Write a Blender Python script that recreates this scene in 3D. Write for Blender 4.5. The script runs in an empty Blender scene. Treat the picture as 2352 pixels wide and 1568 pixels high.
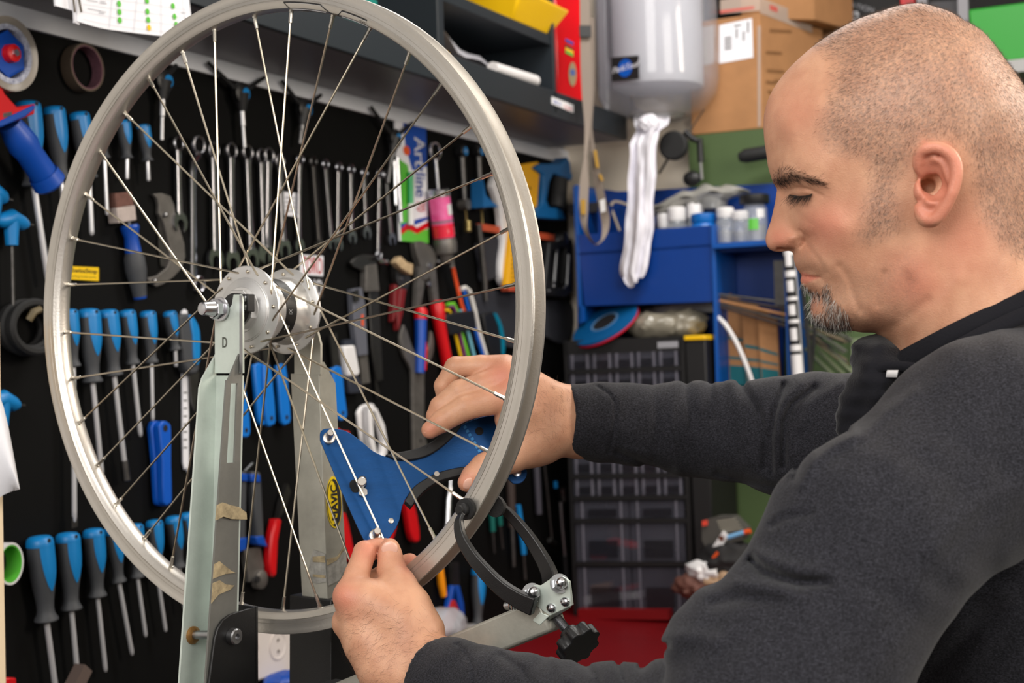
import bpy, math, random
import numpy as np
from mathutils import Matrix
random.seed(4); rng=np.random.default_rng(7)
S=bpy.context.scene; COL=S.collection
# ---------------------------------------------------------------- camera
F=3402.0                                   # focal length in pixels of the 2352 px wide frame
_al=math.radians(.8); _ro=math.radians(1.7)
CAM=np.array([0,0,1.35]); FW=np.array([0,math.cos(_al),math.sin(_al)])
_u0=np.array([0,-math.sin(_al),math.cos(_al)]); _r0=np.array([1.,0,0])
CR=math.cos(_ro)*_r0-math.sin(_ro)*_u0; CU=math.cos(_ro)*_u0+math.sin(_ro)*_r0
cd=bpy.data.cameras.new('camera'); co=bpy.data.objects.new('camera',cd); COL.objects.link(co)
cd.sensor_width=36; cd.lens=36*F/2352; cd.clip_start=.02
mw=Matrix.Identity(4)
for i in range(3):
    mw[i][0]=CR[i]; mw[i][1]=CU[i]; mw[i][2]=-FW[i]; mw[i][3]=CAM[i]
co.matrix_world=mw; S.camera=co
cd.dof.use_dof=True; cd.dof.focus_distance=1.28; cd.dof.aperture_fstop=9.0
# ---------------------------------------------------------------- world, lights, exposure
wd=bpy.data.worlds.new('world'); S.world=wd; wd.use_nodes=True
wd.node_tree.nodes['Background'].inputs[0].default_value=(.75,.8,.9,1)
wd.node_tree.nodes['Background'].inputs[1].default_value=.12
S.view_settings.view_transform='Standard'; S.view_settings.look='None'; S.view_settings.gamma=1
S.view_settings.use_curve_mapping=False; S.view_settings.exposure=0.0
def area(name,loc,tgt,size,power,col,sy=None):
    l=bpy.data.lights.new(name,'AREA'); l.energy=power; l.color=col; l.size=size
    if sy: l.shape='RECTANGLE'; l.size_y=sy
    o=bpy.data.objects.new(name,l); COL.objects.link(o)
    d=np.array(tgt)-np.array(loc); d=d/np.linalg.norm(d)
    z=-d; x=np.cross([0,0,1],z); x/=np.linalg.norm(x); y=np.cross(z,x)
    m=Matrix.Identity(4)
    for i in range(3): m[i][0]=x[i]; m[i][1]=y[i]; m[i][2]=z[i]; m[i][3]=loc[i]
    o.matrix_world=m; return o
area('softbox_light',(-.75,-.65,2.25),(.05,1.35,1.3),1.2,40,(1,.97,.93))
area('right_softbox_light',(1.35,-.25,2.0),(.1,1.4,1.3),1.0,26,(1,.95,.88))
area('side_softbox_light',(1.85,1.55,2.15),(.1,1.35,1.25),.6,26,(1,.88,.74))
area('background_fill_light',(.55,2.45,2.72),(.40,2.95,0),1.3,25,(1,.97,.93),.35)  # overhead fill added to brighten the background, not a known fixture
# ---------------------------------------------------------------- projection helpers
def ray(px,py): return (px-1176)/F*CR-(py-784)/F*CU+FW
def P(px,py,d): return CAM+d*ray(px,py)
def unit(v): v=np.asarray(v,float); return v/np.linalg.norm(v)
def isect(px,py,o,nn):
    r=ray(px,py); return CAM+r*(np.dot(o-CAM,nn)/np.dot(r,nn))
def proj(q):
    q=np.asarray(q)-CAM; d=q@FW; return 1176+F*(q@CR)/d,784-F*(q@CU)/d
_th=math.radians(26.9); EW=np.array([math.sin(_th),math.cos(_th),0]); NW=np.array([math.cos(_th),-math.sin(_th),0])
W0=P(92,1235,2.1); UP=np.array([0,0,1.])
def W(px,py,t=0): return isect(px,py,W0+NW*t,NW)         # point on the tool wall, t metres proud of it
CORN=W(1310,700)
def B(px,py,t=0): return isect(px,py,CORN-EW*t,EW)        # point on the back wall, t metres proud of it
def RM(s,t,z): q=CORN-EW*s+NW*t; return np.array([q[0],q[1],z])   # room frame: s from back wall, t from tool wall
# wheel frame (fitted to the nipples)
WC=P(613.75,713.08,1.4809); _w=.5715521
WN=unit(-math.sin(_w)*CR-math.cos(_w)*FW+.00478*CU); WU=unit(math.cos(_w)*CR-math.sin(_w)*FW); WV=np.cross(WU,-WN)
if WV[2]<0: WV=-WV
def WP(px,py,a=0): return isect(px,py,WC+WN*a,WN)         # point in a plane parallel to the wheel
def WL(u,v,a): return WC+WU*u+WV*v+WN*a
# ---------------------------------------------------------------- materials
def lin(c):
    c=np.asarray(c,float)/255; return tuple(np.where(c<.04045,c/12.92,((c+.055)/1.055)**2.4))
MATS={}
def mat(name,col,rough=.5,metal=0,bump=0,bs=200,var=0,vs=30,alpha=1,trans=0,spec=.5,coat=0,sss=0,stretch=None,col2=None,sheen=0):
    if name in MATS: return MATS[name]
    m=bpy.data.materials.new(name); m.use_nodes=True; nt=m.node_tree; b=nt.nodes['Principled BSDF']
    c=lin(col)+(1,) if True else 0
    b.inputs['Base Color'].default_value=c; b.inputs['Roughness'].default_value=rough; b.inputs['Metallic'].default_value=metal
    b.inputs['Specular IOR Level'].default_value=spec; b.inputs['Alpha'].default_value=alpha
    b.inputs['Transmission Weight'].default_value=trans; b.inputs['Coat Weight'].default_value=coat
    if sss: b.inputs['Subsurface Weight'].default_value=sss; b.inputs['Subsurface Radius'].default_value=(.006,.0025,.0012); b.inputs['Subsurface Scale'].default_value=1
    if sheen: b.inputs['Sheen Weight'].default_value=sheen; b.inputs['Sheen Roughness'].default_value=.4
    if bump or var or col2:
        tc=nt.nodes.new('ShaderNodeTexCoord'); mp=nt.nodes.new('ShaderNodeMapping'); nt.links.new(tc.outputs['Object'],mp.inputs[0])
        if stretch: mp.inputs['Scale'].default_value=stretch
    if bump:
        n1=nt.nodes.new('ShaderNodeTexNoise'); n1.inputs['Scale'].default_value=bs; n1.inputs['Detail'].default_value=3
        nt.links.new(mp.outputs[0],n1.inputs['Vector']); bp=nt.nodes.new('ShaderNodeBump'); bp.inputs['Strength'].default_value=bump
        bp.inputs['Distance'].default_value=.001; nt.links.new(n1.outputs['Fac'],bp.inputs['Height']); nt.links.new(bp.outputs[0],b.inputs['Normal'])
    if var or col2:
        n2=nt.nodes.new('ShaderNodeTexNoise'); n2.inputs['Scale'].default_value=vs; n2.inputs['Detail'].default_value=5; n2.inputs['Roughness'].default_value=.65
        nt.links.new(mp.outputs[0],n2.inputs['Vector']); rp=nt.nodes.new('ShaderNodeValToRGB'); rp.color_ramp.elements[0].position=.3; rp.color_ramp.elements[1].position=.7
        c2=lin(col2) if col2 else tuple(np.array(c[:3])*(1-var))
        rp.color_ramp.elements[0].color=tuple(c2)+(1,); rp.color_ramp.elements[1].color=c if col2 else tuple(np.minimum(1,np.array(c[:3])*(1+var*.6)))+(1,)
        nt.links.new(n2.outputs['Fac'],rp.inputs[0]); nt.links.new(rp.outputs[0],b.inputs['Base Color'])
    MATS[name]=m; return m
BLACK=mat('black_plastic',(22,22,24),.45,bump=.1,bs=400); RUBBER=mat('black_rubber',(20,20,21),.7,bump=.3,bs=500)
GRIP=mat('grey_grip',(62,64,68),.6,bump=.25,bs=600); TBLUE=mat('tool_blue',(10,122,190),.4); DBLUE=mat('deep_blue',(8,70,165),.4)
CHROME=mat('chrome',(205,205,210),.22,1,var=.1,vs=40); STEEL=mat('brushed_steel',(165,165,168),.35,1,var=.15,vs=60,stretch=(1,1,.1))
SHAFT=mat('bright_shaft',(226,226,230),.3,.55); DSTEEL=mat('dark_steel',(98,96,95),.42,1,var=.25,vs=40); GSTEEL=mat('grey_cast_steel',(120,116,112),.5,.7,var=.25,vs=40)
WHITE=mat('white_plastic',(225,223,224),.4,var=.04,vs=20); PAPER=mat('white_paper',(232,232,238),.85,var=.03,vs=15)
RED=mat('red_plastic',(200,12,22),.35); YEL=mat('yellow_plastic',(240,190,10),.4); ORG=mat('orange_plastic',(225,85,30),.45)
GREEN=mat('green_plastic',(90,185,60),.4); INK=mat('black_ink',(20,18,20),.7); CARD=mat('cardboard',(168,120,78),.85,var=.12,vs=14,bump=.15,bs=120)
# ---------------------------------------------------------------- mesh helpers
ORG_={}
class M:
    def __init__(s): s.v=[]; s.f=[]; s.n=0
    def add(s,v,f):
        v=np.asarray(v,float).reshape(-1,3); s.v.append(v); s.f+= [tuple(int(i)+s.n for i in q) for q in f]; s.n+=len(v); return s
    def box(s,c,*ax):
        c=np.asarray(c,float); ax=[np.asarray(a,float) for a in ax]; v=[]
        for k in (-1,1):
            for j in (-1,1):
                for i in (-1,1): v.append(c+i*ax[0]+j*ax[1]+k*ax[2])
        return s.add(v,[(0,2,3,1),(4,5,7,6),(0,1,5,4),(2,6,7,3),(0,4,6,2),(1,3,7,5)])
    def hexa(s,a,b):            # two quads of four points
        return s.add(list(a)+list(b),[(3,2,1,0),(4,5,6,7)]+[(i,(i+1)%4,4+(i+1)%4,4+i) for i in range(4)])
    def prism(s,pts,vec):
        p=np.asarray(pts,float); k=len(p); v=np.vstack([p,p+np.asarray(vec,float)])
        return s.add(v,[tuple(range(k))[::-1],tuple(range(k,2*k))]+[(i,(i+1)%k,k+(i+1)%k,k+i) for i in range(k)])
    def ring(s,outer,inner,vec):   # polygon ring with a hole, extruded
        o=np.asarray(outer,float); i_=np.asarray(inner,float); k=len(o); vec=np.asarray(vec,float)
        v=np.vstack([o,i_,o+vec,i_+vec]); f=[]
        for a in range(k):
            b=(a+1)%k; f+=[(a,b,k+b,k+a),(2*k+a,3*k+a,3*k+b,2*k+b),(a,2*k+a,2*k+b,b),(k+a,k+b,3*k+b,3*k+a)]
        return s.add(v,f)
    def tube(s,path,r,n=10,sec=None,up=None,closed=False,cap=True):
        p=np.asarray(path,float); k=len(p); r=np.broadcast_to(np.asarray(r,float),(k,))
        t=np.gradient(p,axis=0) if not closed else np.roll(p,-1,0)-np.roll(p,1,0)
        t=t/np.maximum(np.linalg.norm(t,axis=1),1e-9)[:,None]
        a=np.asarray(up,float) if up is not None else (np.array([0,0,1.]) if abs(t[0][2])<.9 else np.array([1.,0,0]))
        if sec is None: sec=[(math.cos(2*math.pi*i/n),math.sin(2*math.pi*i/n)) for i in range(n)]
        n=len(sec); v=[]
        for i in range(k):
            x=a-t[i]*np.dot(a,t[i]); x/=max(np.linalg.norm(x),1e-9); y=np.cross(t[i],x)
            if up is None: a=x
            for c,d in sec: v.append(p[i]+r[i]*(c*x+d*y))
        f=[]
        for i in range(k if closed else k-1):
            j=(i+1)%k
            for q in range(n): w=(q+1)%n; f.append((i*n+q,i*n+w,j*n+w,j*n+q))
        if cap and not closed: f+=[tuple(range(n))[::-1],tuple((k-1)*n+q for q in range(n))]
        return s.add(v,f)
    def lathe(s,A,ax,prof,n=24,a0=0,a1=2*math.pi,x=None,cap=True):
        A=np.asarray(A,float); ax=unit(ax); x=np.asarray(x,float) if x is not None else (np.array([0,0,1.]) if abs(ax[2])<.9 else np.array([1.,0,0]))
        x=unit(x-ax*np.dot(x,ax)); y=np.cross(ax,x); full=a1-a0>6.28; m=n if full else n+1; v=[]
        for t,r in prof:
            for i in range(m):
                g=a0+(a1-a0)*i/n; v.append(A+ax*t+r*(math.cos(g)*x+math.sin(g)*y))
        f=[]; k=len(prof)
        for j in range(k-1):
            for i in range(m if full else m-1): w=(i+1)%m; f.append((j*m+i,j*m+w,(j+1)*m+w,(j+1)*m+i))
        if full and cap: f+=[tuple(range(m))[::-1],tuple((k-1)*m+i for i in range(m))]
        return s.add(v,f)
    def ell(s,c,ax,n=16,m=10):
        c=np.asarray(c,float); v=[c+np.asarray(ax[2])]; 
        for j in range(1,m):
            g=math.pi*j/m
            for i in range(n):
                h=2*math.pi*i/n; v.append(c+math.sin(g)*(math.cos(h)*np.asarray(ax[0])+math.sin(h)*np.asarray(ax[1]))+math.cos(g)*np.asarray(ax[2]))
        v.append(c-np.asarray(ax[2])); f=[(0,1+i,1+(i+1)%n) for i in range(n)]
        for j in range(m-2):
            for i in range(n): f.append((1+j*n+i,1+(j+1)*n+i,1+(j+1)*n+(i+1)%n,1+j*n+(i+1)%n))
        L=len(v)-1; f+=[(L,1+(m-2)*n+(i+1)%n,1+(m-2)*n+i) for i in range(n)]
        return s.add(v,f)
    def grid(s,pts,thick=None):     # (r,c,3) sheet; with thick it becomes a closed slab
        p=np.asarray(pts,float); r,c=p.shape[:2]
        fs=[(i*c+j,i*c+j+1,(i+1)*c+j+1,(i+1)*c+j) for i in range(r-1) for j in range(c-1)]
        if thick is None: return s.add(p.reshape(-1,3),fs)
        q=p+np.asarray(thick,float); N=r*c; f=fs+[tuple(x+N for x in reversed(g)) for g in fs]
        b=[j for j in range(c)]+[i*c+c-1 for i in range(1,r)]+[(r-1)*c+j for j in range(c-2,-1,-1)]+[i*c for i in range(r-2,0,-1)]
        f+=[(b[(k+1)%len(b)],b[k],b[k]+N,b[(k+1)%len(b)]+N) for k in range(len(b))]
        return s.add(np.vstack([p.reshape(-1,3),q.reshape(-1,3)]),f)
def props(o,label=None,cat=None,group=None,kind=None):
    if label: o['label']=label
    if cat: o['category']=cat
    if group: o['group']=group
    if kind: o['kind']=kind
def mkobj(name,m,material,org,smooth=40,bevel=None,fixn=True):
    v=np.vstack(m.v)-org; me=bpy.data.meshes.new(name); me.from_pydata(v.tolist(),[],m.f)
    if fixn:
        import bmesh
        bm=bmesh.new(); bm.from_mesh(me); bmesh.ops.recalc_face_normals(bm,faces=bm.faces); bm.to_mesh(me); bm.free()
    for mm in (material if isinstance(material,(list,tuple)) else [material]): me.materials.append(mm)
    if smooth: me.shade_smooth(); me.set_sharp_from_angle(angle=math.radians(smooth))
    o=bpy.data.objects.new(name,me); COL.objects.link(o)
    if bevel: b=o.modifiers.new('b','BEVEL'); b.width=bevel; b.segments=2; b.limit_method='ANGLE'
    return o
def thing(name,label,cat,loc,group=None):
    o=bpy.data.objects.new(name,None); o.empty_display_size=.02; COL.objects.link(o); o.location=loc; ORG_[o.name]=np.asarray(loc,float); props(o,label,cat,group); return o
def part(name,m,material,parent,smooth=40,bevel=None,label=None,kind=None):
    o=mkobj(name,m,material,ORG_[parent.name],smooth,bevel); o.parent=parent; ORG_[o.name]=ORG_[parent.name]; props(o,label,kind=kind); return o
def single(name,label,cat,m,material,group=None,smooth=40,bevel=None,loc=None):
    v=np.vstack(m.v); lo=v.min(0); hi=v.max(0); loc=np.array([(lo[0]+hi[0])/2,(lo[1]+hi[1])/2,lo[2]]) if loc is None else loc
    o=mkobj(name,m,material,loc,smooth,bevel); o.location=loc; ORG_[o.name]=np.asarray(loc,float); props(o,label,cat,group); return o
def struct(name,m,material,bevel=None,parent=None):
    o=mkobj(name,m,material,np.zeros(3),30,bevel); ORG_[o.name]=np.zeros(3)
    if parent: o.parent=parent
    else: o['kind']='structure'
    return o
_tx={}
def textmesh(s):
    if s in _tx: return _tx[s]
    c=bpy.data.curves.new('t','FONT'); c.body=s; c.resolution_u=3; o=bpy.data.objects.new('t',c); COL.objects.link(o)
    bpy.context.view_layer.update(); me=bpy.data.meshes.new_from_object(o.evaluated_get(bpy.context.evaluated_depsgraph_get()))
    v=np.array([q.co[:] for q in me.vertices])[:,:2]; f=[tuple(p.vertices) for p in me.polygons]
    bpy.data.objects.remove(o); bpy.data.curves.remove(c); bpy.data.meshes.remove(me)
    v=(v-v.min(0))/np.maximum(v.max(0)-v.min(0),1e-6); _tx[s]=(v,f); return _tx[s]
def textm(m,s,p0,px,py,bold=0):    # p0 lower left, px lower right, py upper left
    v,f=textmesh(s); p0=np.asarray(p0); a=np.asarray(px)-p0; b=np.asarray(py)-p0
    nn=unit(np.cross(a,b))
    pos=p0+v[:,:1]*a+v[:,1:]*b
    m.add(np.vstack([pos,]),f)
    if bold:
        for dx in (-bold,bold): m.add(pos+unit(a)*dx+nn*.00004,f)
    return m
def lettering(s,p0,px,py,material,parent,name='lettering',bold=0):
    return part(name,textm(M(),s,p0,px,py,bold),material,parent,smooth=0)
def wp(m,pts,t0,t1):   # pixel outline laid on the tool wall, between t0 and t1 proud of it
    p=[W(x,y,t1) for x,y in pts]; return m.prism(p,-NW*(t1-t0))
def bp(m,pts,t0,t1):
    p=[B(x,y,t1) for x,y in pts]; return m.prism(p,EW*(t1-t0))
def spline(pts,k=8):
    p=np.asarray(pts,float); q=np.vstack([2*p[0]-p[1],p,2*p[-1]-p[-2]]); out=[]
    for i in range(1,len(q)-2):
        for j in range(k):
            t=j/k; out.append(.5*((2*q[i])+(-q[i-1]+q[i+1])*t+(2*q[i-1]-5*q[i]+4*q[i+1]-q[i+2])*t*t+(-q[i-1]+3*q[i]-3*q[i+1]+q[i+2])*t**3))
    out.append(q[-2]); return np.array(out)
def circ(c,x,y,r,n=20,a0=0,a1=2*math.pi,end=False):
    m=n+1 if end else n
    return [np.asarray(c)+r*(math.cos(a0+(a1-a0)*i/n)*np.asarray(x)+math.sin(a0+(a1-a0)*i/n)*np.asarray(y)) for i in range(m)]
# ================================================================ setting
PEG=mat('black_pegboard',(5,5,5),.7,bump=.15,bs=60,var=.3,vs=8,spec=.15); CREAM=mat('cream_plaster',(222,210,192),.8,bump=.2,bs=90,var=.04,vs=5)
GRN=mat('green_paint',(70,90,50),.6,bump=.1,bs=80,var=.06,vs=4); FLO=mat('grey_floor',(95,92,88),.6,var=.15,vs=3); CEI=mat('white_ceiling',(225,224,220),.9,var=.03,vs=2)
DARKW=mat('dark_grey_wall',(46,44,44),.8,var=.1,vs=3)
def slab(s0,s1,t0,t1,z0,z1): return M().hexa([RM(s0,t0,z0),RM(s1,t0,z0),RM(s1,t1,z0),RM(s0,t1,z0)],[RM(s0,t0,z1),RM(s1,t0,z1),RM(s1,t1,z1),RM(s0,t1,z1)])
SL,TW=5.6,3.6
struct('floor',slab(-.9,SL,-.1,TW,-.1,0),FLO); struct('ceiling',slab(-.9,SL,-.1,TW,2.8,2.9),CEI)
zst=1.848
struct('wall_left',slab(0,2.2,-.1,0,0,zst),PEG)
struct('wall_left_white',slab(2.2,SL,-.1,0,0,zst),mat('white_wall',(200,198,194),.85,var=.03,vs=3)).name='wall_left_front'
wl=struct('wall_left_top',slab(0,SL,-.1,-.004,zst,2.8),mat('grey_upper_wall',(150,150,152),.8,var=.05,vs=4)); wl.name='wall_upper_left'
struct('trim_1',slab(-.002,SL-.1,0,.008,zst-.004,zst+.03),mat('white_rail',(236,238,244),.5,var=.06,vs=6),bevel=.001)
tg=room_t=lambda px,py,t: float((B(px,py,t)-CORN)@NW)
tgl=tg(1583,380,.04); zg=float(B(1680,302,.04)[2])
struct('wall_back',slab(-.1,0,-.1,tgl,0,2.8),CREAM)
struct('wall_back_grey',slab(-.85,.03,tgl+.95,TW,0,zg),DARKW).name='wall_lower_right'
struct('wall_back_green',slab(-.85,.04,tgl,tgl+.95,0,zg),GRN).name='wall_lower_back'
struct('wall_far',slab(-.95,-.85,tgl-.1,TW,0,2.8),DARKW).name='wall_far_back'
struct('wall_niche',slab(-.85,-.1,tgl-.1,tgl,0,2.8),DARKW).name='wall_niche_side'
struct('wall_right',slab(-.9,SL,TW,TW+.1,0,2.8),mat('white_wall',(200,198,194),.85,var=.03,vs=3))
struct('wall_front',slab(SL-.1,SL,-.1,TW,0,2.8),MATS['white_wall'])
# ---- workbench with red top
ZB=.755; RB=mat('red_bench_top',(112,2,10),.4,var=.1,vs=5)
bench=thing('workbench','long workbench with a glossy red top below the tool wall','workbench',RM(1.7,.42,0))
part('bench_top',slab(.004,4.6,.004,.9,ZB-.04,ZB),RB,bench,bevel=.004)
for s in (.12,2.3,4.45):
    for t in (.08,.82): part('leg',slab(s-.03,s+.03,t-.03,t+.03,0,ZB-.04),DSTEEL,bench,bevel=.003)
part('shelf_board',slab(.1,4.5,.06,.84,.2,.225),mat('bench_shelf',(70,60,52),.7,var=.2,vs=6),bench)
_r=ray(1128,1520); _q=CAM+_r*((ZB-CAM[2])/_r[2])-CORN; smat=float(-(_q@EW))
single('added_bench_mat','added black rubber mat under the truing stand, cuts red bench reflections','mat',slab(smat,3.4,.03,.86,ZB,ZB+.004),mat('added_mat_rubber',(16,16,17),.8,bump=.2,bs=300))  # unseen mat, added to keep the red top out of metal reflections
# ---- metal shelf unit above the tools
SHM=mat('blue_grey_sheet_metal',(25,32,38),.45,.0,var=.08,vs=5,bump=.05,bs=60); SHI=mat('grey_shelf_underside',(118,115,118),.4,var=.08,vs=6)
ZU=1.872; TS=.215
s_r=float(-((W(1440,318,TS)-CORN)@EW)); 
def sv(px,py,t=TS): return float(-((W(px,py,t)-CORN)@EW)), float(W(px,py,t)[2])
lipz=sv(1150,172)[1]+.006
sh=thing('pigeonhole_shelf','dark blue grey metal pigeonhole shelf mounted above the tool wall','shelf',RM(1.2,.1,ZU))
SE=3.0
part('shelf_board',slab(s_r,SE,0.001,TS-.01,ZU,ZU+.012),SHI,sh,bevel=.001,label='grey underside board')
part('front_lip',slab(s_r,SE,TS-.01,TS,ZU,lipz),SHM,sh,bevel=.002)
s_o=sv(1272,100)[0]; s_d=sv(1013,60)[0]; z_m=sv(1100,22)[1]
z_top=z_m+.28
part('divider',slab(s_o-.006,s_o+.006,.001,TS,ZU+.012,z_top),SHM,sh,bevel=.001)
part('divider',slab(s_d-.012,s_d+.012,.001,TS,ZU+.012,z_top),SHM,sh,bevel=.002)
part('divider',slab(2.3,2.324,.001,TS,ZU+.012,z_top),SHM,sh,bevel=.002)
part('middle_shelf',slab(s_o+.006,s_d-.012,.004,TS-.004,z_m-.010,z_m+.012),SHM,sh,bevel=.001)
part('back_panel',slab(s_o,SE,.001,.006,ZU+.012,z_top),SHM,sh)
part('top_panel',slab(s_o,SE,.001,TS,z_top,z_top+.012),SHM,sh)
part('end_cap',slab(s_r-.002,s_r,.001,TS,ZU,lipz),MATS['brushed_steel'],sh,label='bare metal end of the shelf')
def q4(f,pts): return [f(*p) for p in pts]
lb=M(); lb.prism([W(1268,222,TS+.0012),W(1317,241,TS+.0012),W(1317,259,TS+.0012),W(1268,238,TS+.0012)],-NW*.0012)
o=part('label_plate',lb,WHITE,sh)
lettering('BKS',W(1272,237,TS+.0014),W(1289,244,TS+.0014),W(1272,228,TS+.0014),DBLUE,o); lettering('COM',W(1296,249,TS+.0014),W(1314,256,TS+.0014),W(1296,240,TS+.0014),RED,o)
zl=lipz
def on(px,t): return float(-((W(px,100,t)-CORN)@EW))
# contents of the pigeonholes
zf=ZU+.0125
def sbox(name,label,cat,px0,px1,y_top,t0,t1,material,z0=None,group=None):
    a,b=on(px0,t1),on(px1,t1); z1=float(W((px0+px1)/2,y_top,t1)[2]); z0=zf if z0 is None else z0
    return single(name,label,cat,slab(min(a,b),max(a,b),t0,t1,z0,max(z1,z0+.01)),material,group,bevel=.003)
TEAL=mat('teal_plastic',(0,110,100),.45)
sbox('parts_box','small white carton in the left pigeonhole above the wheel','box',685,717,-20,.10,.19,PAPER)
sbox('parts_box','narrow white carton beside the teal tray in the pigeonhole','box',738,752,-10,.10,.19,PAPER)
tt=M(); a,b=on(768,.2),on(858,.2); tt.hexa([RM(a,.08,zf),RM(b,.08,zf),RM(b,.2,zf),RM(a,.2,zf)],[RM(a+.01,.07,zf+.1),RM(b-.012,.07,zf+.1),RM(b-.012,.205,zf+.1),RM(a+.01,.205,zf+.1)])
single('storage_tray','teal plastic storage tray in the left pigeonhole','tray',tt,TEAL,bevel=.004)
sbox('parts_box','small green box next to the teal tray on the shelf','box',862,888,40,.11,.18,mat('green_box',(20,150,90),.5))
pk=M(); pk.lathe(RM(on(905,.18),.16,zf+.012),EW,[(0,.012),(.05,.012),(.06,.004)],12); single('glue_tube','yellow and orange glue tube lying in the left pigeonhole','tube',pk,mat('amber_tube',(245,170,20),.4))
# clear bag, silver lamp, red-yellow packet in the right pigeonhole
BAG=mat('clear_bag_film',(196,195,202),.25,alpha=.68,bump=.5,bs=40,spec=.8)
def crumple(c,ax,amp,seed,n=26,m=16):
    mm=M().ell(c,ax,n,m); r=np.random.default_rng(seed); v=mm.v[0]; cc=np.asarray(c); k=r.normal(size=(9,3)); ph=r.uniform(0,6.3,9)
    L=np.mean([np.linalg.norm(a) for a in ax]); s=np.zeros(len(v))
    for i in range(9): s+=np.abs(np.sin(((v-cc)@unit(k[i]))/L*(2.5+i*.7)+ph[i]))-.6
    mm.v[0]=cc+(v-cc)*(1+amp*s/3)[:,None]; return mm
pb=M(); g=np.zeros((9,14,3))
s1,s2=on(1030,.17),on(1245,.17)
for i in range(9):
    for j in range(14):
        f=j/13; h=.118*(1-f)**.8+.006; 
        g[i,j]=RM(s1+(s2-s1)*f,.02+.17*i/8,zf+.002+h*math.sin(math.pi*(.15+.85*i/8)*.9)**.5*(1+.12*math.sin(5*f*3+i*1.3)))
pb.grid(g,[0,0,.0015]); single('plastic_bag','clear plastic bag of papers slumped in the right pigeonhole','bag',pb,BAG)
pg=M(); pg.grid(np.array([[RM(s1+.01+(s2-s1)*.42*j/8,.06+.09*i/4,zf+.105-.04*(j/8)**2-.012*i) for j in range(9)] for i in range(5)]),[0,0,.002]); single('paper_sheet','folded white sheet inside the clear bag on the shelf','paper',pg,PAPER)
a=W(1131,156,.2); b=W(1229,186,.2); sm=M(); sm.tube([a,b],.0125,12); single('roll_tube','silver white cardboard tube lying on the shelf lip','tube',sm,mat('silver_tube',(215,212,212),.35,var=.05))
rr=M(); rr.hexa([RM(on(1026,.2),.13,zf),RM(on(1082,.2),.13,zf),RM(on(1082,.2),.2,zf),RM(on(1026,.2),.2,zf)],[RM(on(1026,.2),.12,zf+.045),RM(on(1082,.2),.12,zf+.012),RM(on(1082,.2),.195,zf+.012),RM(on(1026,.2),.195,zf+.045)])
rb=thing('booklet','red booklet with a yellow edge lying in the right pigeonhole','booklet',RM(on(1050,.2),.16,zf)); part('cover',rr,mat('dark_red_print',(120,10,12),.5),rb)
ye=M(); ye.hexa([RM(on(1026,.2),.12,zf+.046),RM(on(1070,.2),.12,zf+.021),RM(on(1070,.2),.2,zf+.021),RM(on(1026,.2),.2,zf+.046)],[RM(on(1026,.2),.12,zf+.056),RM(on(1070,.2),.12,zf+.028),RM(on(1070,.2),.2,zf+.028),RM(on(1026,.2),.2,zf+.056)]); part('edge_strip',ye,YEL,rb,label='yellow edge')
# yellow bin on the middle shelf
zt=z_m+.0125; yb=M(); a,b=on(1178,.2),on(1275,.2); A=[RM(a,.06,zt),RM(b+.03,.06,zt),RM(b+.03,.20,zt),RM(a,.20,zt)]; C=[RM(a+.02,.04,zt+.09),RM(b-.01,.04,zt+.09),RM(b-.01,.235,zt+.06),RM(a+.02,.235,zt+.06)]
yb.hexa(A,C); single('parts_bin','yellow plastic parts bin on the middle shelf','bin',yb,YEL,bevel=.006)
# ---- calendar pad hanging in front of the shelf, far left top
t=.222
def wq(pts,t): return [W(x,y,t) for x,y in pts]
cal=thing('wall_calendar','white printed calendar pad with green and yellow dots hanging over the shelf','calendar',W(300,60,t))
part('back_sheet',M().prism(wq([(120,-40),(165,-40),(166,26),(124,14)],t),NW*.003),PAPER,cal)
part('back_sheet',M().prism(wq([(163,-40),(180,-40),(178,58),(168,53)],t+.003),NW*.003),PAPER,cal)
pgm=M(); L=spline([W(172,50,t+.004),W(230,66,t+.006),W(300,76,t+.007),(W(372,84,t+.008)),W(440,90,t+.008)],6); T=spline([W(172,-40,t+.004),W(240,-36,t+.006),W(310,-30,t+.006),W(370,-20,t+.006),W(428,-10,t+.006)],6)
gg=np.array([[T[j]+(L[j]-T[j])*i/8 for j in range(len(T))] for i in range(9)]); pgm.grid(gg,NW*.004); ft=part('front_sheet',pgm,PAPER,cal)
def tl(a,b): i=a*(len(T)-1); k=int(min(i,len(T)-2)); q=lambda Z:Z[k]+(Z[k+1]-Z[k])*(i-k); return q(T)+(q(L)-q(T))*b+NW*.0052
for (x,y,g_) in [(.36,.45,0),(.37,.64,0),(.38,.83,0),(.59,.30,0),(.6,.55,0),(.61,.74,0),(.62,.92,1),(.83,.33,0),(.84,.58,0),(.85,.77,0),(.855,.94,0)]:
    c=tl(x,y*.93); part('dot',M().prism(circ(c,EW*.9,UP,.0042,12),NW*.0004),[GREEN,YEL][g_],cal,smooth=0,label=['green dot','yellow dot'][g_])
gl=M()
for x in (.3,.5,.72,.93):
    gl.hexa([tl(x,.0),tl(x+.003,.0),tl(x+.003,.97),tl(x,.97)],[tl(x,.0)+NW*.0002,tl(x+.003,.0)+NW*.0002,tl(x+.003,.97)+NW*.0002,tl(x,.97)+NW*.0002])
for y in (.34,.53,.72,.9):
    for k in range(12):
        a0,a1=.05+k*.078,.05+(k+1)*.078; gl.add([tl(a0,y),tl(a1,y),tl(a1,y+.006),tl(a0,y+.006)],[(0,1,2,3)])
part('print_lines',gl,mat('pale_print',(196,196,204),.8),cal,smooth=0)
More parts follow.
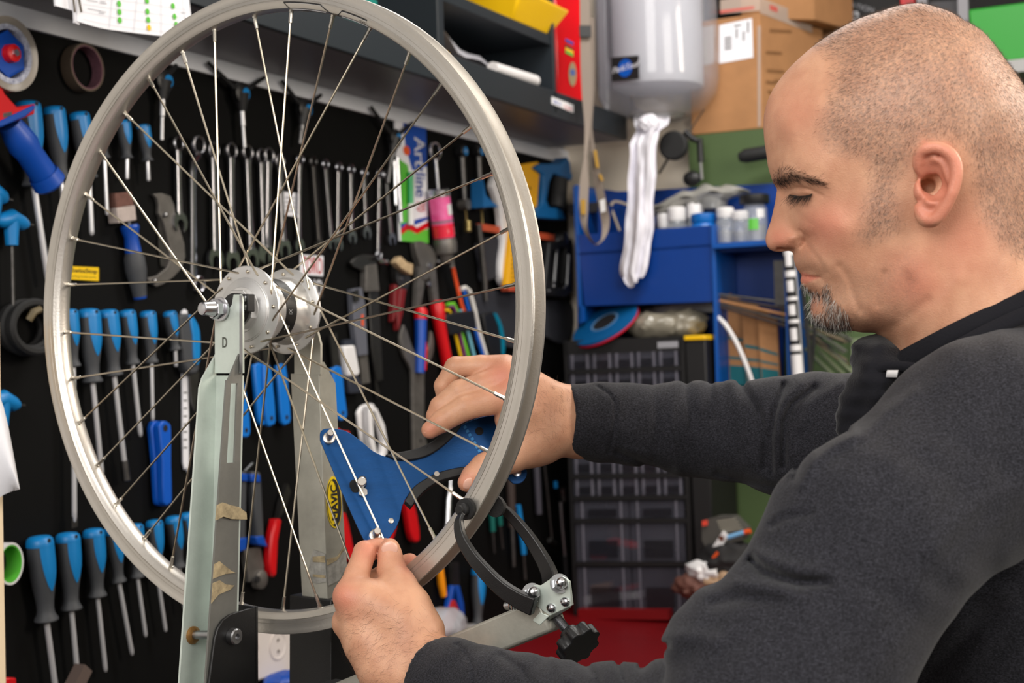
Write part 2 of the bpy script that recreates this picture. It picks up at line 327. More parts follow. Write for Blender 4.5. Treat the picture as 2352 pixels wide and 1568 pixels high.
for (x,y,wd_) in [(.08,.42,.10),(.09,.62,.12),(.2,.40,.05),(.2,.44,.06),(.2,.63,.06),(.2,.67,.05),(.90,.42,.05),(.91,.66,.05),(.91,.86,.05)]:
    part('print_word',M().add([tl(x,y),tl(x+wd_,y),tl(x+wd_,y+.014),tl(x,y+.014)],[(0,1,2,3)]),mat('grey_print',(150,150,156),.8),cal,smooth=0)
for (x0,y0,x1,y1) in [(166,-20,172,28),(178,-22,187,28),(418,-20,432,40)]:
    part('clip',M().tube([W(x0,y0,t+.009),W(x1,y1,t+.009)],.0014,6),mat('brown_wire',(84,74,60),.5),cal)
# ================================================================ bicycle wheel
ALU=mat('satin_rim_aluminium',(206,201,194),.36,.85,var=.10,vs=8,bump=.12,bs=500); ALUH=mat('hub_aluminium',(212,211,210),.36,.72,bump=.06,bs=300)
SPK=mat('stainless_spoke',(200,190,172),.28,1); NIP=mat('nickel_nipple',(205,200,190),.25,1)
wheel=thing('bicycle_wheel','silver spoked bicycle wheel clamped in the truing stand','wheel',WC)
def rprof(sg): return [(sg*.0,.2978),(sg*.0035,.2978),(sg*.0072,.2992),(sg*.0096,.3020),(sg*.0106,.3050),(sg*.0108,.3052),(sg*.0108,.3056),(sg*.0101,.3058),(sg*.0101,.3063),(sg*.0109,.3065),(sg*.0109,.3094),(sg*.0105,.3096),(sg*.0105,.3099),(sg*.0109,.3101),(sg*.0109,.3138),(sg*.0112,.3150),(sg*.0117,.3175),(sg*.0118,.3192),(sg*.0108,.3198),(sg*.0093,.3192),(sg*.0090,.3150),(sg*.0075,.3105),(sg*.0045,.3082),(sg*.0,.3078)]
pr=rprof(1)+rprof(-1)[::-1][1:-1]
rim=M(); rim.lathe(WC,WN,pr+[pr[0]],180,x=WU,cap=False); part('rim',rim,ALU,wheel,smooth=28)
PH=2.33712694
def rimp(i,a=0,r=.2978): g=PH-math.radians(10*i); return WL(r*math.cos(g),r*math.sin(g),a)
def hubp(g,a,r=.0375): g=math.radians(g); return WL(r*math.cos(g),r*math.sin(g),a)
ph=math.degrees(PH); FA=.030
spn=[]
for i in range(36):
    q=i%4; g=ph-10*i+(-60 if q in (0,1) else 60); sd=1 if i%2 else -1
    af={1:FA+.0026,3:FA-.0026,0:-FA+.0026,2:-FA-.0026}[q]; oth={1:FA-.004,3:FA+.0035,0:-FA-.004,2:-FA+.004}[q]
    h=hubp(g,af); k=hubp(g,oth); r_=rimp(i,.0015*sd,.2995); d=unit(r_-h)
    k2=hubp(g,af*.0+ (FA*sd)); 
    m=M().tube([k,k2,h+(k2-h)*.35,h+d*.0025,h+d*.006,r_],.00105,8)
    m.ell(k,[WU*.0019,WV*.0019,WN*.0009],8,6)
    sp=part('spoke',m,SPK,wheel); e0=rimp(i,.0012*sd,.2965)
    nm=M().lathe(r_+d*.002,-d,[(0,.0024),(.006,.0024),(.0062,.0019),(.0165,.00185),(.017,.0013)],8); part('nipple',nm,NIP,sp,smooth=20)
# hub
hub=M(); hp_=[(-.058,.012),(-.056,.018),(-.046,.024),(-.036,.030),(-.0325,.032),(-.0315,.0425),(-.031,.0435),(-.0290,.0435),(-.0285,.0425),(-.027,.0345),(-.022,.0325),(-.009,.0315),(.009,.0315),(.022,.0325),(.027,.0345),(.0285,.0425),(.029,.0435),(.031,.0435),(.0315,.0428),(.0322,.0325),(.0326,.0315),(.0334,.0312),(.0338,.0302),(.0345,.0300),(.037,.0225),(.0375,.022)]
hub.lathe(WC,WN,hp_,64,x=WU); hb=part('hub_shell',hub,ALUH,wheel,smooth=25)
part('hub_band',M().lathe(WC,WN,[(-.0080,.0316),(-.0080,.0322),(.0068,.0322),(.0068,.0316)],48,x=WU),mat('black_hub_band',(16,16,17),.4),hb,label='black printed band')
for (t0,s_) in [(-6,'IX'),(-36,'SE'),(24,'HIEK')]:
    g=math.radians(t0); c=lambda a,gg: WL(.0324*math.cos(gg),.0324*math.sin(gg),a)
    lettering(s_,c(.004,g-.02),c(.004,g+.07*len(s_)),c(-.001,g-.02),mat('grey_hub_print',(170,170,172),.5),hb)
ok=[(.0372,.0205),(.043,.0205),(.0435,.0198)]
part('octagon_nut',M().lathe(WC,WN,ok,8,x=WU+WV*.4),ALUH,wheel,smooth=0)
part('end_cap',M().lathe(WC,WN,[(.040,.0162),(.0475,.0162),(.049,.015)],32,x=WU),BLACK,wheel,label='black end cap of the hub')
cn=M().box(WL(.0165,.006,.050),WU*.0085,WV*.0085,WN*.005); cb=part('connector',cn,BLACK,wheel,bevel=.0008,label='black electric plug')
for dv in (.010,.0015): part('terminal',M().box(WL(.0195,dv,.0552),WU*.0035,WV*.0028,WN*.0006),CHROME,cb,bevel=.0004)
part('axle',M().lathe(WC,WN,[(-.075,.0045),(.084,.0045)],16),STEEL,wheel)
nut=M(); nut.lathe(WC,WN,[(.0665,.0115),(.0685,.0115),(.0688,.0105)],28); part('washer',nut,CHROME,wheel)
part('axle_nut',M().lathe(WC,WN,[(.0688,.0098),(.077,.0098),(.0775,.0088)],6,x=WV),CHROME,wheel,smooth=0)
part('axle_end',M().lathe(WC,WN,[(.0772,.0078),(.088,.0066),(.0905,.0062),(.0912,.0052)],24),CHROME,wheel,label='chrome axle nut end')
part('axle_nut',M().lathe(WC,-WN,[(.0665,.0098),(.075,.0098)],6,x=WV),CHROME,wheel,smooth=0)
# rim decals near the top
DK=mat('black_decal',(28,28,30),.5); DG=mat('silver_decal',(226,227,230),.5,.1)
# (position on the rim bed: angle index from nipple list, axial fraction)
def rs(i,a,lift=0):      # a in metres across the near side of the rim: 0 bed centre .. sidewall
    pts=[(.0,.2978),(.0035,.2978),(.0072,.2992),(.0096,.3020),(.0106,.3050)]
    L=[0]; 
    for k in range(4): L.append(L[-1]+math.hypot(pts[k+1][0]-pts[k][0],pts[k+1][1]-pts[k][1]))
    k=max(0,min(3,np.searchsorted(L,a)-1)); f=(a-L[k])/(L[k+1]-L[k]); ax=pts[k][0]+(pts[k+1][0]-pts[k][0])*f; r=pts[k][1]+(pts[k+1][1]-pts[k][1])*f
    r=r-(.00012 if lift else .0); g=PH-math.radians(10*i); return WL((r-.00025)*math.cos(g),(r-.00025)*math.sin(g),ax+.00025)
def decal(poly,material,name='decal'):
    m=M()
    for (i0,a0,i1,a1,w) in poly:
        for k in range(6):
            f0,f1=k/6,(k+1)/6; p=lambda f,o: rs(i0+(i1-i0)*f,a0+(a1-a0)*f+o,material is DK)
            m.add([p(f0,-w/2),p(f1,-w/2),p(f1,w/2),p(f0,w/2)],[(0,1,2,3)])
    part(name,m,material,wheel,smooth=0)
decal([(5.06,.0090,5.92,.0090,.0085),(6.32,.0083,6.99,.0083,.0080)],DG)
decal([(4.95,.0138,5.85,.0138,.0012),(5.85,.0138,6.15,.0035,.0012),(4.95,.0138,5.1,.004,.0012),(5.1,.004,5.55,.004,.0013),(5.55,.004,5.75,.001,.0013)],DK)
decal([(6.2,.0035,6.38,.0130,.0012),(6.38,.0130,7.0,.0130,.0012),(7.0,.0130,7.02,.0035,.0012),(7.02,.0035,6.2,.0035,.0012),(6.5,.0008,6.95,.0008,.0013)],DK)
lettering('XXS',rs(6.80,.0075,1),rs(6.97,.0075,1),rs(6.80,.0105,1),DK,wheel)
# ================================================================ truing stand
GALV=mat('galvanised_steel',(206,216,208),.36,.35,var=.14,vs=18,bump=.12,bs=250); GALD=mat('galvanised_old',(172,170,160),.42,.4,var=.2,vs=22,bump=.12,bs=250)
BPC=mat('black_powder_coat',(20,20,21),.4,bump=.12,bs=700); TAPE=mat('old_masking_tape',(186,168,132),.8,var=.25,vs=90,col2=(120,108,84))
GLUE=mat('tape_residue',(150,148,142),.7,bump=.6,bs=180,var=.35,vs=120)
base0=WL(0,-.66,0); base0[2]=ZB+.004
stand=thing('truing_stand','galvanised steel wheel truing stand with black bases holding the wheel','truing stand',base0)
def U(px,py,a): return WP(px,py,a)
# near upright: web (wheel side), two flanges towards the viewer
def webpt(side,y):  # px of the web edge
    f=(y-860)/(1568-860); return (493+(477-493)*f,y) if side==0 else (557+(540-557)*f,y)
def webA(y): f=(y-860)/(1568-860); return .060+.010*f
def flD(y): f=(y-860)/(1568-860); return .021+.019*f
def chan(y0,y1,th=.0022):
    w=M(); ys=[y0,y1]
    L=[U(*webpt(0,y),webA(y)) for y in ys]; R=[U(*webpt(1,y),webA(y)) for y in ys]
    w.hexa([L[0],R[0],R[1],L[1]],[p-WN*th for p in (L[0],R[0],R[1],L[1])]); return L,R,w
ye=1760
ys=np.linspace(862,ye,2); L,R,w=chan(862,ye)
part('web_plate',w,GALV,stand)
fl=M(); sh_=[(470,878,0)]; Lf=[L[0]+WN*flD(862),L[1]+WN*flD(ye)]; Rf=[R[0]+WN*flD(862),R[1]+WN*flD(ye)]
# flanges taper into the tongue at the top
Lt=U(494,812,.0605); Rt=U(557,812,.0605); k=.0022
fl.prism([Lt,L[0],L[1],Lf[1],Lf[0]+(Lf[1]-Lf[0])*.03,Lf[0]-WV*.002-WN*.003],WU*k); part('flange',fl,GALV,stand)
# right flange with a slot
def fpt(y,f): y_=(y-862)/(ye-862); p=R[0]+(R[1]-R[0])*y_; q=Rf[0]+(Rf[1]-Rf[0])*y_; return p+(q-p)*f
s0,s1=880,1062
o1=[Rt+WN*.004,fpt(868,.85),fpt(885,1),fpt(ye,1),fpt(ye,0),fpt(868,0),Rt]
so=[fpt(s0-4,.5),fpt(s0+8,.72),fpt(s1-8,.72),fpt(s1+4,.5),fpt(s1-8,.28),fpt(s0+8,.28)]
fr=M()
def fh(a,b,c,d): fr.hexa([a,b,c,d],[x-WU*k for x in (a,b,c,d)])
fh(Rt,Rt+WN*.004,fpt(872,.9),fpt(872,0)); fh(fpt(872,0),fpt(872,1),fpt(s0,1),fpt(s0,0)); fh(fpt(s0,0),fpt(s0,.3),fpt(s1,.3),fpt(s1,0)); fh(fpt(s0,.7),fpt(s0,1),fpt(s1,1),fpt(s1,.7)); fh(fpt(s1,0),fpt(s1,1),fpt(ye,1),fpt(ye,0))
part('flange',fr,mat('flange_grey',(122,122,117),.45,.35,var=.15,vs=22,bump=.12,bs=250),stand,label='slotted grey flange')
# tongue with the axle slot
tg_=M(); ax=.0615
def T(x,y,a=.0645): return U(x,y,a)
pts=[(493,857),(493,718),(496,684),(505,682),(510,705),(522,712),(532,700),(536,676),(552,676),(556,690),(557,857)]
tg_.prism([T(*p) for p in pts],-WN*.0030); part('tongue',tg_,GALV,stand,bevel=.0004)
lettering('D',T(511,798,.0648),T(521,798,.0648),T(511,774,.0648),mat('pencil_grey',(96,98,90),.8),stand,bold=.0004)
tf=M().hexa([T(557,678,.0615),T(557,678,.0665),T(557,855,.0665),T(557,855,.0615)],[x-WU*.004 for x in (T(557,678,.0615),T(557,678,.0665),T(557,855,.0665),T(557,855,.0615))]); part('tongue_rib',tf,MATS['brushed_steel'],stand)
# rod, tape, bracket with bolt
rod=M().tube([L[0]+(L[1]-L[0])*.655+WN*.024,R[0]+(R[1]-R[0])*.655+WN*.024],.0042,14); part('cross_pin',rod,STEEL,stand)
rg=L[0]+(L[1]-L[0])*.655+WN*.024; part('weld_ring',M().lathe(rg,WU,[(.001,.0085),(.004,.0085),(.0055,.006)],18),mat('rusty_brass',(150,110,60),.5,.6,var=.3,vs=80),stand)
def flpatch(pts,off,material,name,label=None,lift=.0006):
    return part(name,M().prism([fpt(y,f)+WU*.0004 for y,f in pts],WU*lift),material,stand,smooth=0,label=label)
flpatch([(1155,1.08),(1150,.85),(1158,.5),(1165,.1),(1180,-.25),(1196,-.28),(1194,.0),(1190,.45),(1182,.8),(1188,1.1)],0,TAPE,'tape_scrap','torn masking tape wrapped round the flange',.0022)
flpatch([(1288,1.02),(1283,.8),(1296,.55),(1310,.28),(1316,.1),(1314,.55),(1320,1.02)],0,TAPE,'tape_scrap','torn masking tape')
flpatch([(1330,1.02),(1326,.75),(1338,.5),(1344,.15),(1352,.3),(1358,.75),(1375,1.02)],0,TAPE,'tape_scrap','torn masking tape')
bk=M(); bq=[(1403,-.30),(1407,.35),(1416,.62),(1432,.80),(1455,.88),(1600,1.02),(ye,1.1),(ye,-.62),(1403,-.62)]
bk.prism([fpt(y,f)+WU*.0008 for y,f in bq],WU*.003); part('base_bracket',bk,BPC,stand,bevel=.0008)
bk2=M(); a_=[fpt(1403,-.62)+WU*.0038,fpt(ye,-.62)+WU*.0038]; bk2.hexa([a_[0],a_[0]-WU*.046,a_[1]-WU*.046,a_[1]],[x-WN*.003 for x in (a_[0],a_[0]-WU*.046,a_[1]-WU*.046,a_[1])]); part('base_web',bk2,BPC,stand)
bc=fpt(1457,.28)+WU*.004; bo=M().lathe(bc,WU,[(0,.0078),(.006,.0078),(.0072,.0066),(.0073,.003),(.0045,.003),(.0044,.0)],24); part('bolt',bo,STEEL,stand)
# far upright
aF=-.054
def f0(y): f=(y-860)/(1368-860); return 668+(694-668)*f
def f1(y): f=(y-860)/(1368-860); return 733+(752-733)*f
def fA(y): f=(y-860)/(1368-860); return -.054-.004*f
yb=1440
FLp=[WP(f0(858),858,fA(858)),WP(f0(yb),yb,fA(yb))]; FRp=[WP(f1(858),858,fA(858)),WP(f1(yb),yb,fA(yb))]
fw_=M().hexa([FLp[0],FRp[0],FRp[1],FLp[1]],[x-WN*.0022 for x in (FLp[0],FRp[0],FRp[1],FLp[1])]); part('web_plate',fw_,GALD,stand,bevel=.0008)
ft_=M().prism([WP(*p,-.0535) for p in [(676,860),(676,735),(690,700),(705,700),(722,735),(736,790),(736,860)]],-WN*.003); part('tongue',ft_,GALD,stand)
ff=M(); q0=FRp[0]-WN*.006+WV*.010; ff.prism([FRp[0]+WV*.012,FRp[1],FRp[1]-WN*.034,FRp[0]-WN*.026-WV*.010,FRp[0]-WN*.008+WV*.012],-WU*.0022); part('flange',ff,GALD,stand,label='flange with the yellow oval sticker')
ff2=M(); ff2.prism([FLp[0],FLp[1],FLp[1]-WN*.034,FLp[0]-WN*.024],WU*.0022); part('flange',ff2,GALD,stand)
# far flange surface coordinates
def ffp(y,f): t_=(y-858)/(yb-858); p=FRp[0]+(FRp[1]-FRp[0])*t_; return p-WN*(.026+.008*t_)*f+WU*.0006
def fell(cy,cf,ry,rf,n=36): return [ffp(cy+ry*math.sin(2*math.pi*i/n),cf+rf*math.cos(2*math.pi*i/n)) for i in range(n)]
st=part('sticker',M().prism(fell(1156,.50,60,.40),WU*.0004),mat('sticker_yellow',(238,205,20),.4),stand,smooth=0,label='yellow oval sticker with black letters')
rg_=M(); A1=[p+WU*.0008 for p in fell(1157,.50,55,.36)]; A2=[p+WU*.0008 for p in fell(1156,.40,51,.30)]
for i in range(36): j=(i+1)%36; rg_.add([A1[i],A1[j],A2[j],A2[i]],[(0,1,2,3)])
part('sticker_ring',rg_,INK,st,smooth=0)
lettering('MAVIC',ffp(1196,.66)+WU*.0010,ffp(1116,.66)+WU*.0010,ffp(1196,.34)+WU*.0010,INK,st,bold=.0005)
part('tape_scrap',M().prism([ffp(y,f)+WU*.0002 for y,f in [(1258,.95),(1282,.55),(1284,0),(1298,0),(1290,.5),(1265,.95)]],WU*.0006),TAPE,stand,smooth=0,label='torn masking tape')
part('tape_residue',M().prism([ffp(y,f) for y,f in [(1268,1.0),(1284,.55),(1300,.02),(1345,.02),(1338,.55),(1310,1.0)]],WU*.0003),GLUE,stand,smooth=0)
def fwp(y,f): t_=(y-858)/(yb-858); p=FLp[0]+(FLp[1]-FLp[0])*t_; q=FRp[0]+(FRp[1]-FRp[0])*t_; return p+(q-p)*f+WN*.0006
part('tape_residue',M().prism([fwp(y,f) for y,f in [(1262,.55),(1290,.40),(1316,.28),(1335,.36),(1340,.6),(1336,1),(1272,1)]],WN*.0003),GLUE,stand,smooth=0)
part('tape_scrap',M().prism([fwp(y,f)+WN*.0004 for y,f in [(1278,.52),(1276,.99),(1291,.99),(1290,.52)]],WN*.0005),TAPE,stand,smooth=0,label='torn masking tape')
part('tape_scrap',M().prism([fwp(y,f)+WN*.0004 for y,f in [(1318,.5),(1321,.98),(1327,.98),(1324,.5)]],WN*.0005),TAPE,stand,smooth=0,label='thin strip of tape')
# black far base: box column
def col(a0,a1,u0_,u1_,v0,v1): 
    p=lambda u,a,v: WL(u,v,a)
    return M().hexa([p(u0_,a0,v0),p(u1_,a0,v0),p(u1_,a1,v0),p(u0_,a1,v0)],[p(u0_,a0,v1),p(u1_,a0,v1),p(u1_,a1,v1),p(u0_,a1,v1)])
def wl_(px,py,a): q=WP(px,py,a)-WC; return q@WU,q@WV
ul,vt=wl_(668,1366,-.054); ur,_=wl_(757,1370,-.054); vb=(ZB+.034-WC[2])
part('base_column',col(-.053,-.100,ul-.001,ur+.003,vb,vt),BPC,stand,bevel=.001)
nl=(U(497,1600,.075)-WC)@WU
part('base_column',col(.071,.120,nl-.012,nl+.038,vb,-.47),BPC,stand,bevel=.002)
part('base_plate',M().hexa([WL(-.14,vb-.02,.16),WL(.16,vb-.02,.16),WL(.16,vb-.02,-.15),WL(-.14,vb-.02,-.15)],[WL(-.14,vb,.16),WL(.16,vb,.16),WL(.16,vb,-.15),WL(-.14,vb,-.15)]),BPC,stand,bevel=.003)
# arm beam and gauge
ba=WP(1048,1488,.004); bb=WP(1268,1398,.004); bd=unit(bb-ba); bs=unit(np.cross(bd,WN)); 
if bs[2]<0: bs=-bs
b0=ba-bd*.16; beam=M(); hh=.0155
beam.hexa([b0+WN*hh+bs*.012,bb+WN*hh+bs*.012,bb+WN*hh-bs*.018,b0+WN*hh-bs*.018],[x-WN*2*hh for x in (b0+WN*hh+bs*.012,bb+WN*hh+bs*.012,bb+WN*hh-bs*.018,b0+WN*hh-bs*.018)])
part('gauge_arm',beam,GALD,stand,bevel=.0025)
pv=M().box(b0-WV*.10,WU*.012,WN*.02,WV*.115); part('arm_pivot',pv,BPC,stand,bevel=.002)
def arm(pts,offs,name,label):
    c=[WP(x,y,o) for (x,y),o in zip(pts,offs)]; c=spline(c,6); k_=len(c); wd=np.linspace(.0040,.0082,k_); m=M()
    sec=[(-1,-.55),(1,-.55),(1,.55),(-1,.55)]
    m.tube(c,wd,sec=sec,up=np.cross(WN,unit(c[-1]-c[0]))); return part(name,m,BPC,stand,bevel=.0012,label=label)
arm([(1062,1178),(1054,1200),(1060,1235),(1083,1275),(1112,1310),(1150,1348),(1190,1375),(1228,1392)],[.026,.030,.034,.036,.036,.034,.032,.030],'gauge_finger','curved black feeler arm on the near side')
arm([(1142,1160),(1170,1180),(1212,1230),(1244,1280),(1262,1318),(1266,1348)],[-.018,-.028,-.032,-.032,-.028,-.022],'gauge_finger','curved black feeler arm on the far side')
for c,a_ in [(WP(1073,1168,.0125),1),(WP(1136,1163,-.0125),-1)]:
    part('feeler_pad',M().lathe(c,WN*a_,[(0,.0098),(.004,.0098),(.0042,.006),(.009,.0058),(.010,.004),(.014,.004)],20),RUBBER,stand)
pl=M(); ca=.020
pl.prism([WP(x,y,ca) for x,y in [(1203,1352),(1215,1342),(1240,1345),(1262,1330),(1272,1320),(1290,1322),(1306,1335),(1313,1390),(1262,1414),(1208,1374)]],-WN*.004); part('clamp_plate',pl,GALV,stand,bevel=.0006)
pl2=M(); pl2.hexa([WP(1175,1378,.018),WP(1262,1414,.020),WP(1240,1436,.020),WP(1170,1392,.018)],[WP(1175,1378,-.020),WP(1262,1414,-.020),WP(1240,1436,-.020),WP(1170,1392,-.020)]); part('clamp_bracket',pl2,GALV,stand,bevel=.0006)
pl3=M(); pl3.hexa([WP(1262,1414,.020),WP(1313,1390,.020),WP(1310,1396,.016),WP(1260,1424,.016)],[WP(1262,1414,-.020),WP(1313,1390,-.020),WP(1310,1396,-.020),WP(1260,1424,-.020)]); part('clamp_bracket',pl3,GALV,stand)
CAPN=mat('zinc_nut',(200,202,205),.28,1)
def dome(c,ax,s=1):
    part('cap_nut',M().lathe(c,ax,[(0,.0085*s),(.0015,.0085*s)],20).lathe(c+unit(ax)*.0015,ax,[(0,.0062*s),(.006*s,.0062*s)],6).lathe(c+unit(ax)*(.0015+.006*s),ax,[(0,.0046*s),(.004*s,.0044*s),(.0065*s,.003*s),(.0075*s,.0008*s)],14),CAPN,stand,smooth=30)
up_=unit(WN*.75+WU*.62+WV*.25)
dome(WP(1222,1362,.0205),up_,1.05); dome(WP(1285,1340,.0205),up_,1.0); dome(WP(1190,1388,-.0),unit(-WU*.8+WN*.3-WV*.1),.9)
for x,y in ((1266,1396),(1298,1382)): part('rivet',M().ell(WP(x,y,.0205),[WU*.0048,WV*.0042,WN*.003],14,8),CHROME,stand)
part('spring',M().tube([WP(1178,1386,.012)+(WP(1228,1396,.012)-WP(1178,1386,.012))*(i/80)+.0075*(math.cos(i*.6)*WV+math.sin(i*.6)*WN) for i in range(81)],.0009,6),CHROME,stand)
k0=WP(1272,1412,.004); k1=WP(1318,1466,.012); kd=unit(k1-k0); kl=np.linalg.norm(k1-k0)
th_=M(); pf=[]
for i in range(26): pf+=[(i*.0011,.0046),(i*.0011+.0005,.0040)]
th_.lathe(k0-kd*.004,kd,pf,14); part('thread_rod',th_,STEEL,stand)
kn=M(); c0=k0+kd*.022; kn.lathe(c0,kd,[(0,.0085),(.010,.0095),(.010,.004)],20); kx=unit(np.cross(kd,WV)); ky=np.cross(kd,kx)
out=[]
for i in range(64): g=2*math.pi*i/64; rr_=.0185+.0024*max(-.6,min(.6,math.cos(8*g)*1.3)); out.append(c0+kd*.009+rr_*(math.cos(g)*kx+math.sin(g)*ky))
kn.prism(out,kd*.012); part('adjuster_knob',kn,BLACK,stand,bevel=.0012,smooth=30)
# ================================================================ spoke tension meter
TB=mat('anodised_blue',(8,70,128),.34,.55,var=.10,vs=30,stretch=(1,1,6),bump=.1,bs=300)
tA=0.0
_ds=unit(WP(862,1230,.006)-WP(755,1007,.010)); NT=-FW*.94+CR*.30+CU*.17; NT=unit(NT-_ds*(NT@_ds)); T0=WP(810,1120,.008)-NT*.0085
def TP(x,y,o=0): return isect(x,y,T0+NT*o,NT)
tool=thing('tension_meter','blue metal spoke tension gauge clipped on a spoke in the hand','tension gauge',TP(900,1080,tA))
out=spline([(735,1010),(736,992),(748,984),(775,985),(800,992),(830,1013),(858,1036),(890,1049),(925,1052),(960,1046),(1000,1025),(1040,990),(1080,966),(1130,953),(1190,955),(1200,990),(1185,1040),(1150,1062),(1100,1070),(1050,1077),(1005,1090),(965,1112),(940,1134),(925,1160),(917,1195),(904,1222),(884,1246),(862,1254),(842,1246),(826,1220),(790,1140)],4)
part('plate',M().prism([TP(x,y,tA) for x,y in out],-NT*.0022),TB,tool,bevel=.0004)
lev=[(1060,985),(1090,975),(1140,1000),(1185,1060),(1207,1075),(1210,1092),(1198,1108),(1180,1110),(1168,1100),(1120,1058)]
part('lever_plate',M().prism([TP(x,y,tA-.008) for x,y in spline(lev,3)],-NT*.002),TB,tool,bevel=.0004)
part('lever_screw',M().lathe(TP(1186,1086,tA-.0078),NT,[(0,.0045),(.003,.0045),(.0035,.003)],16),CHROME,tool)
gr1=[(885,1043),(920,1037),(960,1028),(1000,1008),(1036,975),(1062,968),(1050,992),(1020,1022),(985,1045),(945,1056),(905,1054)]
gr2=[(930,1150),(948,1120),(975,1100),(1010,1083),(1050,1073),(1078,1072),(1082,1084),(1050,1094),(1015,1103),(985,1120),(962,1142),(945,1165)]
for g_ in (gr1,gr2): part('grip',M().prism([TP(x,y,tA+.0035) for x,y in spline(g_,3)],-NT*.010),BLACK,tool,bevel=.0012)
def post(x,y,r,h,name='post'):
    c=TP(x,y,tA); part(name,M().lathe(c,NT,[(0,r*1.75),(.004,r*1.75),(.0045,r*1.55),(.0046,r),(h,r),(h+.0006,r*.85)],24),mat('satin_steel',(188,182,176),.35,1),tool)
post(755,1008,.0034,.020); post(861,1231,.0034,.020)
part('center_post',M().lathe(TP(829,1110,tA),NT,[(0,.0042),(.012,.0042)],18),BLACK,tool); part('center_post_tip',M().lathe(TP(829,1110,tA+.012),NT,[(0,.0045),(.007,.0045),(.0076,.0038)],18),MATS['satin_steel'],tool)
part('slot',M().prism([TP(x,y,tA+.0004) for x,y in spline([(803,1118),(804,1106),(815,1100),(832,1098),(842,1108),(838,1120),(822,1130),(810,1130)],3)],-NT*.0003),mat('slot_black',(8,8,9),.8),tool,smooth=0)
part('hex_nut',M().lathe(TP(833,1132,tA),NT,[(0,.0046),(.004,.0046)],6),MATS['satin_steel'],tool,smooth=0)
part('rivet',M().lathe(TP(898,1196,tA),NT,[(0,.0029),(.0012,.0026),(.0015,.001)],14),MATS['satin_steel'],tool)
part('screw',M().lathe(TP(1003,1088,tA+.0036),NT,[(0,.0028),(.0005,.0026)],14),MATS['satin_steel'],tool); part('screw',M().lathe(TP(980,1025,tA+.0036),NT,[(0,.0012),(.0003,.001)],10),BLACK,tool)
part('hole',M().lathe(TP(1101,990,tA+.0003),NT,[(0,.0042),(.0002,.0042)],18),MATS['slot_black'],tool,smooth=0)
mk=M()
for k_ in range(7): x=1066+k_*5.5; y=982+k_*9; mk.box(TP(x,y,tA+.0003),(WU*.8-WV*.9)*.0012,(WU+WV*.6)*.0026,NT*.0001)
part('scale_marks',mk,mat('scale_blue',(70,150,215),.5),tool,smooth=0)
# ================================================================ tools on the wall
def frame(A,B_):
    y=unit(B_-A); x=unit(EW-y*np.dot(EW,y)); z=np.cross(y,x); 
    if np.dot(z,NW)<0: z=-z
    return y,x,z
# ---- screwdrivers
def screwdriver(top,end,tip,label,group,r=None,shaft=.0032,t=.019,tipk=None):
    A=W(*top,t); E_=W(*end,t); T_=W(*tip,t); L=np.linalg.norm(E_-A); r=r or max(.0105,min(.0187,L*.155)); y,x,z=frame(A,E_)
    th_=thing('screwdriver',label,'screwdriver',A,group)
    pf=[(.0,.35),(.012,.72),(.04,.92),(.09,.98),(.30,1.0),(.45,.97),(.62,.82),(.76,.66),(.86,.62),(.92,.70),(.96,.86),(.985,.90),(1.0,.80)]
    pf=[(a*L,b*r) for a,b in pf]
    part('grip',M().lathe(A,y,pf,20,x=x),GRIP,th_)
    part('end_cap',M().lathe(A-y*.0006,y,[(-.0004*0,.30*r),(.012*L,.76*r),(.04*L,.97*r),(.085*L,1.03*r),(.12*L,1.035*r),(.122*L,.9*r)],20,x=x),TBLUE,th_)
    pm=M(); n_=9; v=[]; NA=6; vv=unit(CAM-A); vv=unit(vv-y*np.dot(vv,y)); rt=np.cross(vv,y); d0=unit(vv*.72+rt*.69)
    for i in range(n_):
        f=i/(n_-1); a=.08+.56*f; rr=np.interp(a*L,[p[0] for p in pf],[p[1] for p in pf])*1.035+.0002; hw=.75*(1-f**2.2)**.7+.06
        d1=np.cross(y,d0)
        for j in range(NA): g=(-1+2*j/(NA-1))*hw; v.append(A+y*a*L+rr*(math.cos(g)*d0+math.sin(g)*d1))
    pm.add(v,[(i*NA+j,i*NA+j+1,(i+1)*NA+j+1,(i+1)*NA+j) for i in range(n_-1) for j in range(NA-1)]); part('grip_inlay',pm,TBLUE,th_,label='blue inlay on the grip')
    ls=M(); g0=.25
    c=A+y*L*.045+d0*r*.97; part('hang_hole',M().lathe(c,d0,[(0,r*.16),(.0008,r*.16)],10),INK,th_,smooth=0)
    ys=unit(T_-E_); Ls=np.linalg.norm(T_-E_)
    if Ls>.008:
        part('shaft',M().lathe(E_,ys,[(-.004,shaft),(Ls*.93,shaft),(Ls*.97,shaft*.9),(Ls,shaft*.5)],10),SHAFT,th_)
        if tipk=='block': part('socket_end',M().lathe(T_-ys*.01,ys,[(0,.006),(.03,.0068),(.032,.005)],12),DSTEEL,th_)
        if tipk=='flat': part('blade',M().box(T_,x*.006,ys*.008,z*.0007),DSTEEL,th_)
    return th_
ordn=['first','second','third','fourth','fifth','sixth','seventh','eighth']
R1=[((62,232),(78,428),(112,650)),((122,244),(140,412),(152,560)),((180,257),(204,410),(211,540)),((226,272),(240,364),(246,494)),((283,276),(292,364),(292,412)),((328,286),(339,370),(341,416))]
for i,(a,b,c) in enumerate(R1): screwdriver(a,b,c,'blue and grey screwdriver, %s from the left in the top row, handle upward'%ordn[i],'screwdrivers in the top row',shaft=[.0046,.004,.004,.003,.003,.003][i])
R2=[((158,710),(168,842),(171,1198),'flat'),((203,709),(213,878),(234,1092),None),((247,711),(262,862),(287,1072),'block'),((291,712),(305,836),(323,1002),None),((339,714),(348,833),(351,966),None),((389,715),(403,803),(404,842),None)]
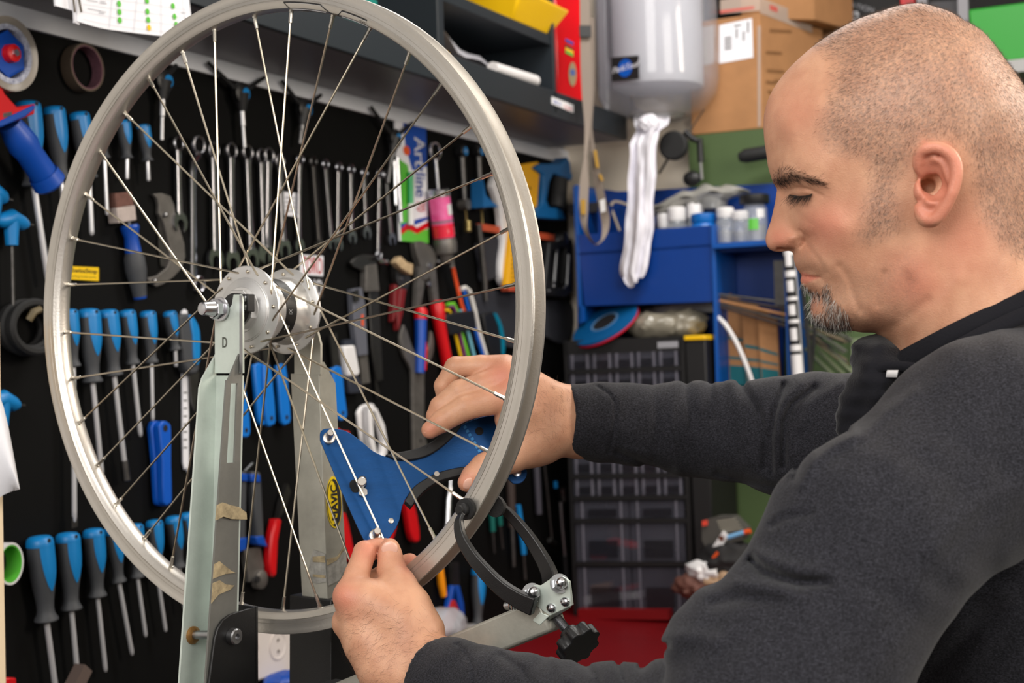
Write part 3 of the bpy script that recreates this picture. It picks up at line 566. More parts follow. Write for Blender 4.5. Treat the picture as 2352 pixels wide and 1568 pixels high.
for i,(a,b,c,k) in enumerate(R2): screwdriver(a,b,c,'blue and grey screwdriver, %s from the left in the middle row beside the wheel'%ordn[i],'screwdrivers in the middle row',shaft=[.004,.004,.004,.0036,.003,.003][i],tipk=k)
R3=[((90,1231),(107,1426),(130,1600)),((155,1223),(164,1400),(183,1600)),((214,1214),(224,1370),(243,1542)),((257,1211),(273,1336),(304,1504)),((310,1203),(316,1326),(335,1462)),((354,1194),(361,1318),(381,1450)),((397,1186),(411,1302),(424,1400)),((428,1178),(440,1290),(450,1370))]
for i,(a,b,c) in enumerate(R3): screwdriver(a,b,c,'blue and grey screwdriver, %s from the left in the bottom row'%ordn[i],'screwdrivers in the bottom row',shaft=[.0042,.0038,.0034,.0034,.003,.003,.003,.003][i])
# ---- combination wrenches
def wrench(A_,B_,label,r=None,chrome=True,off=False,t=.010,oe=True):
    A=W(*A_,t+(.012 if off else 0)); Bq=W(*B_,t); L=np.linalg.norm(Bq-A); y,x,z=frame(A,Bq); r=(r*1.15 if r else .0085+L*.036)
    m_=mat('wrench_chrome',(168,168,174),.27,1,var=.1,vs=40) if chrome else DSTEEL; th_=thing('wrench',label,'wrench',A,'wrenches in the row behind the wheel')
    tor=[(.0045*math.sin(a),r*.80+r*.20*math.cos(a)) for a in np.linspace(0,2*math.pi,9)]
    part('ring_end',M().lathe(A,z,[(a,b) for a,b in tor],24,x=x,cap=False),m_,th_)
    w=r*.38; a0=r*.85; a1=L-(r*1.4 if oe else 0)
    sec=[(-1,-.45),(-.8,-.6),(.8,-.6),(1,-.45),(1,.45),(.8,.6),(-.8,.6),(-1,.45)]
    p=[A+y*a0,A+y*(a0+.012)-(z*.010 if off else 0),A+y*(a0+.03)-(z*.012 if off else 0),A+y*(L*.5)-(z*.012 if off else 0),A+y*a1-(z*.012 if off else 0)]
    part('shaft',M().tube(p,[w*1.25,w*1.05,w,w*.95,w*1.2],sec=sec,up=x),m_,th_,smooth=50)
    if oe:
        C=Bq-y*r*.55; R=r*1.18; pts=[]
        for i in range(15): g=math.radians(-250+320*i/14+25); pts.append(C+R*(math.cos(g)*x+math.sin(g)*-y))
        g1=math.radians(95); 
        q=[(.52,.95),(.50,-.05),(.2,-.28),(-.2,-.28),(-.5,-.05),(-.52,.95)]
        pp=[C+R*(a*x+b*y) for a,b in [(-.55,1.0),(-.95,.55),(-1.05,0),(-.85,-.6),(-.42,-.98),(.42,-.98),(.85,-.6),(1.05,0),(.95,.55),(.55,1.0),(.5,.0),(.2,-.25),(-.2,-.25),(-.5,.0)]]
        part('open_end',M().prism([k-z*.0035 for k in pp],z*.007),m_,th_,smooth=30)
    else:
        part('ring_end',M().lathe(Bq,z,[(a,b*.9) for a,b in tor],24,x=x,cap=False),m_,th_)
WR=[((408,330),(412,520),'first wrench from the left, short with a bright ring end',0,1),((455,333),(456,652),'long offset ring wrench, second from the left',1,0),((489,345),(494,605),'third wrench from the left, open jaw above the hub',0,1),((530,346),(533,610),'fourth wrench from the left, open jaw beside the third',0,1),
((567,350),(577,602),'fifth wrench from the left behind the spokes',0,1),((599,358),(606,592),'sixth wrench from the left, close behind the seventh',0,1),((616,356),(613,596),'seventh wrench from the left, bright shaft',0,1),((641,370),(652,580),'eighth wrench from the left beside the white card',0,1),((688,366),(686,572),'ninth wrench from the left, right of the white card',0,1),
((718,371),(734,574),'tenth wrench from the left, worn brownish shaft',0,1),((746,377),(762,566),'eleventh wrench from the left, tilted',0,1),((777,384),(775,568),'twelfth wrench from the left',0,1),((805,389),(807,552),'thirteenth wrench from the left with bright jaw',0,1),((835,397),(841,542),'fourteenth wrench from the left, thin',0,1),((871,399),(868,584),'fifteenth wrench from the left, longest of the thin bright ones',0,0),((885,402),(899,556),'last thin wrench on the right of the row beside the marker pack',0,1)]
for a,b,l,o_,oe in WR: wrench(a,b,'chrome '+l,off=bool(o_),chrome=('brownish' not in l),oe=bool(oe),r=None if a[0]<660 else .0095)
def card(name,label,cat,pts,t0,t1,material): return single(name,label,cat,wp(M(),pts,t0,t1),material,smooth=0)
c=card('label_card','white printed card hanging between the wrenches','card',[(650,440),(682,443),(681,497),(651,494)],.002,.004,PAPER)
for k in range(4): part('print_bar',M().prism([W(655,452+k*10,.0042),W(678,454+k*10,.0042),W(678,457+k*10,.0042),W(655,455+k*10,.0042)],NW*.0001),mat('grey_print',(150,150,156),.8),c,smooth=0)
# ---- T handles on the far left
def thandle(c,hw,end,label,tip=True):
    t=.02; A=W(*c,t); l=W(c[0]-hw,c[1]-2,t); r_=W(c[0]+hw,c[1]+8,t); E_=W(*end,t); y,x,z=frame(A,E_)
    th_=thing('hex_key',label,'hex key',A,'T-handle hex keys')
    part('crossbar',M().tube([l,l+(r_-l)*.15,A-y*.004,r_-(r_-l)*.15,r_],[.006,.0105,.0125,.0105,.006],14),TBLUE,th_)
    part('neck',M().lathe(A,y,[(0,.0115),(.02,.0095),(.034,.0085),(.035,.006)],14),TBLUE,th_)
    part('side_key',M().tube([r_,r_+x*.012],.0018,6),DSTEEL,th_)
    if tip: part('shaft',M().tube([A+y*.03,E_],.003,8),DSTEEL,th_)
thandle((26,507),36,(31,752),'blue T-handle hex key on the left with a long grey shaft')
thandle((-12,448),26,(-20,640),'blue T-handle hex key at the left edge, above the long one',False)
thandle((6,922),36,(0,1160),'blue T-handle hex key at the left edge behind the white paper',False)
t=.02; cc=W(62,752,.02); co_=thing('cable_coil','coil of black rubber cable hung low at the left','cable',cc)
for k in range(4): part('loop',M().tube([cc+NW*(-.012+.009*k)+(.031+.003*(k%2))*(math.cos(g)*EW*1.25+math.sin(g)*UP*1.0) for g in np.linspace(0,2*math.pi,40)[:-1]],.0065,8,closed=True),RUBBER,co_)
part('cable_end',M().tube([W(66,735,.04),W(78,716,.045),W(92,710,.045)],[.005,.0055,.005],8),mat('brown_end',(104,92,66),.5),co_)
# ---- packing tape dispenser
t=.055; c=W(-6,128,t); y_=UP; th_=thing('tape_dispenser','hand tape dispenser with a blue handle and a roll of clear tape','tape dispenser',W(20,300,t))
X=EW*1.0
part('tape_roll',M().lathe(c,NW,[(-.022,.036),(-.024,.050),(.024,.050),(.022,.040),(.02,.036),(-.022,.036)],40,x=UP,cap=False),mat('brown_clear_tape',(150,142,132),.25,spec=.7),th_)
part('roll_core',M().lathe(c,NW,[(-.021,.033),(.0225,.033),(.0225,.040),(-.021,.040),(-.021,.033)],36,x=UP,cap=False),mat('printed_core',(205,208,222),.6,var=.25,vs=140,col2=(120,124,150)),th_)
part('hub',M().lathe(c,NW,[(-.02,.032),(.020,.032),(.021,.028)],6,x=UP),DBLUE,th_,smooth=0)
hb_=part('tension_knob',M().lathe(c+NW*.021,NW,[(0,.013),(.010,.012),(.011,.010)],10),RED,th_); part('bolt',M().lathe(c+NW*.032,NW,[(0,.0055),(.004,.005)],6),CHROME,hb_,smooth=0)
fr_=M(); wp(fr_,[(-40,190),(0,190),(12,215),(40,246),(82,238),(80,262),(0,292),(-40,300)],.035,.075); part('frame',fr_,RED,th_,bevel=.002)
part('blade_guard',wp(M(),[(-10,283),(80,240),(82,250),(60,268),(4,292),(-10,290)],.033,.078),DBLUE,th_,bevel=.002)
part('label_plate',wp(M(),[(7,260),(27,256),(28,266),(8,270)],.0751,.0757),CHROME,th_,smooth=0)
a,b=W(22,285,t),W(112,418,t); d=unit(b-a); part('handle',M().lathe(a,d,[(0,.016),(.02,.020),(.035,.0215),(.05,.0185),(.1,.0195),(np.linalg.norm(b-a)*.85,.0215),(np.linalg.norm(b-a)*1.02,.0235),(np.linalg.norm(b-a)*1.06,.020)],24),DBLUE,th_)
# ---- roll of masking tape on the wall
c=W(198,155,.018); mt=thing('tape_roll','small roll of masking tape hung under the shelf','tape',c)
part('tape',M().lathe(c,NW,[(-.017,.0325),(-.017,.0350),(.003,.0350),(.003,.0325),(-.017,.0325)],40,x=UP,cap=False),mat('masking_tape',(96,82,68),.6),mt); part('core',M().lathe(c,NW,[(-.017,.0305),(.0026,.0305),(.0026,.0324),(-.017,.0324),(-.017,.0305)],40,x=UP,cap=False),mat('pink_core',(120,80,92),.7,var=.3,vs=120),mt)
# ---- three-way wrenches under the shelf
def ywrench(c,arms,down,label):
    t=.018; A=W(*c,t); th_=thing('socket_wrench',label,'socket wrench',A,'three-way wrenches under the shelf')
    part('hub',M().lathe(A-NW*.006,NW,[(0,.017),(.012,.019),(.014,.016)],20),BLACK,th_)
    part('badge',M().lathe(A+NW*.0082+EW*.006,NW,[(0,.010),(.0006,.010)],20),TBLUE,th_,smooth=0)
    for a in arms: E_=W(*a,t); part('arm',M().tube([A,A+(E_-A)*.3,E_],[.007,.0045,.0036],8),BLACK,th_)
    d=W(*down,t); y=unit(d-A); L=np.linalg.norm(d-A)
    part('collar',M().lathe(A,y,[(.0,.016),(.018,.011),(.03,.008)],14),BLACK,th_); part('shaft',M().lathe(A,y,[(.028,.006),(L*.6,.006),(L*.6+.001,.0042),(L,.0042)],12),STEEL,th_)
ywrench((373,186),[(345,160),(405,150)],(371,322),'black three-way socket wrench behind the rim, left of the spokes')
ywrench((552,215),[(478,144),(607,178)],(561,338),'black three-way socket wrench with blue badge below the shelf, between spokes')
ywrench((697,252),[(648,186),(737,218)],(688,330),'black three-way socket wrench with blue badge above the middle wrenches')
ywrench((905,318),[(852,246),(948,282)],(890,420),'black three-way socket wrench next to the marker pack')
part('hook',M().tube([W(292,92,.002),W(300,105,.05),W(322,130,.05)],.0024,6),BLACK,stand) if 0 else None
# ---- brush with blue handle
A=W(290,447,.014); th_=thing('brush','small flat brush with worn bristles and a blue grey handle','brush',A)
part('bristles',wp(M(),[(266,443),(303,440),(309,472),(268,478)],.004,.020),mat('brown_bristles',(110,74,64),.8,var=.3,vs=120),th_,bevel=.002)
part('ferrule',wp(M(),[(268,477),(310,471),(314,505),(272,512)],.003,.022),mat('dirty_white_ferrule',(186,172,166),.6,var=.2,vs=60),th_,bevel=.001)
part('neck',M().tube([W(293,496,.012),W(298,522,.012)],.003,8),STEEL,th_)
a=W(297,516,.014); b=W(322,686,.014); y=unit(b-a); L=np.linalg.norm(b-a)
part('handle',M().lathe(a,y,[(0,.013),(.004,.015),(.02,.0105),(.04,.0125),(.043,.0128)],16),DBLUE,th_); part('grip',M().lathe(a,y,[(.043,.0125),(L*.45,.016),(L*.62,.0165),(L*.85,.012),(L*.97,.0105)],16),GRIP,th_); part('end_cap',M().lathe(a,y,[(L*.97,.0105),(L,.0095)],16),DBLUE,th_)
# ---- hook spanner
hs=[(352,445),(372,443),(392,450),(400,470),(404,500),(415,530),(424,560),(426,590),(418,615),(400,635),(376,652),(360,658),(342,648),(340,638),(360,634),(384,615),(392,595),(392,570),(384,540),(376,510),(365,490),(366,470),(362,456)]
th_=thing('spanner','grey hooked pin spanner hung left of the wrenches','spanner',W(375,450,.006)); part('blade',wp(M(),hs,.002,.009),GSTEEL,th_,bevel=.0008)
part('backing',wp(M(),[(364,500),(376,510),(392,570),(386,612),(370,612),(364,560)],.001,.004),DSTEEL,th_)
for x,y_ in ((376,494),(351,646)): part('pin',M().lathe(W(x,y_,.009),NW,[(0,.004),(.006,.0035),(.007,.002)],10),STEEL,th_)
# ---- yellow sticker and red and white cards
s=card('sticker','small yellow sign with black lettering on the tool wall','sign',[(158,611),(227,614),(227,645),(158,641)],.0005,.002,mat('sign_yellow',(240,196,0),.5))
lettering('SwissStop',W(164,628,.0022),W(223,631,.0022),W(164,615,.0022),INK,s,bold=.0004); lettering('cycling brake parts',W(162,637,.0022),W(221,640,.0022),W(162,631,.0022),INK,s)
s=card('sticker','white sign with tall red letters behind the hub','sign',[(690,584),(743,588),(742,634),(690,630)],.0005,.002,PAPER); lettering('TORO',W(694,627,.0022),W(740,630,.0022),W(694,588,.0022),RED,s,bold=.0006)
s=card('sticker','black sign with tall white letters below the red lettered one','sign',[(690,634),(743,638),(742,684),(690,680)],.0005,.002,INK); lettering('UNO',W(696,677,.0022),W(740,680,.0022),W(696,639,.0022),PAPER,s,bold=.0006)
# ---- marker pack
pts=[(907,278),(978,284),(984,558),(918,553)]
def cp(u,v,t=.0062): a=W(*pts[0],t); b=W(*pts[1],t); c=W(*pts[2],t); d=W(*pts[3],t); return a+(b-a)*u+((d+(c-d)*u)-(a+(b-a)*u))*v
def cq(q,lift=0): return [cp(u,v)+NW*lift for u,v in q]
pk=thing('marker_pack','blister pack of a green marker on a white and blue card','marker pack',cp(.5,0))
part('card',M().prism(cq([(0,0),(1,0),(1,1),(0,1)]),-NW*.003),PAPER,pk)
part('print_panel',M().prism(cq([(.25,0),(1,0),(1,.36),(.5,.40),(.3,.2)],.0001),NW*.0003),DBLUE,pk,smooth=0,label='blue print')
part('print_panel',M().prism(cq([(0,.30),(.36,.36),(.5,.7),(.5,.98),(.05,.98)],.0001),NW*.0003),GREEN,pk,smooth=0,label='green print')
part('print_panel',M().prism(cq([(.05,.9),(.3,.84),(.6,.88),(1,.82),(1,.87),(.6,.93),(.3,.90),(.05,.95)],.0005),NW*.0003),RED,pk,smooth=0,label='red wave')
part('print_panel',M().prism(cq([(.05,.86),(.4,.83),(.7,.80),(1,.78),(1,.80),(.7,.84),(.4,.87),(.05,.90)],.0004),NW*.0003),DBLUE,pk,smooth=0,label='blue wave')
part('print_panel',M().prism(cq([(.05,.95),(.5,.93),(1,.88),(1,1),(.05,1)],.0004),NW*.0003),GREEN,pk,smooth=0,label='green print')
part('print_dot',M().prism([cp(.33,.24)+NW*.0006+.010*(math.cos(g)*EW*1.3+math.sin(g)*UP) for g in np.linspace(0,6.28,21)[:-1]],NW*.0003),ORG,pk,smooth=0,label='orange dot')
lettering('A',cp(.56,.31,.0068),cp(.56,.2,.0068),cp(.97,.31-.0,.0068),PAPER,pk,bold=.0005) if 0 else None
lettering('Artline',cp(.60,.12,.0068),cp(.60,.62,.0068),cp(.95,.12,.0068),PAPER,pk,bold=.0006)
lettering('tline',cp(.60,.365,.0070),cp(.60,.62,.0070),cp(.95,.365,.0070),DBLUE,pk,bold=.0007)
lettering('70',cp(.62,.66,.0068),cp(.62,.74,.0068),cp(.9,.66,.0068),RED,pk,bold=.0004)
a,b=cp(.44,.42,.013),cp(.40,.86,.013); part('marker_barrel',M().tube([a,a+(b-a)*.6],.0062,12),mat('marker_green',(30,160,90),.35),pk); part('marker_cap',M().tube([a+(b-a)*.6,b],.0066,12),WHITE,pk)
# chrome punches left of the card
th_=thing('punch','pair of slim bright chrome punches left of the marker pack','punch',W(912,360,.012))
for (a,b) in (((912,362),(921,510)),((905,370),(909,470))): part('rod',M().tube([W(*a,.010),W(*b,.010)],.0042,10),CHROME,th_)
# ---- grease gun
t=.03; A=W(1000,347,t); th_=thing('grease_gun','small grease gun with a pink printed cartridge and a ring pull rod','grease gun',A)
part('pull_ring',M().tube([A+.017*(math.cos(g)*EW*1.2+math.sin(g)*UP) for g in np.linspace(0,6.28,29)[:-1]],.0026,8,closed=True),CHROME,th_)
b=W(1007,437,t); part('rod',M().tube([A-UP*.017,b],.0032,10),CHROME,th_)
c=W(1020,548,t); y=unit(c-b); L=np.linalg.norm(c-b); x0=unit(NW-y*np.dot(NW,y))
part('end_cap',M().lathe(b,y,[(-.003,.02),(0,.0235),(.014,.0235),(.015,.022)],28),CHROME,th_)
part('cartridge',M().lathe(b,y,[(.014,.0225),(L*.98,.0225)],28),mat('pink_print',(228,60,130),.35,col2=(240,120,180),vs=30),th_)
part('label_band',M().lathe(b,y,[(L*.70,.0227),(L*.97,.0227)],28),mat('red_print',(225,30,60),.35),th_,label='red label band')
part('label_band',M().lathe(b,y,[(L*.62,.0228),(L*.67,.0228)],28),mat('grey_band',(120,110,120),.5),th_,label='grey label band')
part('label_patch',M().lathe(b,y,[(L*.30,.0229),(L*.52,.0229)],10,a0=-.45,a1=.45,x=unit(x0+EW*.1)),WHITE,th_,label='white patch')
g_=lambda u,v: b+y*(L*v)+.0231*(math.cos(u)*x0+math.sin(u)*np.cross(y,x0))
lettering('GP2',g_(.6,.92),g_(-.5,.92),g_(.6,.78),WHITE,th_,bold=.0008)
part('pump_head',M().lathe(c,y,[(0,.0235),(.012,.026),(.03,.024),(.034,.016),(.05,.012),(.052,.008)],24),GSTEEL,th_)
part('lever',M().tube([c+y*.03,c+y*.045+EW*.02,c+y*.06+EW*.02],.006,8),GSTEEL,th_)
# ---- chain tools (dark handles with blue tops)
for i,(x0_,x1_) in enumerate(((1060,1067),(1098,1104))):
    A=W(x0_,348,.015); E_=W(x1_,470,.015); y,x,z=frame(A,E_); th_=thing('chain_tool','dark chain tool with a blue round top, %s of the two'%('left' if i==0 else 'right'),'chain tool',A)
    part('head',M().lathe(A-z*.01,z,[(0,.013),(.018,.014),(.02,.012)],18),BLACK,th_); part('badge',M().lathe(A+z*.0105,z,[(0,.009),(.0008,.009)],16),TBLUE,th_,smooth=0); part('button',M().ell(A+z*.012,[x*.003,y*.003,z*.002],8,6),CHROME,th_)
    part('handle',M().tube([A+y*.01,E_],[.008,.006],10),DSTEEL,th_); part('clamp',M().lathe(E_-z*.012,z,[(0,.012),(.022,.012)],14),GSTEEL,th_)
    part('hook',M().tube([E_+y*.008,E_+y*.018+x*.004,E_+y*.05+x*.005],.002,6),mat('brass',(170,150,96),.35,.9),th_)
# ---- hacksaw
th_=thing('hacksaw','hacksaw with an orange frame bar and a black grip at the corner','hacksaw',W(1180,530,.02))
part('frame_bar',M().tube([W(1098,521,.02),W(1270,546,.02)],.0075,sec=[(-1,-.5),(1,-.5),(1,.5),(-1,.5)],up=UP),mat('rusty_orange',(190,78,46),.5,var=.2,vs=60),th_)
part('ferrule',M().lathe(W(1074,520,.02),UP*-1,[(-.012,.0075),(-.008,.009),(-.004,.0075),(0,.009),(.004,.0075),(.008,.009),(.012,.0075)],14),mat('brass',(170,150,96),.35,.9),th_)
part('front_post',M().tube([W(1098,515,.02),W(1104,560,.02),W(1112,640,.018),W(1116,690,.018)],[.008,.0075,.007,.006],8),DSTEEL,th_)
part('corner_joint',M().lathe(W(1278,548,.008),NW,[(0,.016),(.026,.016),(.03,.010)],16),STEEL,th_)
gr=[(1262,556),(1288,552),(1316,548),(1317,668),(1300,682),(1250,678),(1252,655)]; gi=[(1270,575),(1285,570),(1302,566),(1302,650),(1294,662),(1268,660),(1266,640)]
part('grip',M().ring([W(*p,.036) for p in gr],[W(*p,.036) for p in gi],-NW*.03),BLACK,th_,bevel=.004)
part('grip_tube',M().tube([W(1280,552,.022),W(1271,660,.022)],.007,10),STEEL,th_); part('grip_tube',M().tube([W(1306,585,.040),W(1302,655,.040)],.006,10),STEEL,th_)
for x,y_ in ((1262,668),(1296,659),(1271,650)): part('bolt',M().lathe(W(x,y_,.036),NW,[(0,.0045),(.004,.004)],10),CHROME,th_)
# ---- white handle, yellow square, blue bracket, dark cloth
single('white_tool','curved white plastic tool behind the right side of the rim','handle',wp(M(),spline([(1133,428),(1138,408),(1150,402),(1170,470),(1172,560),(1180,655),(1165,660),(1153,640),(1152,600),(1157,560),(1154,520),(1148,470)],3),.012,.03),WHITE,bevel=.004)
th_=thing('set_square','yellow carpenter square standing behind the rim','square',W(1200,660,.03))
part('blade',wp(M(),[(1198,378),(1236,371),(1241,380),(1232,500),(1226,600),(1200,655),(1165,655),(1172,590),(1182,500)],.03,.045),mat('square_yellow',(236,172,8),.45),th_,bevel=.002)
part('hang_hole',M().lathe(W(1186,636,.0451),NW,[(0,.006),(.0004,.006)],14),mat('dark_red_print',(120,10,12),.5),th_,smooth=0); part('hang_hole',M().lathe(W(1217,432,.0451),NW,[(0,.004),(.0004,.004)],14),INK,th_,smooth=0)
mk=[part('tick',M().prism([W(1176,y_,.0453),W(1181,y_,.0453),W(1181,y_+3,.0453),W(1176,y_+3,.0453)],NW*.0002),INK,th_,smooth=0) for y_ in range(575,655,10)]
part('base_strip',wp(M(),[(1165,656),(1200,656),(1196,668),(1168,668)],.03,.047),mat('rusty_orange',(190,78,46),.5),th_)
BLB=mat('blue_bracket',(10,92,150),.5); th_=thing('bracket','blue plastic pump bracket with ribbed top and black rubber roller','bracket',W(1275,380,.04))
bo=[(1228,385),(1240,376),(1285,376),(1298,368),(1303,360),(1310,372),(1312,395),(1316,402),(1313,415),(1296,408),(1272,398),(1262,420),(1256,460),(1262,476),(1290,478),(1302,505),(1236,500),(1232,480),(1246,468),(1250,430),(1250,402)]
part('body',wp(M(),bo,.02,.055),BLB,th_,bevel=.003); part('roller',M().tube([W(1284,412,.05),W(1278,478,.05)],.022,20),RUBBER,th_)
part('foot',wp(M(),[(1110,412),(1116,448),(1130,462),(1140,470),(1145,476),(1130,474),(1110,476)],.02,.05),BLB,th_)
single('cloth','dark grey cloth bag hanging behind the rim','cloth',wp(M(),spline([(1098,560),(1120,548),(1150,545),(1172,560),(1168,600),(1176,645),(1140,640),(1112,648),(1108,610)],3),.004,.018),mat('dark_cloth',(36,37,45),.9,bump=.4,bs=200),bevel=.004)
single('cloth','dark grey cloth drooping below the hacksaw','cloth',wp(M(),spline([(1078,690),(1120,668),(1180,672),(1250,690),(1312,694),(1316,760),(1290,790),(1240,770),(1190,800),(1140,790),(1100,800),(1084,760)],3),.002,.012),mat('dark_cloth',(36,37,45),.9),bevel=.003)
# ---- caliper
th_=thing('caliper','steel vernier caliper hung jaw up right of the hub','caliper',W(845,588,.01))
part('jaw',wp(M(),[(806,602),(818,590),(836,584),(862,586),(866,606),(842,612),(838,624),(812,612)],.006,.014),DSTEEL,th_,bevel=.001)
part('slider',wp(M(),[(842,610),(866,606),(872,668),(840,670)],.004,.018),GSTEEL,th_,bevel=.001)
part('beam',wp(M(),[(848,668),(870,668),(876,790),(880,872),(866,876),(854,800)],.006,.012),DSTEEL,th_,bevel=.0006); part('depth_bar',wp(M(),[(856,790),(866,876),(873,905),(866,915),(862,880)],.006,.009),DSTEEL,th_)
part('thumb_screw',M().lathe(W(868,600,.012),EW,[(0,.004),(.01,.006),(.02,.006),(.024,.004),(.03,.006)],12),CHROME,th_); part('lock_screw',M().lathe(W(858,594,.014),NW,[(0,.004),(.008,.004)],10),BLACK,th_)
# knife, tube
th_=thing('utility_knife','grey snap-off knife with an orange mark beside the caliper','knife',W(825,660,.012))
part('body',wp(M(),[(810,664),(832,660),(840,700),(846,815),(824,818),(814,740)],.004,.018),mat('knife_grey',(92,94,104),.5),th_,bevel=.002); part('blade_sleeve',wp(M(),[(826,818),(844,815),(850,878),(832,882)],.006,.012),GSTEEL,th_)
part('mark',wp(M(),[(830,722),(835,722),(836,748),(831,748)],.0181,.0185),ORG,th_,smooth=0,label='orange mark'); part('slider',wp(M(),[(812,668),(824,664),(826,690),(815,694)],.018,.022),DSTEEL,th_)
th_=thing('glue_tube','white tube with a dark crimped end hung below the knife','tube',W(810,780,.015))
part('body',wp(M(),[(790,794),(816,792),(828,856),(822,864),(800,864)],.004,.020),WHITE,th_,bevel=.004); part('crimp',wp(M(),[(790,780),(814,778),(816,792),(790,794)],.006,.014),mat('dark_teal_end',(40,44,56),.5),th_); part('cap',wp(M(),[(800,864),(824,863),(838,900),(804,904)],.005,.019),mat('dark_teal_end',(40,44,56),.5),th_,bevel=.002)
# dark red pliers and tan brush end
th_=thing('pliers','dark pliers with short red collars behind the spokes','pliers',W(922,600,.012))
part('jaw',wp(M(),[(908,612),(922,608),(944,640),(934,668),(918,664),(910,640)],.004,.016),DSTEEL,th_); part('grip',wp(M(),[(908,652),(920,660),(916,712),(904,740),(906,700)],.004,.018),mat('dark_red',(110,14,20),.5),th_,bevel=.002); part('grip',wp(M(),[(922,662),(934,664),(926,720),(916,760),(914,720)],.004,.018),mat('dark_red',(110,14,20),.5),th_,bevel=.002); part('rivet',M().lathe(W(921,640,.016),NW,[(0,.004),(.003,.003)],8),STEEL,th_)
single('wood_scrap','small splintered piece of pale wood on a hook','wood',wp(M(),[(910,602),(922,588),(936,602),(950,606),(948,632),(934,624),(920,614)],.012,.028),mat('pale_wood',(186,160,124),.8,var=.3,vs=120),bevel=.002)
# water pump pliers with red and blue grips
th_=thing('pliers','large water pump pliers with red and blue grips','pliers',W(975,560,.014))
part('jaw',wp(M(),spline([(954,557),(966,553),(986,562),(1002,585),(1003,600),(994,618),(984,640),(972,640),(966,610),(958,585)],3),.004,.018),GSTEEL,th_,bevel=.001)
part('handle_bar',wp(M(),[(962,612),(978,612),(974,660),(966,706),(956,706),(958,650)],.006,.016),GSTEEL,th_); part('handle_bar',wp(M(),[(984,612),(1000,612),(1004,650),(1008,692),(996,692),(990,650)],.006,.016),GSTEEL,th_)
for (x,y_) in ((985,610),(984,652),(1008,600)): part('rivet',M().lathe(W(x,y_,.018),NW,[(0,.006),(.004,.005)],10),STEEL,th_)
def grip2(path,r,name,m_): part(name,M().tube([W(x,y_,.016) for x,y_ in path],r,12),m_,th_)
grip2([(966,706),(966,715),(966,733)],[.010,.015,.0135],'grip_collar',RED); grip2([(966,733),(966,780),(964,856)],[.0125,.0115,.010],'grip',DBLUE); grip2([(972,765),(975,800),(974,850)],[.003,.007,.005],'grip_inlay',RED)
grip2([(1003,690),(1004,702),(1008,740),(1018,790),(1030,850),(1038,890)],[.011,.017,.0135,.0125,.0125,.010],'grip',RED); grip2([(1014,714),(1018,760),(1024,800)],[.003,.006,.004],'grip_inlay',DBLUE)
# orange hex key
A=W(1022,590,.02); single('hex_key','orange coated hex key slanting beside the grease gun','hex key',M().tube([W(1022,592,.022),W(1030,592,.022),W(1036,597,.022),W(1048,650,.02),W(1060,700,.02),W(1066,716,.02)],.0042,sec=[(math.cos(a),math.sin(a)) for a in np.linspace(0,6.28,7)[:-1]]),mat('orange_coat',(232,84,40),.4))
# hex key set in a holder
th_=thing('hex_key_set','colour coded hex keys in a black holder','hex key set',W(1060,740,.02))
part('holder',wp(M(),[(1024,724),(1052,716),(1090,712),(1096,752),(1050,768),(1034,770)],.004,.03),BLACK,th_,bevel=.003)
KE=[('yellow_coat',(232,190,20),[(1020,712),(1030,712),(1036,722),(1045,765),(1060,825)],.0036),('purple_coat',(120,50,110),[(1030,704),(1040,704),(1046,714),(1056,765),(1068,820)],.0036),('lime_coat',(110,200,50),[(1026,699),(1042,697),(1050,714),(1060,765),(1076,820)],.004),('pale_blue_coat',(120,185,205),[(1058,712),(1066,740),(1076,768),(1090,822)],.004),('blue_coat',(20,90,190),[(1064,664),(1076,712),(1094,768),(1112,826)],.0045),('white_coat',(225,222,216),[(1058,664),(1068,660),(1078,668),(1090,712),(1100,762),(1120,828)],.0052)]
for nm,c_,pth,r_ in KE: part('key',M().tube([W(x,y_,.018) for x,y_ in pth],r_,8),mat(nm,c_,.4),th_,label=nm.replace('_coat','').replace('_',' ')+' key')
# dark multi tool with a teal edge
th_=thing('multi_tool','black folding tool with a teal stripe behind the rim','multi tool',W(1135,720,.015)); part('body',wp(M(),[(1110,722),(1132,716),(1150,740),(1156,818),(1128,820)],.004,.024),BLACK,th_,bevel=.003); part('stripe',wp(M(),spline([(1134,718),(1142,722),(1154,750),(1160,790),(1158,815),(1154,815),(1152,780),(1146,748)],3),.006,.026),mat('teal_stripe',(0,120,150),.4),th_)
# big grey spanner
th_=thing('spanner','large flat grey headset spanner behind the gauge','spanner',W(955,860,.008))
part('blade',wp(M(),spline([(928,745),(935,760),(945,790),(958,815),(978,812),(988,785),(990,760),(996,775),(996,805),(988,830),(976,845),(975,900),(976,1000),(990,1040),(1002,1085),(985,1100),(960,1090),(952,1060),(950,1000),(948,900),(946,850),(930,820),(921,790),(921,765)],2),.003,.010),GSTEEL,th_,bevel=.0008); part('hang_hole',M().lathe(W(966,1012,.0101),NW,[(0,.004),(.0003,.004)],12),INK,th_,smooth=0)
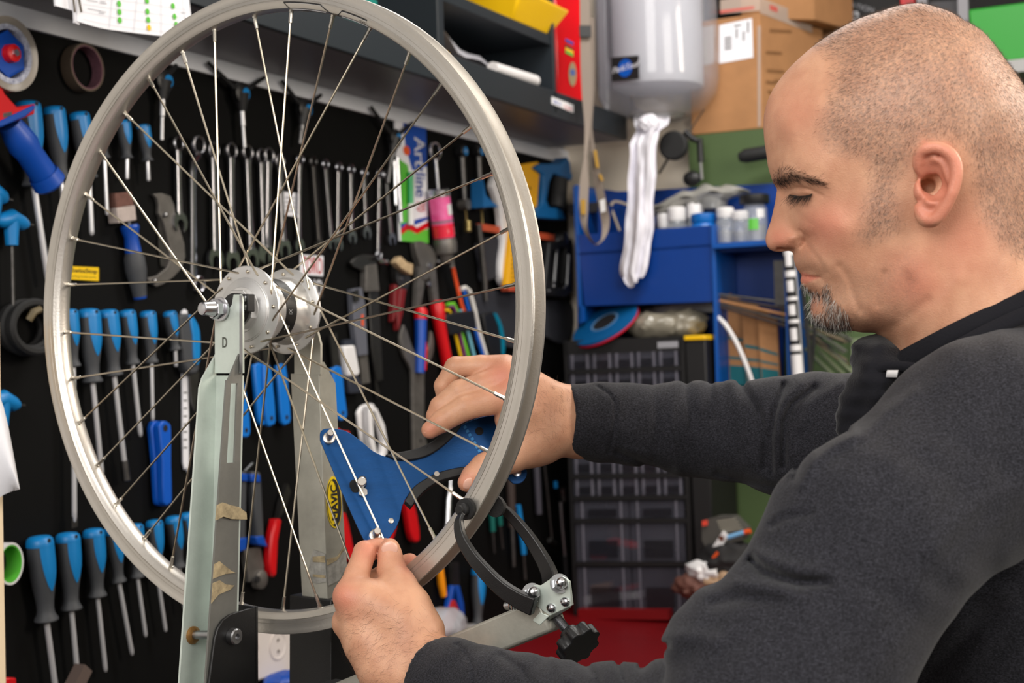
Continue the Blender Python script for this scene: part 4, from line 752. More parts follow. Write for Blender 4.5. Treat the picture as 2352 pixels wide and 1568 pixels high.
# cone wrenches with blue dipped handles
cw=[([(584,838),(606,836),(612,905),(614,968),(606,976),(596,968),(590,905)],'first'),([(606,838),(622,840),(630,905),(634,966),(626,976),(614,974),(608,905)],'second'),([(637,840),(657,838),(664,905),(669,962),(661,974),(648,970),(642,905)],'third'),([(545,872),(558,868),(570,925),(576,990),(568,1004),(552,1002)],'lowest, half hidden by the stand'),([(764,846),(784,842),(792,905),(798,952),(790,964),(778,960),(770,905)],'rightmost, beside the far upright')]
for i,(q,l) in enumerate(cw):
    q=np.array(q,float); th_=thing('cone_wrench','cone wrench with a blue dipped handle, '+l+(' of the cone wrenches' if i<3 else ''),'cone wrench',W(q[:,0].mean(),q[:,1].min()-70,.012),'blue handled cone wrenches')
    tt=.008+.006*(i%2); part('handle',wp(M(),spline(q,2),tt,tt+.009),mat('handle_blue',(8,110,200),.4),th_,bevel=.002)
    a,b=q[0],q[1]; part('shank',wp(M(),[tuple(a+[2,2]),tuple(a+[-6,-75]),tuple(b+[-10,-78]),tuple(b+[-2,2])],tt+.002,tt+.006),DSTEEL,th_); lo=q[q[:,1].argmax()]; part('hang_hole',M().lathe(W(lo[0]-2,lo[1]-16,tt+.0092),NW,[(0,.0042),(.0003,.0042)],12),INK,th_,smooth=0)
# blue slabs (crank tool), ruler stick, curved knife
th_=thing('tyre_levers','pair of blue plastic tyre levers hung one over the other','tyre lever',W(370,968,.01))
part('lever',wp(M(),spline([(348,985),(352,970),(362,966),(370,972),(374,1010),(386,1080),(392,1150),(384,1160),(366,1160),(360,1140),(356,1060)],2),.004,.014),mat('lever_blue',(0,84,190),.45),th_,bevel=.002); part('lever',wp(M(),spline([(366,978),(376,966),(390,972),(394,990),(394,1060),(396,1145),(390,1156),(376,1154),(374,1060)],2),.014,.026),mat('lever_blue',(0,84,190),.45),th_,bevel=.002); part('hang_hole',M().lathe(W(380,983,.0262),NW,[(0,.0055),(.0003,.0055)],12),INK,th_,smooth=0)
th_=thing('ruler','white spoke ruler stick with black marks','ruler',W(428,716,.006)); part('stick',wp(M(),spline([(418,716),(430,714),(432,800),(434,1060),(428,1072),(421,1062),(420,900)],2),.002,.005),PAPER,th_)
for k in range(8): part('mark',wp(M(),[(422,900+k*18),(430,900+k*18),(430,903+k*18),(422,903+k*18)],.0051,.0054),INK,th_,smooth=0)
th_=thing('scraper','grey and blue curved scraper handle left of the near upright','scraper',W(440,715,.014)); part('handle',wp(M(),spline([(412,724),(436,720),(452,736),(458,790),(458,852),(432,854),(420,800)],3),.004,.024),GRIP,th_,bevel=.004); part('handle_inlay',wp(M(),spline([(436,722),(446,728),(460,760),(460,830),(448,832),(444,770)],3),.010,.027),TBLUE,th_,bevel=.002); part('blade',wp(M(),[(436,856),(458,854),(450,930),(448,945),(440,920)],.008,.011),DSTEEL,th_)
# white brake lever piece
th_=thing('brake_lever','white brake lever bracket hung below the tube','brake lever',W(850,930,.02))
part('body',wp(M(),spline([(822,948),(832,932),(850,926),(862,930),(860,950),(856,990),(858,1030),(850,1034),(834,1020),(826,980)],2),.004,.012),WHITE,th_,bevel=.003)
part('lever_loop',M().ring([W(x,y_,.03) for x,y_ in [(848,932),(866,936),(884,975),(892,1020),(888,1050),(876,1064),(862,1056),(850,1010)]],[W(x,y_,.03) for x,y_ in [(856,944),(864,948),(876,980),(883,1015),(880,1040),(874,1050),(868,1044),(860,1005)]],-NW*.014),WHITE,th_,bevel=.002)
single('clip','small red plastic clip at the foot of the spanner','clip',wp(M(),[(768,990),(776,982),(786,988),(804,990),(806,1002),(792,1006),(776,1004)],.006,.022),RED,bevel=.002)
# red handled pliers low in the row
RP=[([(636,1192),(648,1194),(640,1240),(636,1318),(626,1320),(620,1290),(626,1225)],[(640,1192),(648,1150),(662,1110),(668,1130),(656,1170)],'red gripped pliers behind the spokes, left of the far upright'),([(786,1180),(796,1178),(808,1230),(816,1280),(806,1290),(792,1250)],[(786,1180),(782,1130),(792,1130),(796,1178)],'red gripped pliers right of the far upright'),([(862,1160),(880,1165),(884,1250),(868,1256)],[(862,1160),(864,1120),(876,1120),(880,1165)],'red gripped pliers hidden behind the gauge tip'),([(897,1150),(908,1152),(916,1190),(904,1242),(896,1240)],[(897,1150),(900,1110),(908,1110),(908,1152)],'red gripped pliers, thin pair right of the gauge'),([(934,1150),(948,1148),(960,1185),(966,1238),(954,1244),(944,1220)],[(934,1150),(936,1110),(946,1110),(948,1148)],'red gripped pliers, rightmost of the row inside the rim')]
for g_,j_,l in RP:
    th_=thing('pliers',l,'pliers',W(*j_[1],.012),'red gripped pliers'); part('grip',wp(M(),spline(g_+[g_[0]],2),.006,.022),RED,th_,bevel=.004); part('jaw',wp(M(),j_,.006,.016),DSTEEL,th_)
th_=thing('wire_cutter','cable cutter hung upside down with black and blue grips','cable cutter',W(575,1080,.015))
for q in ([(548,1080),(568,1082),(566,1250),(550,1250)],[(580,1082),(600,1084),(608,1236),(592,1244)]): part('grip',wp(M(),q,.004,.022),GRIP,th_,bevel=.004)
for q in ([(548,1086),(570,1088),(570,1106),(548,1104)],[(578,1088),(598,1090),(600,1108),(578,1106)],[(549,1236),(568,1234),(566,1262),(550,1268)],[(588,1232),(606,1230),(616,1256),(592,1250)]): part('grip_band',wp(M(),q,.003,.025),DBLUE,th_,bevel=.002)
part('spring',M().tube([W(562,1082,.02),W(574,1070,.02),W(580,1064,.02)],.002,6),STEEL,th_); part('jaw',M().lathe(W(589,1330,.006),NW,[(0,.016),(.012,.016),(.014,.013)],20),GSTEEL,th_); part('jaw',wp(M(),[(560,1262),(598,1256),(606,1300),(604,1330),(572,1336)],.004,.012),GSTEEL,th_); part('pivot',M().lathe(W(589,1330,.02),NW,[(0,.007),(.004,.006)],10),INK,th_)
# right lower group
def bar(name,label,cat,segs,group=None):
    th_=thing(name,label,cat,W(*segs[0][0][0],.014),group)
    for i,(pth,r_,m_,nm) in enumerate(segs): part(nm,M().tube([W(x,y_,.014) for x,y_ in pth],r_,10),m_,th_)
bar('ratchet','bright chrome ratchet handle right of the red pliers','ratchet',[([(1034,1118),(1030,1150),(1028,1200),(1024,1214)],[.0065,.008,.008,.006],CHROME,'handle'),([(1036,1090),(1034,1120)],[.004,.004],CHROME,'neck')])
TG=mat('dark_teal',(0,92,84),.45)
bar('screwdriver','dark shafted screwdriver with a teal handle behind the feeler arm, left one','screwdriver',[([(1128,1150),(1132,1220)],[.0075,.0065],TG,'handle'),([(1132,1220),(1136,1270)],[.0028,.0022],DSTEEL,'shaft')]); bar('screwdriver','dark shafted screwdriver with a teal handle behind the feeler arm, right one','screwdriver',[([(1143,1148),(1149,1206)],[.007,.006],TG,'handle'),([(1149,1206),(1155,1260)],[.0028,.0022],DSTEEL,'shaft')])
bar('hex_key','blue rod handled hex key between the feeler arms','hex key',[([(1190,1160),(1197,1215),(1203,1272)],[.0065,.0075,.0065],TBLUE,'handle'),([(1203,1272),(1207,1330)],[.003,.003],DSTEEL,'shaft')])
bar('torque_wrench','grey torque wrench hung right of the feeler arms','torque wrench',[([(1292,1120),(1296,1150)],[.011,.009],DSTEEL,'head'),([(1288,1152),(1292,1210),(1298,1275)],[.0068,.0062,.0058],STEEL,'shaft'),([(1298,1275),(1302,1330)],[.009,.0085],BLACK,'grip'),([(1276,1105),(1277,1120)],[.005,.005],TBLUE,'mark')])
bar('pry_bar','thin dark pry bar hung left of the torque wrench','pry bar',[([(1250,1060),(1258,1140),(1268,1240)],[.0035,.0035,.003],DSTEEL,'rod'),([(1262,1240),(1276,1250)],[.006,.006],DSTEEL,'foot')])
bar('pry_bar','dark grey flat bar behind the rim, below the lever plate','pry bar',[([(1232,1070),(1238,1180)],[.0085,.008],mat('worn_bar',(72,70,80),.5,.4),'rod')]); bar('file','dark wooden handled file below the gauge lever','file',[([(1172,1100),(1176,1210)],[.0105,.0095],mat('dark_wood',(52,40,36),.7),'handle'),([(1176,1210),(1180,1300)],[.006,.005],DSTEEL,'blade')])
bar('screwdriver','orange handled screwdriver below the rim by the left hand','screwdriver',[([(1010,1300),(1014,1340),(1019,1368)],[.0075,.0085,.007],mat('amber',(245,150,10),.4),'handle'),([(1004,1250),(1009,1300)],[.0035,.0035],DSTEEL,'shaft')])
th_=thing('pliers','small pliers with spread dark blue grips below the rim','pliers',W(1048,1290,.012)); part('jaw',wp(M(),[(1040,1290),(1054,1290),(1056,1345),(1040,1345)],.006,.016),DSTEEL,th_); part('grip',wp(M(),[(1040,1344),(1048,1344),(1040,1390),(1034,1420),(1026,1416)],.006,.018),DBLUE,th_,bevel=.002); part('grip',wp(M(),[(1048,1344),(1056,1344),(1066,1385),(1068,1416),(1060,1416)],.006,.018),DBLUE,th_,bevel=.002)
screwdriver((1099,1304),(1097,1436),(1096,1445),'large blue and grey screwdriver standing behind the near feeler arm',None,r=.0155)
# ---- power strip, clutter on the bench below the wheel
th_=thing('power_strip','cream wall socket strip low behind the near upright','power strip',W(620,1560,0))
def psq(pts,t0,t1): return wp(M(),pts,t0,t1)
part('housing',psq([(566,1438),(672,1418),(672,1542),(566,1572)],0,.045),mat('cream_plastic',(222,212,206),.5),th_,bevel=.004)
for x,y_ in ((638,1482),(576,1502)):
    c=W(x,y_,.0452); sk=part('socket',M().lathe(c,NW,[(0,.0235),(.0012,.0235),(.0012,.0215),(.0003,.0205)],28,x=UP,cap=True),mat('cream_plastic',(222,212,206),.5),th_)
    for dz in (.0095,-.0095): part('pin_hole',M().lathe(c+UP*dz+NW*.0013,NW,[(0,.0027),(.0003,.0027)],10),mat('socket_hole',(96,86,80),.7),sk,smooth=0)
single('rag','crumpled blue rag on the bench behind the black base','rag',crumple(W(655,1558,.07),[EW*.045,UP*.012,NW*.03],.2,3),DBLUE)
th_=thing('bag','clear bag of small red parts on the bench behind the hand','bag',W(1015,1480,.1)); part('film',crumple(W(1012,1440,.09),[EW*.075,UP*.038,NW*.04],.15,11),BAG,th_); part('packet',M().box(W(1030,1430,.09),EW*.03+UP*.03,UP*.012-EW*.008,NW*.004),mat('dark_red_packet',(170,30,36),.5),th_); part('packet',M().box(W(985,1450,.09),EW*.02,UP*.02,NW*.006),PAPER,th_)
c=W(1074,1452,.10); th_=thing('jar','small jar with a green and white label on the bench','jar',c-UP*.03)
part('body',M().lathe(c-UP*.03,UP,[(0,.021),(.032,.021),(.034,.018)],22),WHITE,th_); part('label_band',M().lathe(c-UP*.03,UP,[(.006,.0213),(.022,.0213)],16,a0=2.2,a1=5.2),mat('label_green',(20,150,100),.5),th_); part('lid',M().lathe(c+UP*.004,UP,[(0,.020),(.010,.020),(.011,.018)],22),mat('grey_lid',(196,190,186),.35,.5),th_)
# ---- far left edge: board, paper, tape ring
bx=M(); bx.hexa([P(-60,740,1.62),P(-2,740,1.62),P(14,1640,1.62),P(-60,1640,1.62)],[P(-60,740,1.66),P(-1,740,1.66),P(15,1640,1.66),P(-60,1640,1.66)]); single('board','cream wooden board edge standing at the far left','board',bx,mat('cream_board',(238,214,178),.6,var=.04,vs=30))
pp=np.array([[P(-30+ (x+30)*1.0,y0+(y1-y0)*i/8,1.60-.02*math.sin(3*i/8)) for (x,y0,y1) in [(-30,900,1150),(0,912,1142),(8,935,1136),(20,985,1131),(32,1050,1127),(45,1122,1124)]] for i in range(9)])
single('paper_sheet','curled white sheet of paper at the far left edge','paper',M().grid(pp,FW*.0006),PAPER)
c=W(8,1294,.03); th_=thing('tape_roll','roll of green lined tape at the far left edge','tape',c); part('tape',M().lathe(c,unit(NW+EW*.2),[(-.012,.0255),(-.012,.0285),(.012,.0285),(.012,.0255),(-.012,.0255)],32,cap=False),WHITE,th_); part('core',M().lathe(c,unit(NW+EW*.2),[(-.012,.0235),(.0115,.0235),(.0115,.0254),(-.012,.0254),(-.012,.0235)],32,cap=False),GREEN,th_)
single('clip','small red clip at the bottom left edge','clip',wp(M(),[(14,1556),(38,1556),(38,1580),(14,1580)],.01,.03),RED,bevel=.002)
q0,q1=W(192,1532,.1),W(168,1580,.1); single('rod','square brown steel bar end sticking up at the bottom left','bar',M().tube([q0,q0+(q1-q0)*2.2],.0115,sec=[(-.8,-.8),(.8,-.8),(.8,.8),(-.8,.8)],up=NW),mat('brown_steel',(120,104,98),.5,.5))
# ================================================================ things in front of the back wall
RBL=mat('rack_blue',(0,54,132),.35,var=.06,vs=8); RBD=mat('rack_blue_edge',(0,76,158),.4)
rk=thing('parts_rack','blue sheet metal parts rack on the back wall','rack',B(1480,760,.1))
part('back_panel',bp(M(),[(1326,425),(1420,440),(1800,420),(1800,880),(1326,880)],.05,.054),RBL,rk)
part('side_panel',bp(M(),[(1316,428),(1324,424),(1337,738),(1329,740)],.05,.2),RBD,rk,bevel=.001)
part('front_panel',bp(M(),[(1326,539),(1633,517),(1638,693),(1342,703)],.196,.2),RBL,rk,bevel=.001)
part('front_flange',bp(M(),[(1328,703),(1342,703),(1342,738),(1332,742)],.19,.2),RBD,rk)
part('divider',bp(M(),[(1632,516),(1640,516),(1652,890),(1644,890)],.06,.205),RBD,rk,bevel=.001)
def bz(px,py,t): return B(px,py,t)
z1=float(B(1640,560,.2)[2]); tL=room_t(1640,560,.2); tR=room_t(1800,588,.2)
def bs_(s0,s1,t0,t1,z0,z1): return slab(s0,s1,t0,t1,z0,z1)
part('tray_floor',bs_(.054,.2,room_t(1326,540,.2),tL,z1-.006,z1),RBL,rk)
part('right_shelf',bs_(.05,.215,tL,tR+.03,z1-.012,z1),RBD,rk,bevel=.001)
part('right_side',bs_(.05,.2,tR,tR+.004,z1-.36,z1),RBD,rk)
part('drop_front',bs_(.17,.175,tL+.004,tR-.004,z1-.018,z1-.012),RBL,rk)
part('lower_shelf',bs_(.05,.19,tL-.02,tR,z1-.37,z1-.362),RBL,rk)
part('bin_wall',bp(M(),[(1374,470),(1392,470),(1392,545),(1374,545)],.06,.196),RBL,rk)
# jars on the rack
GLS=mat('clear_jar_glass',(205,210,216),.08,alpha=.35,spec=.9)
def jar(px,ybot,ytop,wpx,label,capm,bodym,capf=.28,t=.14,cat='jar',z=None,group='jars on the blue rack',capw=1.0):
    c=B(px,ybot,t); 
    if z is not None: c[2]=z
    d=float((c-CAM)@FW); h=(ybot-ytop)*d/F if z is None else float(B(px,ytop,t)[2]-z); r=wpx/2*d/F; th_=thing('jar',label,cat,c,group)
    part('body',M().lathe(c,UP,[(0,r*.9),(h*.04,r),(h*(1-capf)*.85,r),(h*(1-capf),r*.82)],24),bodym,th_)
    part('lid',M().lathe(c+UP*h*(1-capf),UP,[(0,r*.88*capw),(h*capf*.1,r*.92*capw),(h*capf*.9,r*.92*capw),(h*capf,r*.8*capw)],24),capm,th_)
    part('contents',M().lathe(c,UP,[(h*.03,r*.8),(h*.35,r*.86),(h*.37,r*.3)],16),mat('jar_contents',(140,140,146),.4,.5),th_); return th_,c,h,r
zt_=z1+.001
jar(1510,0,492,38,'small bottle with a white cap, leftmost behind the rag',WHITE,GLS,.4,.12,z=zt_)
jar(1539,0,477,46,'bottle with a white ribbed cap, second behind the rack front',WHITE,GLS,.34,.13,z=zt_)
jar(1582,0,464,42,'taller bottle with a white stacked cap beside the blue tub',WHITE,GLS,.36,.10,z=zt_)
jar(1600,0,492,64,'blue plastic tub with a ribbed lid on the rack',mat('tub_blue',(0,98,180),.35),mat('tub_blue',(0,98,180),.35),.3,.165,z=zt_)
for px,y0,w_,l in ((1650,478,44,'clear glass jar with a white lid, left of the pair'),(1684,486,44,'clear glass jar with a white lid, right of the pair')): jar(px,0,y0,w_,l,WHITE,GLS,.28,.17,z=zt_)
th_,c,h,r=jar(1718,0,448,56,'large clear jar with a black lid and green mark',BLACK,GLS,.20,.15,z=zt_,capw=1.35)
part('label_mark',M().lathe(c,UP,[(h*.25,r*1.01),(h*.48,r*1.01)],8,a0=2.9,a1=3.7,x=EW),GREEN,th_)
part('label_mark',M().lathe(c,UP,[(h*.5,r*1.01),(h*.68,r*1.01)],8,a0=3.6,a1=4.3,x=EW),WHITE,th_)
single('bottle','clear bottle lying with a grey lid between the jars','bottle',M().lathe(B(1640,480,.09),UP,[(0,.032),(.02,.033),(.03,.028),(.034,.028)],20),mat('grey_clear',(150,150,148),.15,alpha=.6))
g=np.zeros((9,22,3))
for i in range(9):
    for j in range(22):
        f=j/21; p=B(1494+(1722-1494)*f,488-46*f-16*math.sin(3*f),.10); hh=.020*(math.sin(math.pi*min(1,f*.86+.12))**.6); a=math.pi*2*i/8
        g[i,j]=p+UP*hh*math.sin(a)*(1+.2*math.sin(f*31+i*1.7))+(-EW)*hh*1.3*math.cos(a)+UP*.004*math.sin(f*22+i)
single('plastic_bag','long grey plastic bag lying across the jar tops','bag',M().grid(g),mat('grey_film',(150,148,142),.25,bump=.5,bs=60,spec=.8))
th_=thing('cable','beige cable hooked over the back of the blue rack','cable',B(1420,480,.15)); part('wire',M().tube(spline([B(1423,530,.16),B(1412,500,.16),B(1404,475,.15),B(1412,463,.13),B(1440,470,.12),B(1470,485,.12)],5),.0032,8),mat('beige_cable',(186,172,150),.5),th_); part('connector',M().box(B(1352,478,.12)+np.array([0,0,.0]),NW*.05,UP*.012,EW*.012),mat('dark_block',(40,36,36),.6),th_)
# sheets of card in the right bay, white hose, string
cs=[((1647,664),(1676,672),(1680,882),(1648,882)),((1668,676),(1706,690),(1722,884),(1676,884)),((1700,688),(1742,704),(1758,884),(1716,884)),((1738,704),(1784,734),(1792,884),(1750,884))]
for i,q in enumerate(cs):
    th_=thing('envelope','brown cardboard sleeve with teal print, %s in the right bay'%['first from the left','second from the left','third from the left','last on the right'][i],'envelope',B(q[3][0],884,.12),'cardboard sleeves in the rack')
    t0=.10+.018*i; part('sleeve',bp(M(),q,t0,t0+.012),CARD,th_,bevel=.001)
    f=lambda u,v: tuple((np.array(q[0])*(1-u)+np.array(q[1])*u)*(1-v)+(np.array(q[3])*(1-u)+np.array(q[2])*u)*v)
    for v0,v1 in ((.52,.56),(.68,.71),(.78,1.0)): 
        if i==1 and v0<.6: v0,v1=.46,.49
        part('print_band',bp(M(),[f(0.04,v0),f(.96,v0),f(.96,v1),f(.04,v1)],t0+.0121,t0+.0124),mat('teal_print',(0,96,104),.7),th_,smooth=0)
th_=thing('hose','thin white plastic hose bending across the cardboard sleeves','hose',B(1730,880,.2)); part('tube',M().tube(spline([B(1646,726,.19),B(1668,748,.2),B(1694,792,.205),(B(1716,844,.205)),B(1732,890,.2)],5),.0052,10),WHITE,th_)
for k in range(5): 
    a=(1660+10*k,684+4*k); single('bundle_rod','dark rod of the bundle in the right bay, number %s from above'%['one','two','three','four','five'][k],'rod',M().tube([B(1652,676+7*k,.18),B(1800+9*k,694+16*k,.17+.006*k)],.0034,7),[DSTEEL,mat('dark_wood',(52,40,36),.7),CARD][k%3],group='rods bundled in the rack')
# painted tube with black and white pattern
a=B(1812,572,.24); b=B(1836,900,.24); y=unit(b-a); L=np.linalg.norm(b-a); x0=unit(-EW-y*np.dot(-EW,y)); R_=.0185*1.0; R_=20/2*float((a-CAM)@FW)/F*1.32
th_=thing('frame_tube','white bicycle tube with bold black rings and rounded letters','tube',b,None)
part('tube',M().lathe(a-y*.12,y,[(0,R_),(L+.14,R_)],28),WHITE,th_)
def pat(v0,v1,u0=-1.25,u1=1.25,m_=INK): part('black_mark',M().lathe(a,y,[(v0*L,R_*1.012),(v1*L,R_*1.012)],14,a0=u0,a1=u1,x=x0),m_,th_)
yy=lambda p:(p-572)/328
for p0,p1 in ((612,622),(636,644),(670,682),(690,700),(724,734),(742,754),(782,792),(806,814)): pat(yy(p0),yy(p1))
for p0,p1 in ((586,612),(644,670),(700,726),(754,784)):
    for s_ in (-1,1): pat(yy(p0),yy(p1),*sorted((s_*.62,s_*1.25)))
single('hanging_cable','black cable hanging beside the white tube','cable',M().tube(spline([B(1836,590,.23),B(1848,700,.22),B(1858,800,.22),B(1864,900,.22)],5),.0055,8),RUBBER); single('hanging_cable','second black cable crossing under the chin','cable',M().tube(spline([B(1872,740,.2),B(1868,800,.2),B(1858,900,.2)],5),.0045,8),RUBBER)
single('lamp_bracket','grey metal bracket clamped behind the white tube','bracket',M().box(B(1796,650,.16),NW*.012,UP*.05,EW*.02).box(B(1800,700,.16),NW*.004,UP*.05,EW*.01),DSTEEL)
# bundle of spokes behind the chin
for k in range(14):
    x0_,y0_=1850+rng.uniform(-6,10),735+rng.uniform(-10,40); x1_,y1_=1935+rng.uniform(-10,30),775+rng.uniform(-5,62)
    single('spoke','loose thin spoke in the bundle on the green wall','spoke',M().tube([B(x0_,y0_,.10+.004*(k%5)),B(x1_,y1_,.12+.004*(k%4))],.0022,6),[GSTEEL,mat('dull_spoke',(120,108,86),.5,.4),DSTEEL][k%3],group='loose spokes below the chin')
for k in range(3): single('tube','pale grey tube leaning on the green wall behind the neck, '+['upper one','middle one','lower one'][k],'tube',M().tube([B(1850+30*k,800+6*k,.09),B(1960+34*k,905+6*k,.09)],.0042,8),mat('greenish_tube',(112,122,92),.6),group='pale tubes leaning on the green wall')
single('board','pale green board leaning on the green wall behind the neck','board',bp(M(),[(1955,778),(2040,770),(2040,900),(1955,900)],.045,.06),mat('pale_green_board',(118,132,100),.6))
# ---- drawer cabinet
CAB=mat('cabinet_black',(19,18,19),.5,bump=.1,bs=300); DRW=mat('smoke_clear_plastic',(92,92,104),.16,alpha=.32,spec=.7)
TF=.25
def cbp(x,y,t=TF): return B(x,y,t)
L0,L1,R0,R1_=(1297,783),(1322,1421),(1566,771),(1590,1424)
def cf(u,v,t=TF):
    p=np.array(L0)*(1-v)+np.array(L1)*v; q=np.array(R0)*(1-v)+np.array(R1_)*v; r=p+(q-p)*u; return B(r[0],r[1],t)
cab=thing('drawer_cabinet','black small parts cabinet with clear smoky drawers on the bench','cabinet',cf(.5,1,.14))
part('case_back',M().prism([cf(0,0,.06),cf(1,0,.06),cf(1,1,.06),cf(0,1,.06)],EW*.01),CAB,cab)
def frm(u0,u1,v0,v1,t0=.06,t1=TF): return M().hexa([cf(u0,v0,t1),cf(u1,v0,t1),cf(u1,v1,t1),cf(u0,v1,t1)],[x+EW*(t1-t0) for x in (cf(u0,v0,t1),cf(u1,v0,t1),cf(u1,v1,t1),cf(u0,v1,t1))])
part('side_wall',frm(-.01,.02,0,1),CAB,cab); part('side_wall',frm(.98,1.015,0,1),CAB,cab); part('top_board',frm(0,1,0,.052),CAB,cab); part('bottom_board',frm(0,1,.975,1),CAB,cab)
yv=lambda y:(y-783)/(1421-783)
rows=[(818,850,5),(862,896,5),(908,940,5),(952,986,5),(998,1032,5),(1050,1090,5),(1104,1140,5),(1155,1192,2),(1206,1290,2),(1306,1404,2)]
prev=None
for i,(y0,y1,nc) in enumerate(rows):
    part('rail',frm(.02,.98,yv(y1),yv(y1)+.016,.06,TF+.004),CAB,cab)
    for k in range(nc):
        u0,u1=.03+.945*k/nc,.03+.945*(k+1)/nc-.012; v0,v1=yv(y0)-.004,yv(y1)-.002
        d_=part('drawer',frm(u0,u1,v0,v1,TF-.004,TF),DRW,cab)
        w_=u1-u0; um=(u0+u1)/2; part('pull',frm(um-.26*w_,um+.26*w_,v0+.45*(v1-v0),v0+.9*(v1-v0),TF,TF+.006),mat('smoke_dark_plastic',(34,34,40),.25,alpha=.55,spec=.7),d_)
        for uu in (u0+.12*w_,u1-.16*w_): part('rib',frm(uu,uu+.014,v0,v1,TF,TF+.002),mat('smoke_light_plastic',(130,128,140),.3,alpha=.6),d_)
lettering('BETAVASE',cf(.80,.037,TF+.0006),cf(.97,.034,TF+.0006),cf(.80,.018,TF+.0006),WHITE,cab,bold=.0003) if 0 else None
lp=part('name_label',M().prism([cf(.79,.040,TF+.0006),cf(.965,.040,TF+.0006),cf(.965,.018,TF+.0006),cf(.79,.018,TF+.0006)],EW*.0004),mat('grey_print',(150,150,156),.8),cab,smooth=0)
# things inside the big drawers
def insd(u,v,t=.2): return cf(u,v,t)
th_=thing('screwdriver','red handled screwdriver lying in the second lowest drawer','screwdriver',insd(.45,.73)); part('handle',M().tube([insd(.30,.722),insd(.36,.722),insd(.53,.735),insd(.57,.737)],[.006,.0105,.0105,.007],12),RED,th_); part('shaft',M().tube([insd(.57,.737),insd(.90,.752)],.0032,8),STEEL,th_)
single('clip','small red clip in the second lowest drawer','clip',M().box(insd(.22,.775),NW*.018,UP*.004,EW*.006),RED)
for k,(u,v,w_,h_,m_,l) in enumerate([(.2,.925,.035,.010,PAPER,'folded paper, leftmost in the lowest drawer'),(.42,.915,.05,.008,PAPER,'white folded paper in the middle of the lowest drawer'),(.22,.89,.03,.012,CARD,'tan paper behind the folded sheets in the lowest drawer'),(.46,.885,.03,.006,mat('dark_red_packet',(170,30,36),.5),'dark red packet in the lowest drawer')]): single('paper_packet',l,'packet',M().box(insd(u,v,.2-.02*k),NW*w_+UP*.006,UP*h_,EW*.012),m_)
r2=np.random.default_rng(3)
for k in range(9): 
    u,v=r2.uniform(.1,.9),r2.choice([.10,.165,.475,.55,.55]); c=insd(u,v+.015,.225); single('nut','small bright metal nut in a cabinet drawer','nut',M().lathe(c,EW,[(0,.0045),(.005,.0045)],6),CHROME,group='loose nuts in the drawers',smooth=0)
c=B(1330,1418,.3); single('tray','flat dark red tray edge under the cabinet front','tray',frm(.02,.80,.965,1.0,TF+.004,TF+.03),mat('tray_red',(120,6,12),.4))
# black box with yellow lid next to the cabinet
th_=thing('storage_box','tall black box with a yellow top strip beside the drawer cabinet','box',B(1592,900,.22)); part('body',bp(M(),[(1573,782),(1620,778),(1640,1300),(1597,1300)],.06,.24),CAB,th_,bevel=.003); part('lid_strip',bp(M(),[(1564,771),(1618,769),(1620,780),(1566,782)],.06,.245),YEL,th_,bevel=.002)
# blue red disc on the cabinet, bags behind
c=B(1392,745,.2); dn=unit(UP*.80-EW*.55-NW*.25); th_=thing('disc','blue cutting disc pack with a red rim tilted on the cabinet top','disc',c); part('disc',M().lathe(c,dn,[(-.004,.066),(.0,.084),(.006,.085),(.0075,.080)],40),mat('disc_blue',(0,84,140),.45,var=.1,vs=20),th_); part('rim',M().lathe(c,dn,[(-.010,.074),(-.004,.0855),(-.001,.0862),(.0005,.084)],40),mat('rim_red',(190,10,40),.45),th_); part('centre_hole',M().lathe(c,dn,[(.0070,.030),(.0082,.030)],24),INK,th_,smooth=0); part('centre_ring',M().lathe(c,dn,[(.0070,.031),(.0084,.031),(.0084,.036),(.0070,.036),(.0070,.031)],24,cap=False),mat('pale_blue_ring',(90,130,170),.5),th_,smooth=0)
single('plastic_bag','crumpled clear bag of hardware on the cabinet, left heap','bag',crumple(B(1500,748,.17),[NW*.07,UP*.030,EW*.04],.22,21),mat('bag_grey',(140,134,120),.25,bump=.7,bs=50,spec=.8)); single('plastic_bag','crumpled clear bag of hardware on the cabinet, right heap','bag',crumple(B(1568,742,.15),[NW*.058,UP*.034,EW*.04],.22,22),mat('bag_grey',(140,134,120),.25))
single('metal_strip','grey metal strip behind the bags under the rack','strip',bp(M(),[(1440,705),(1636,695),(1638,716),(1440,722)],.1,.106),STEEL)
# clutter right of the cabinet, in the elbow gap
th_=thing('tool_box','small open carton of black tools with a printed white end','box',B(1655,1260,.5)); TA=.32
part('carton',bp(M(),[(1612,1196),(1644,1186),(1682,1186),(1712,1215),(1706,1240),(1660,1250),(1628,1270),(1612,1240)],TA,TA+.04),mat('grey_carton',(70,68,64),.7),th_)
part('carton_end',bp(M(),[(1624,1274),(1660,1220),(1672,1232),(1640,1284)],TA+.04,TA+.05),WHITE,th_); part('corner',bp(M(),[(1612,1196),(1624,1194),(1624,1206),(1613,1208)],TA+.04,TA+.045),mat('corner_red',(220,70,50),.5),th_)
for x,y_ in ((1657,1236),(1640,1262)): part('print_dot',M().lathe(B(x,y_,TA+.0502),-EW,[(0,.006),(.0004,.006)],10),mat('brown_dot',(100,50,30),.6),th_,smooth=0)
for k in range(4): part('stripe',bp(M(),[(1646+k*3,1196+k*7),(1690+k*5,1190+k*7),(1692+k*5,1193+k*7),(1648+k*3,1199+k*7)],TA+.0401,TA+.0404),mat('pale_stripe',(150,146,132),.7),th_,smooth=0)
th_=thing('pen','light blue pen with an orange end lying on the small carton','pen',B(1700,1225,.4)); part('barrel',M().tube([B(1672,1234,.39),B(1710,1222,.39)],.005,10),mat('pen_blue',(120,175,220),.4),th_); part('end_cap',M().tube([B(1710,1222,.39),B(1724,1219,.39)],.0052,10),ORG,th_)
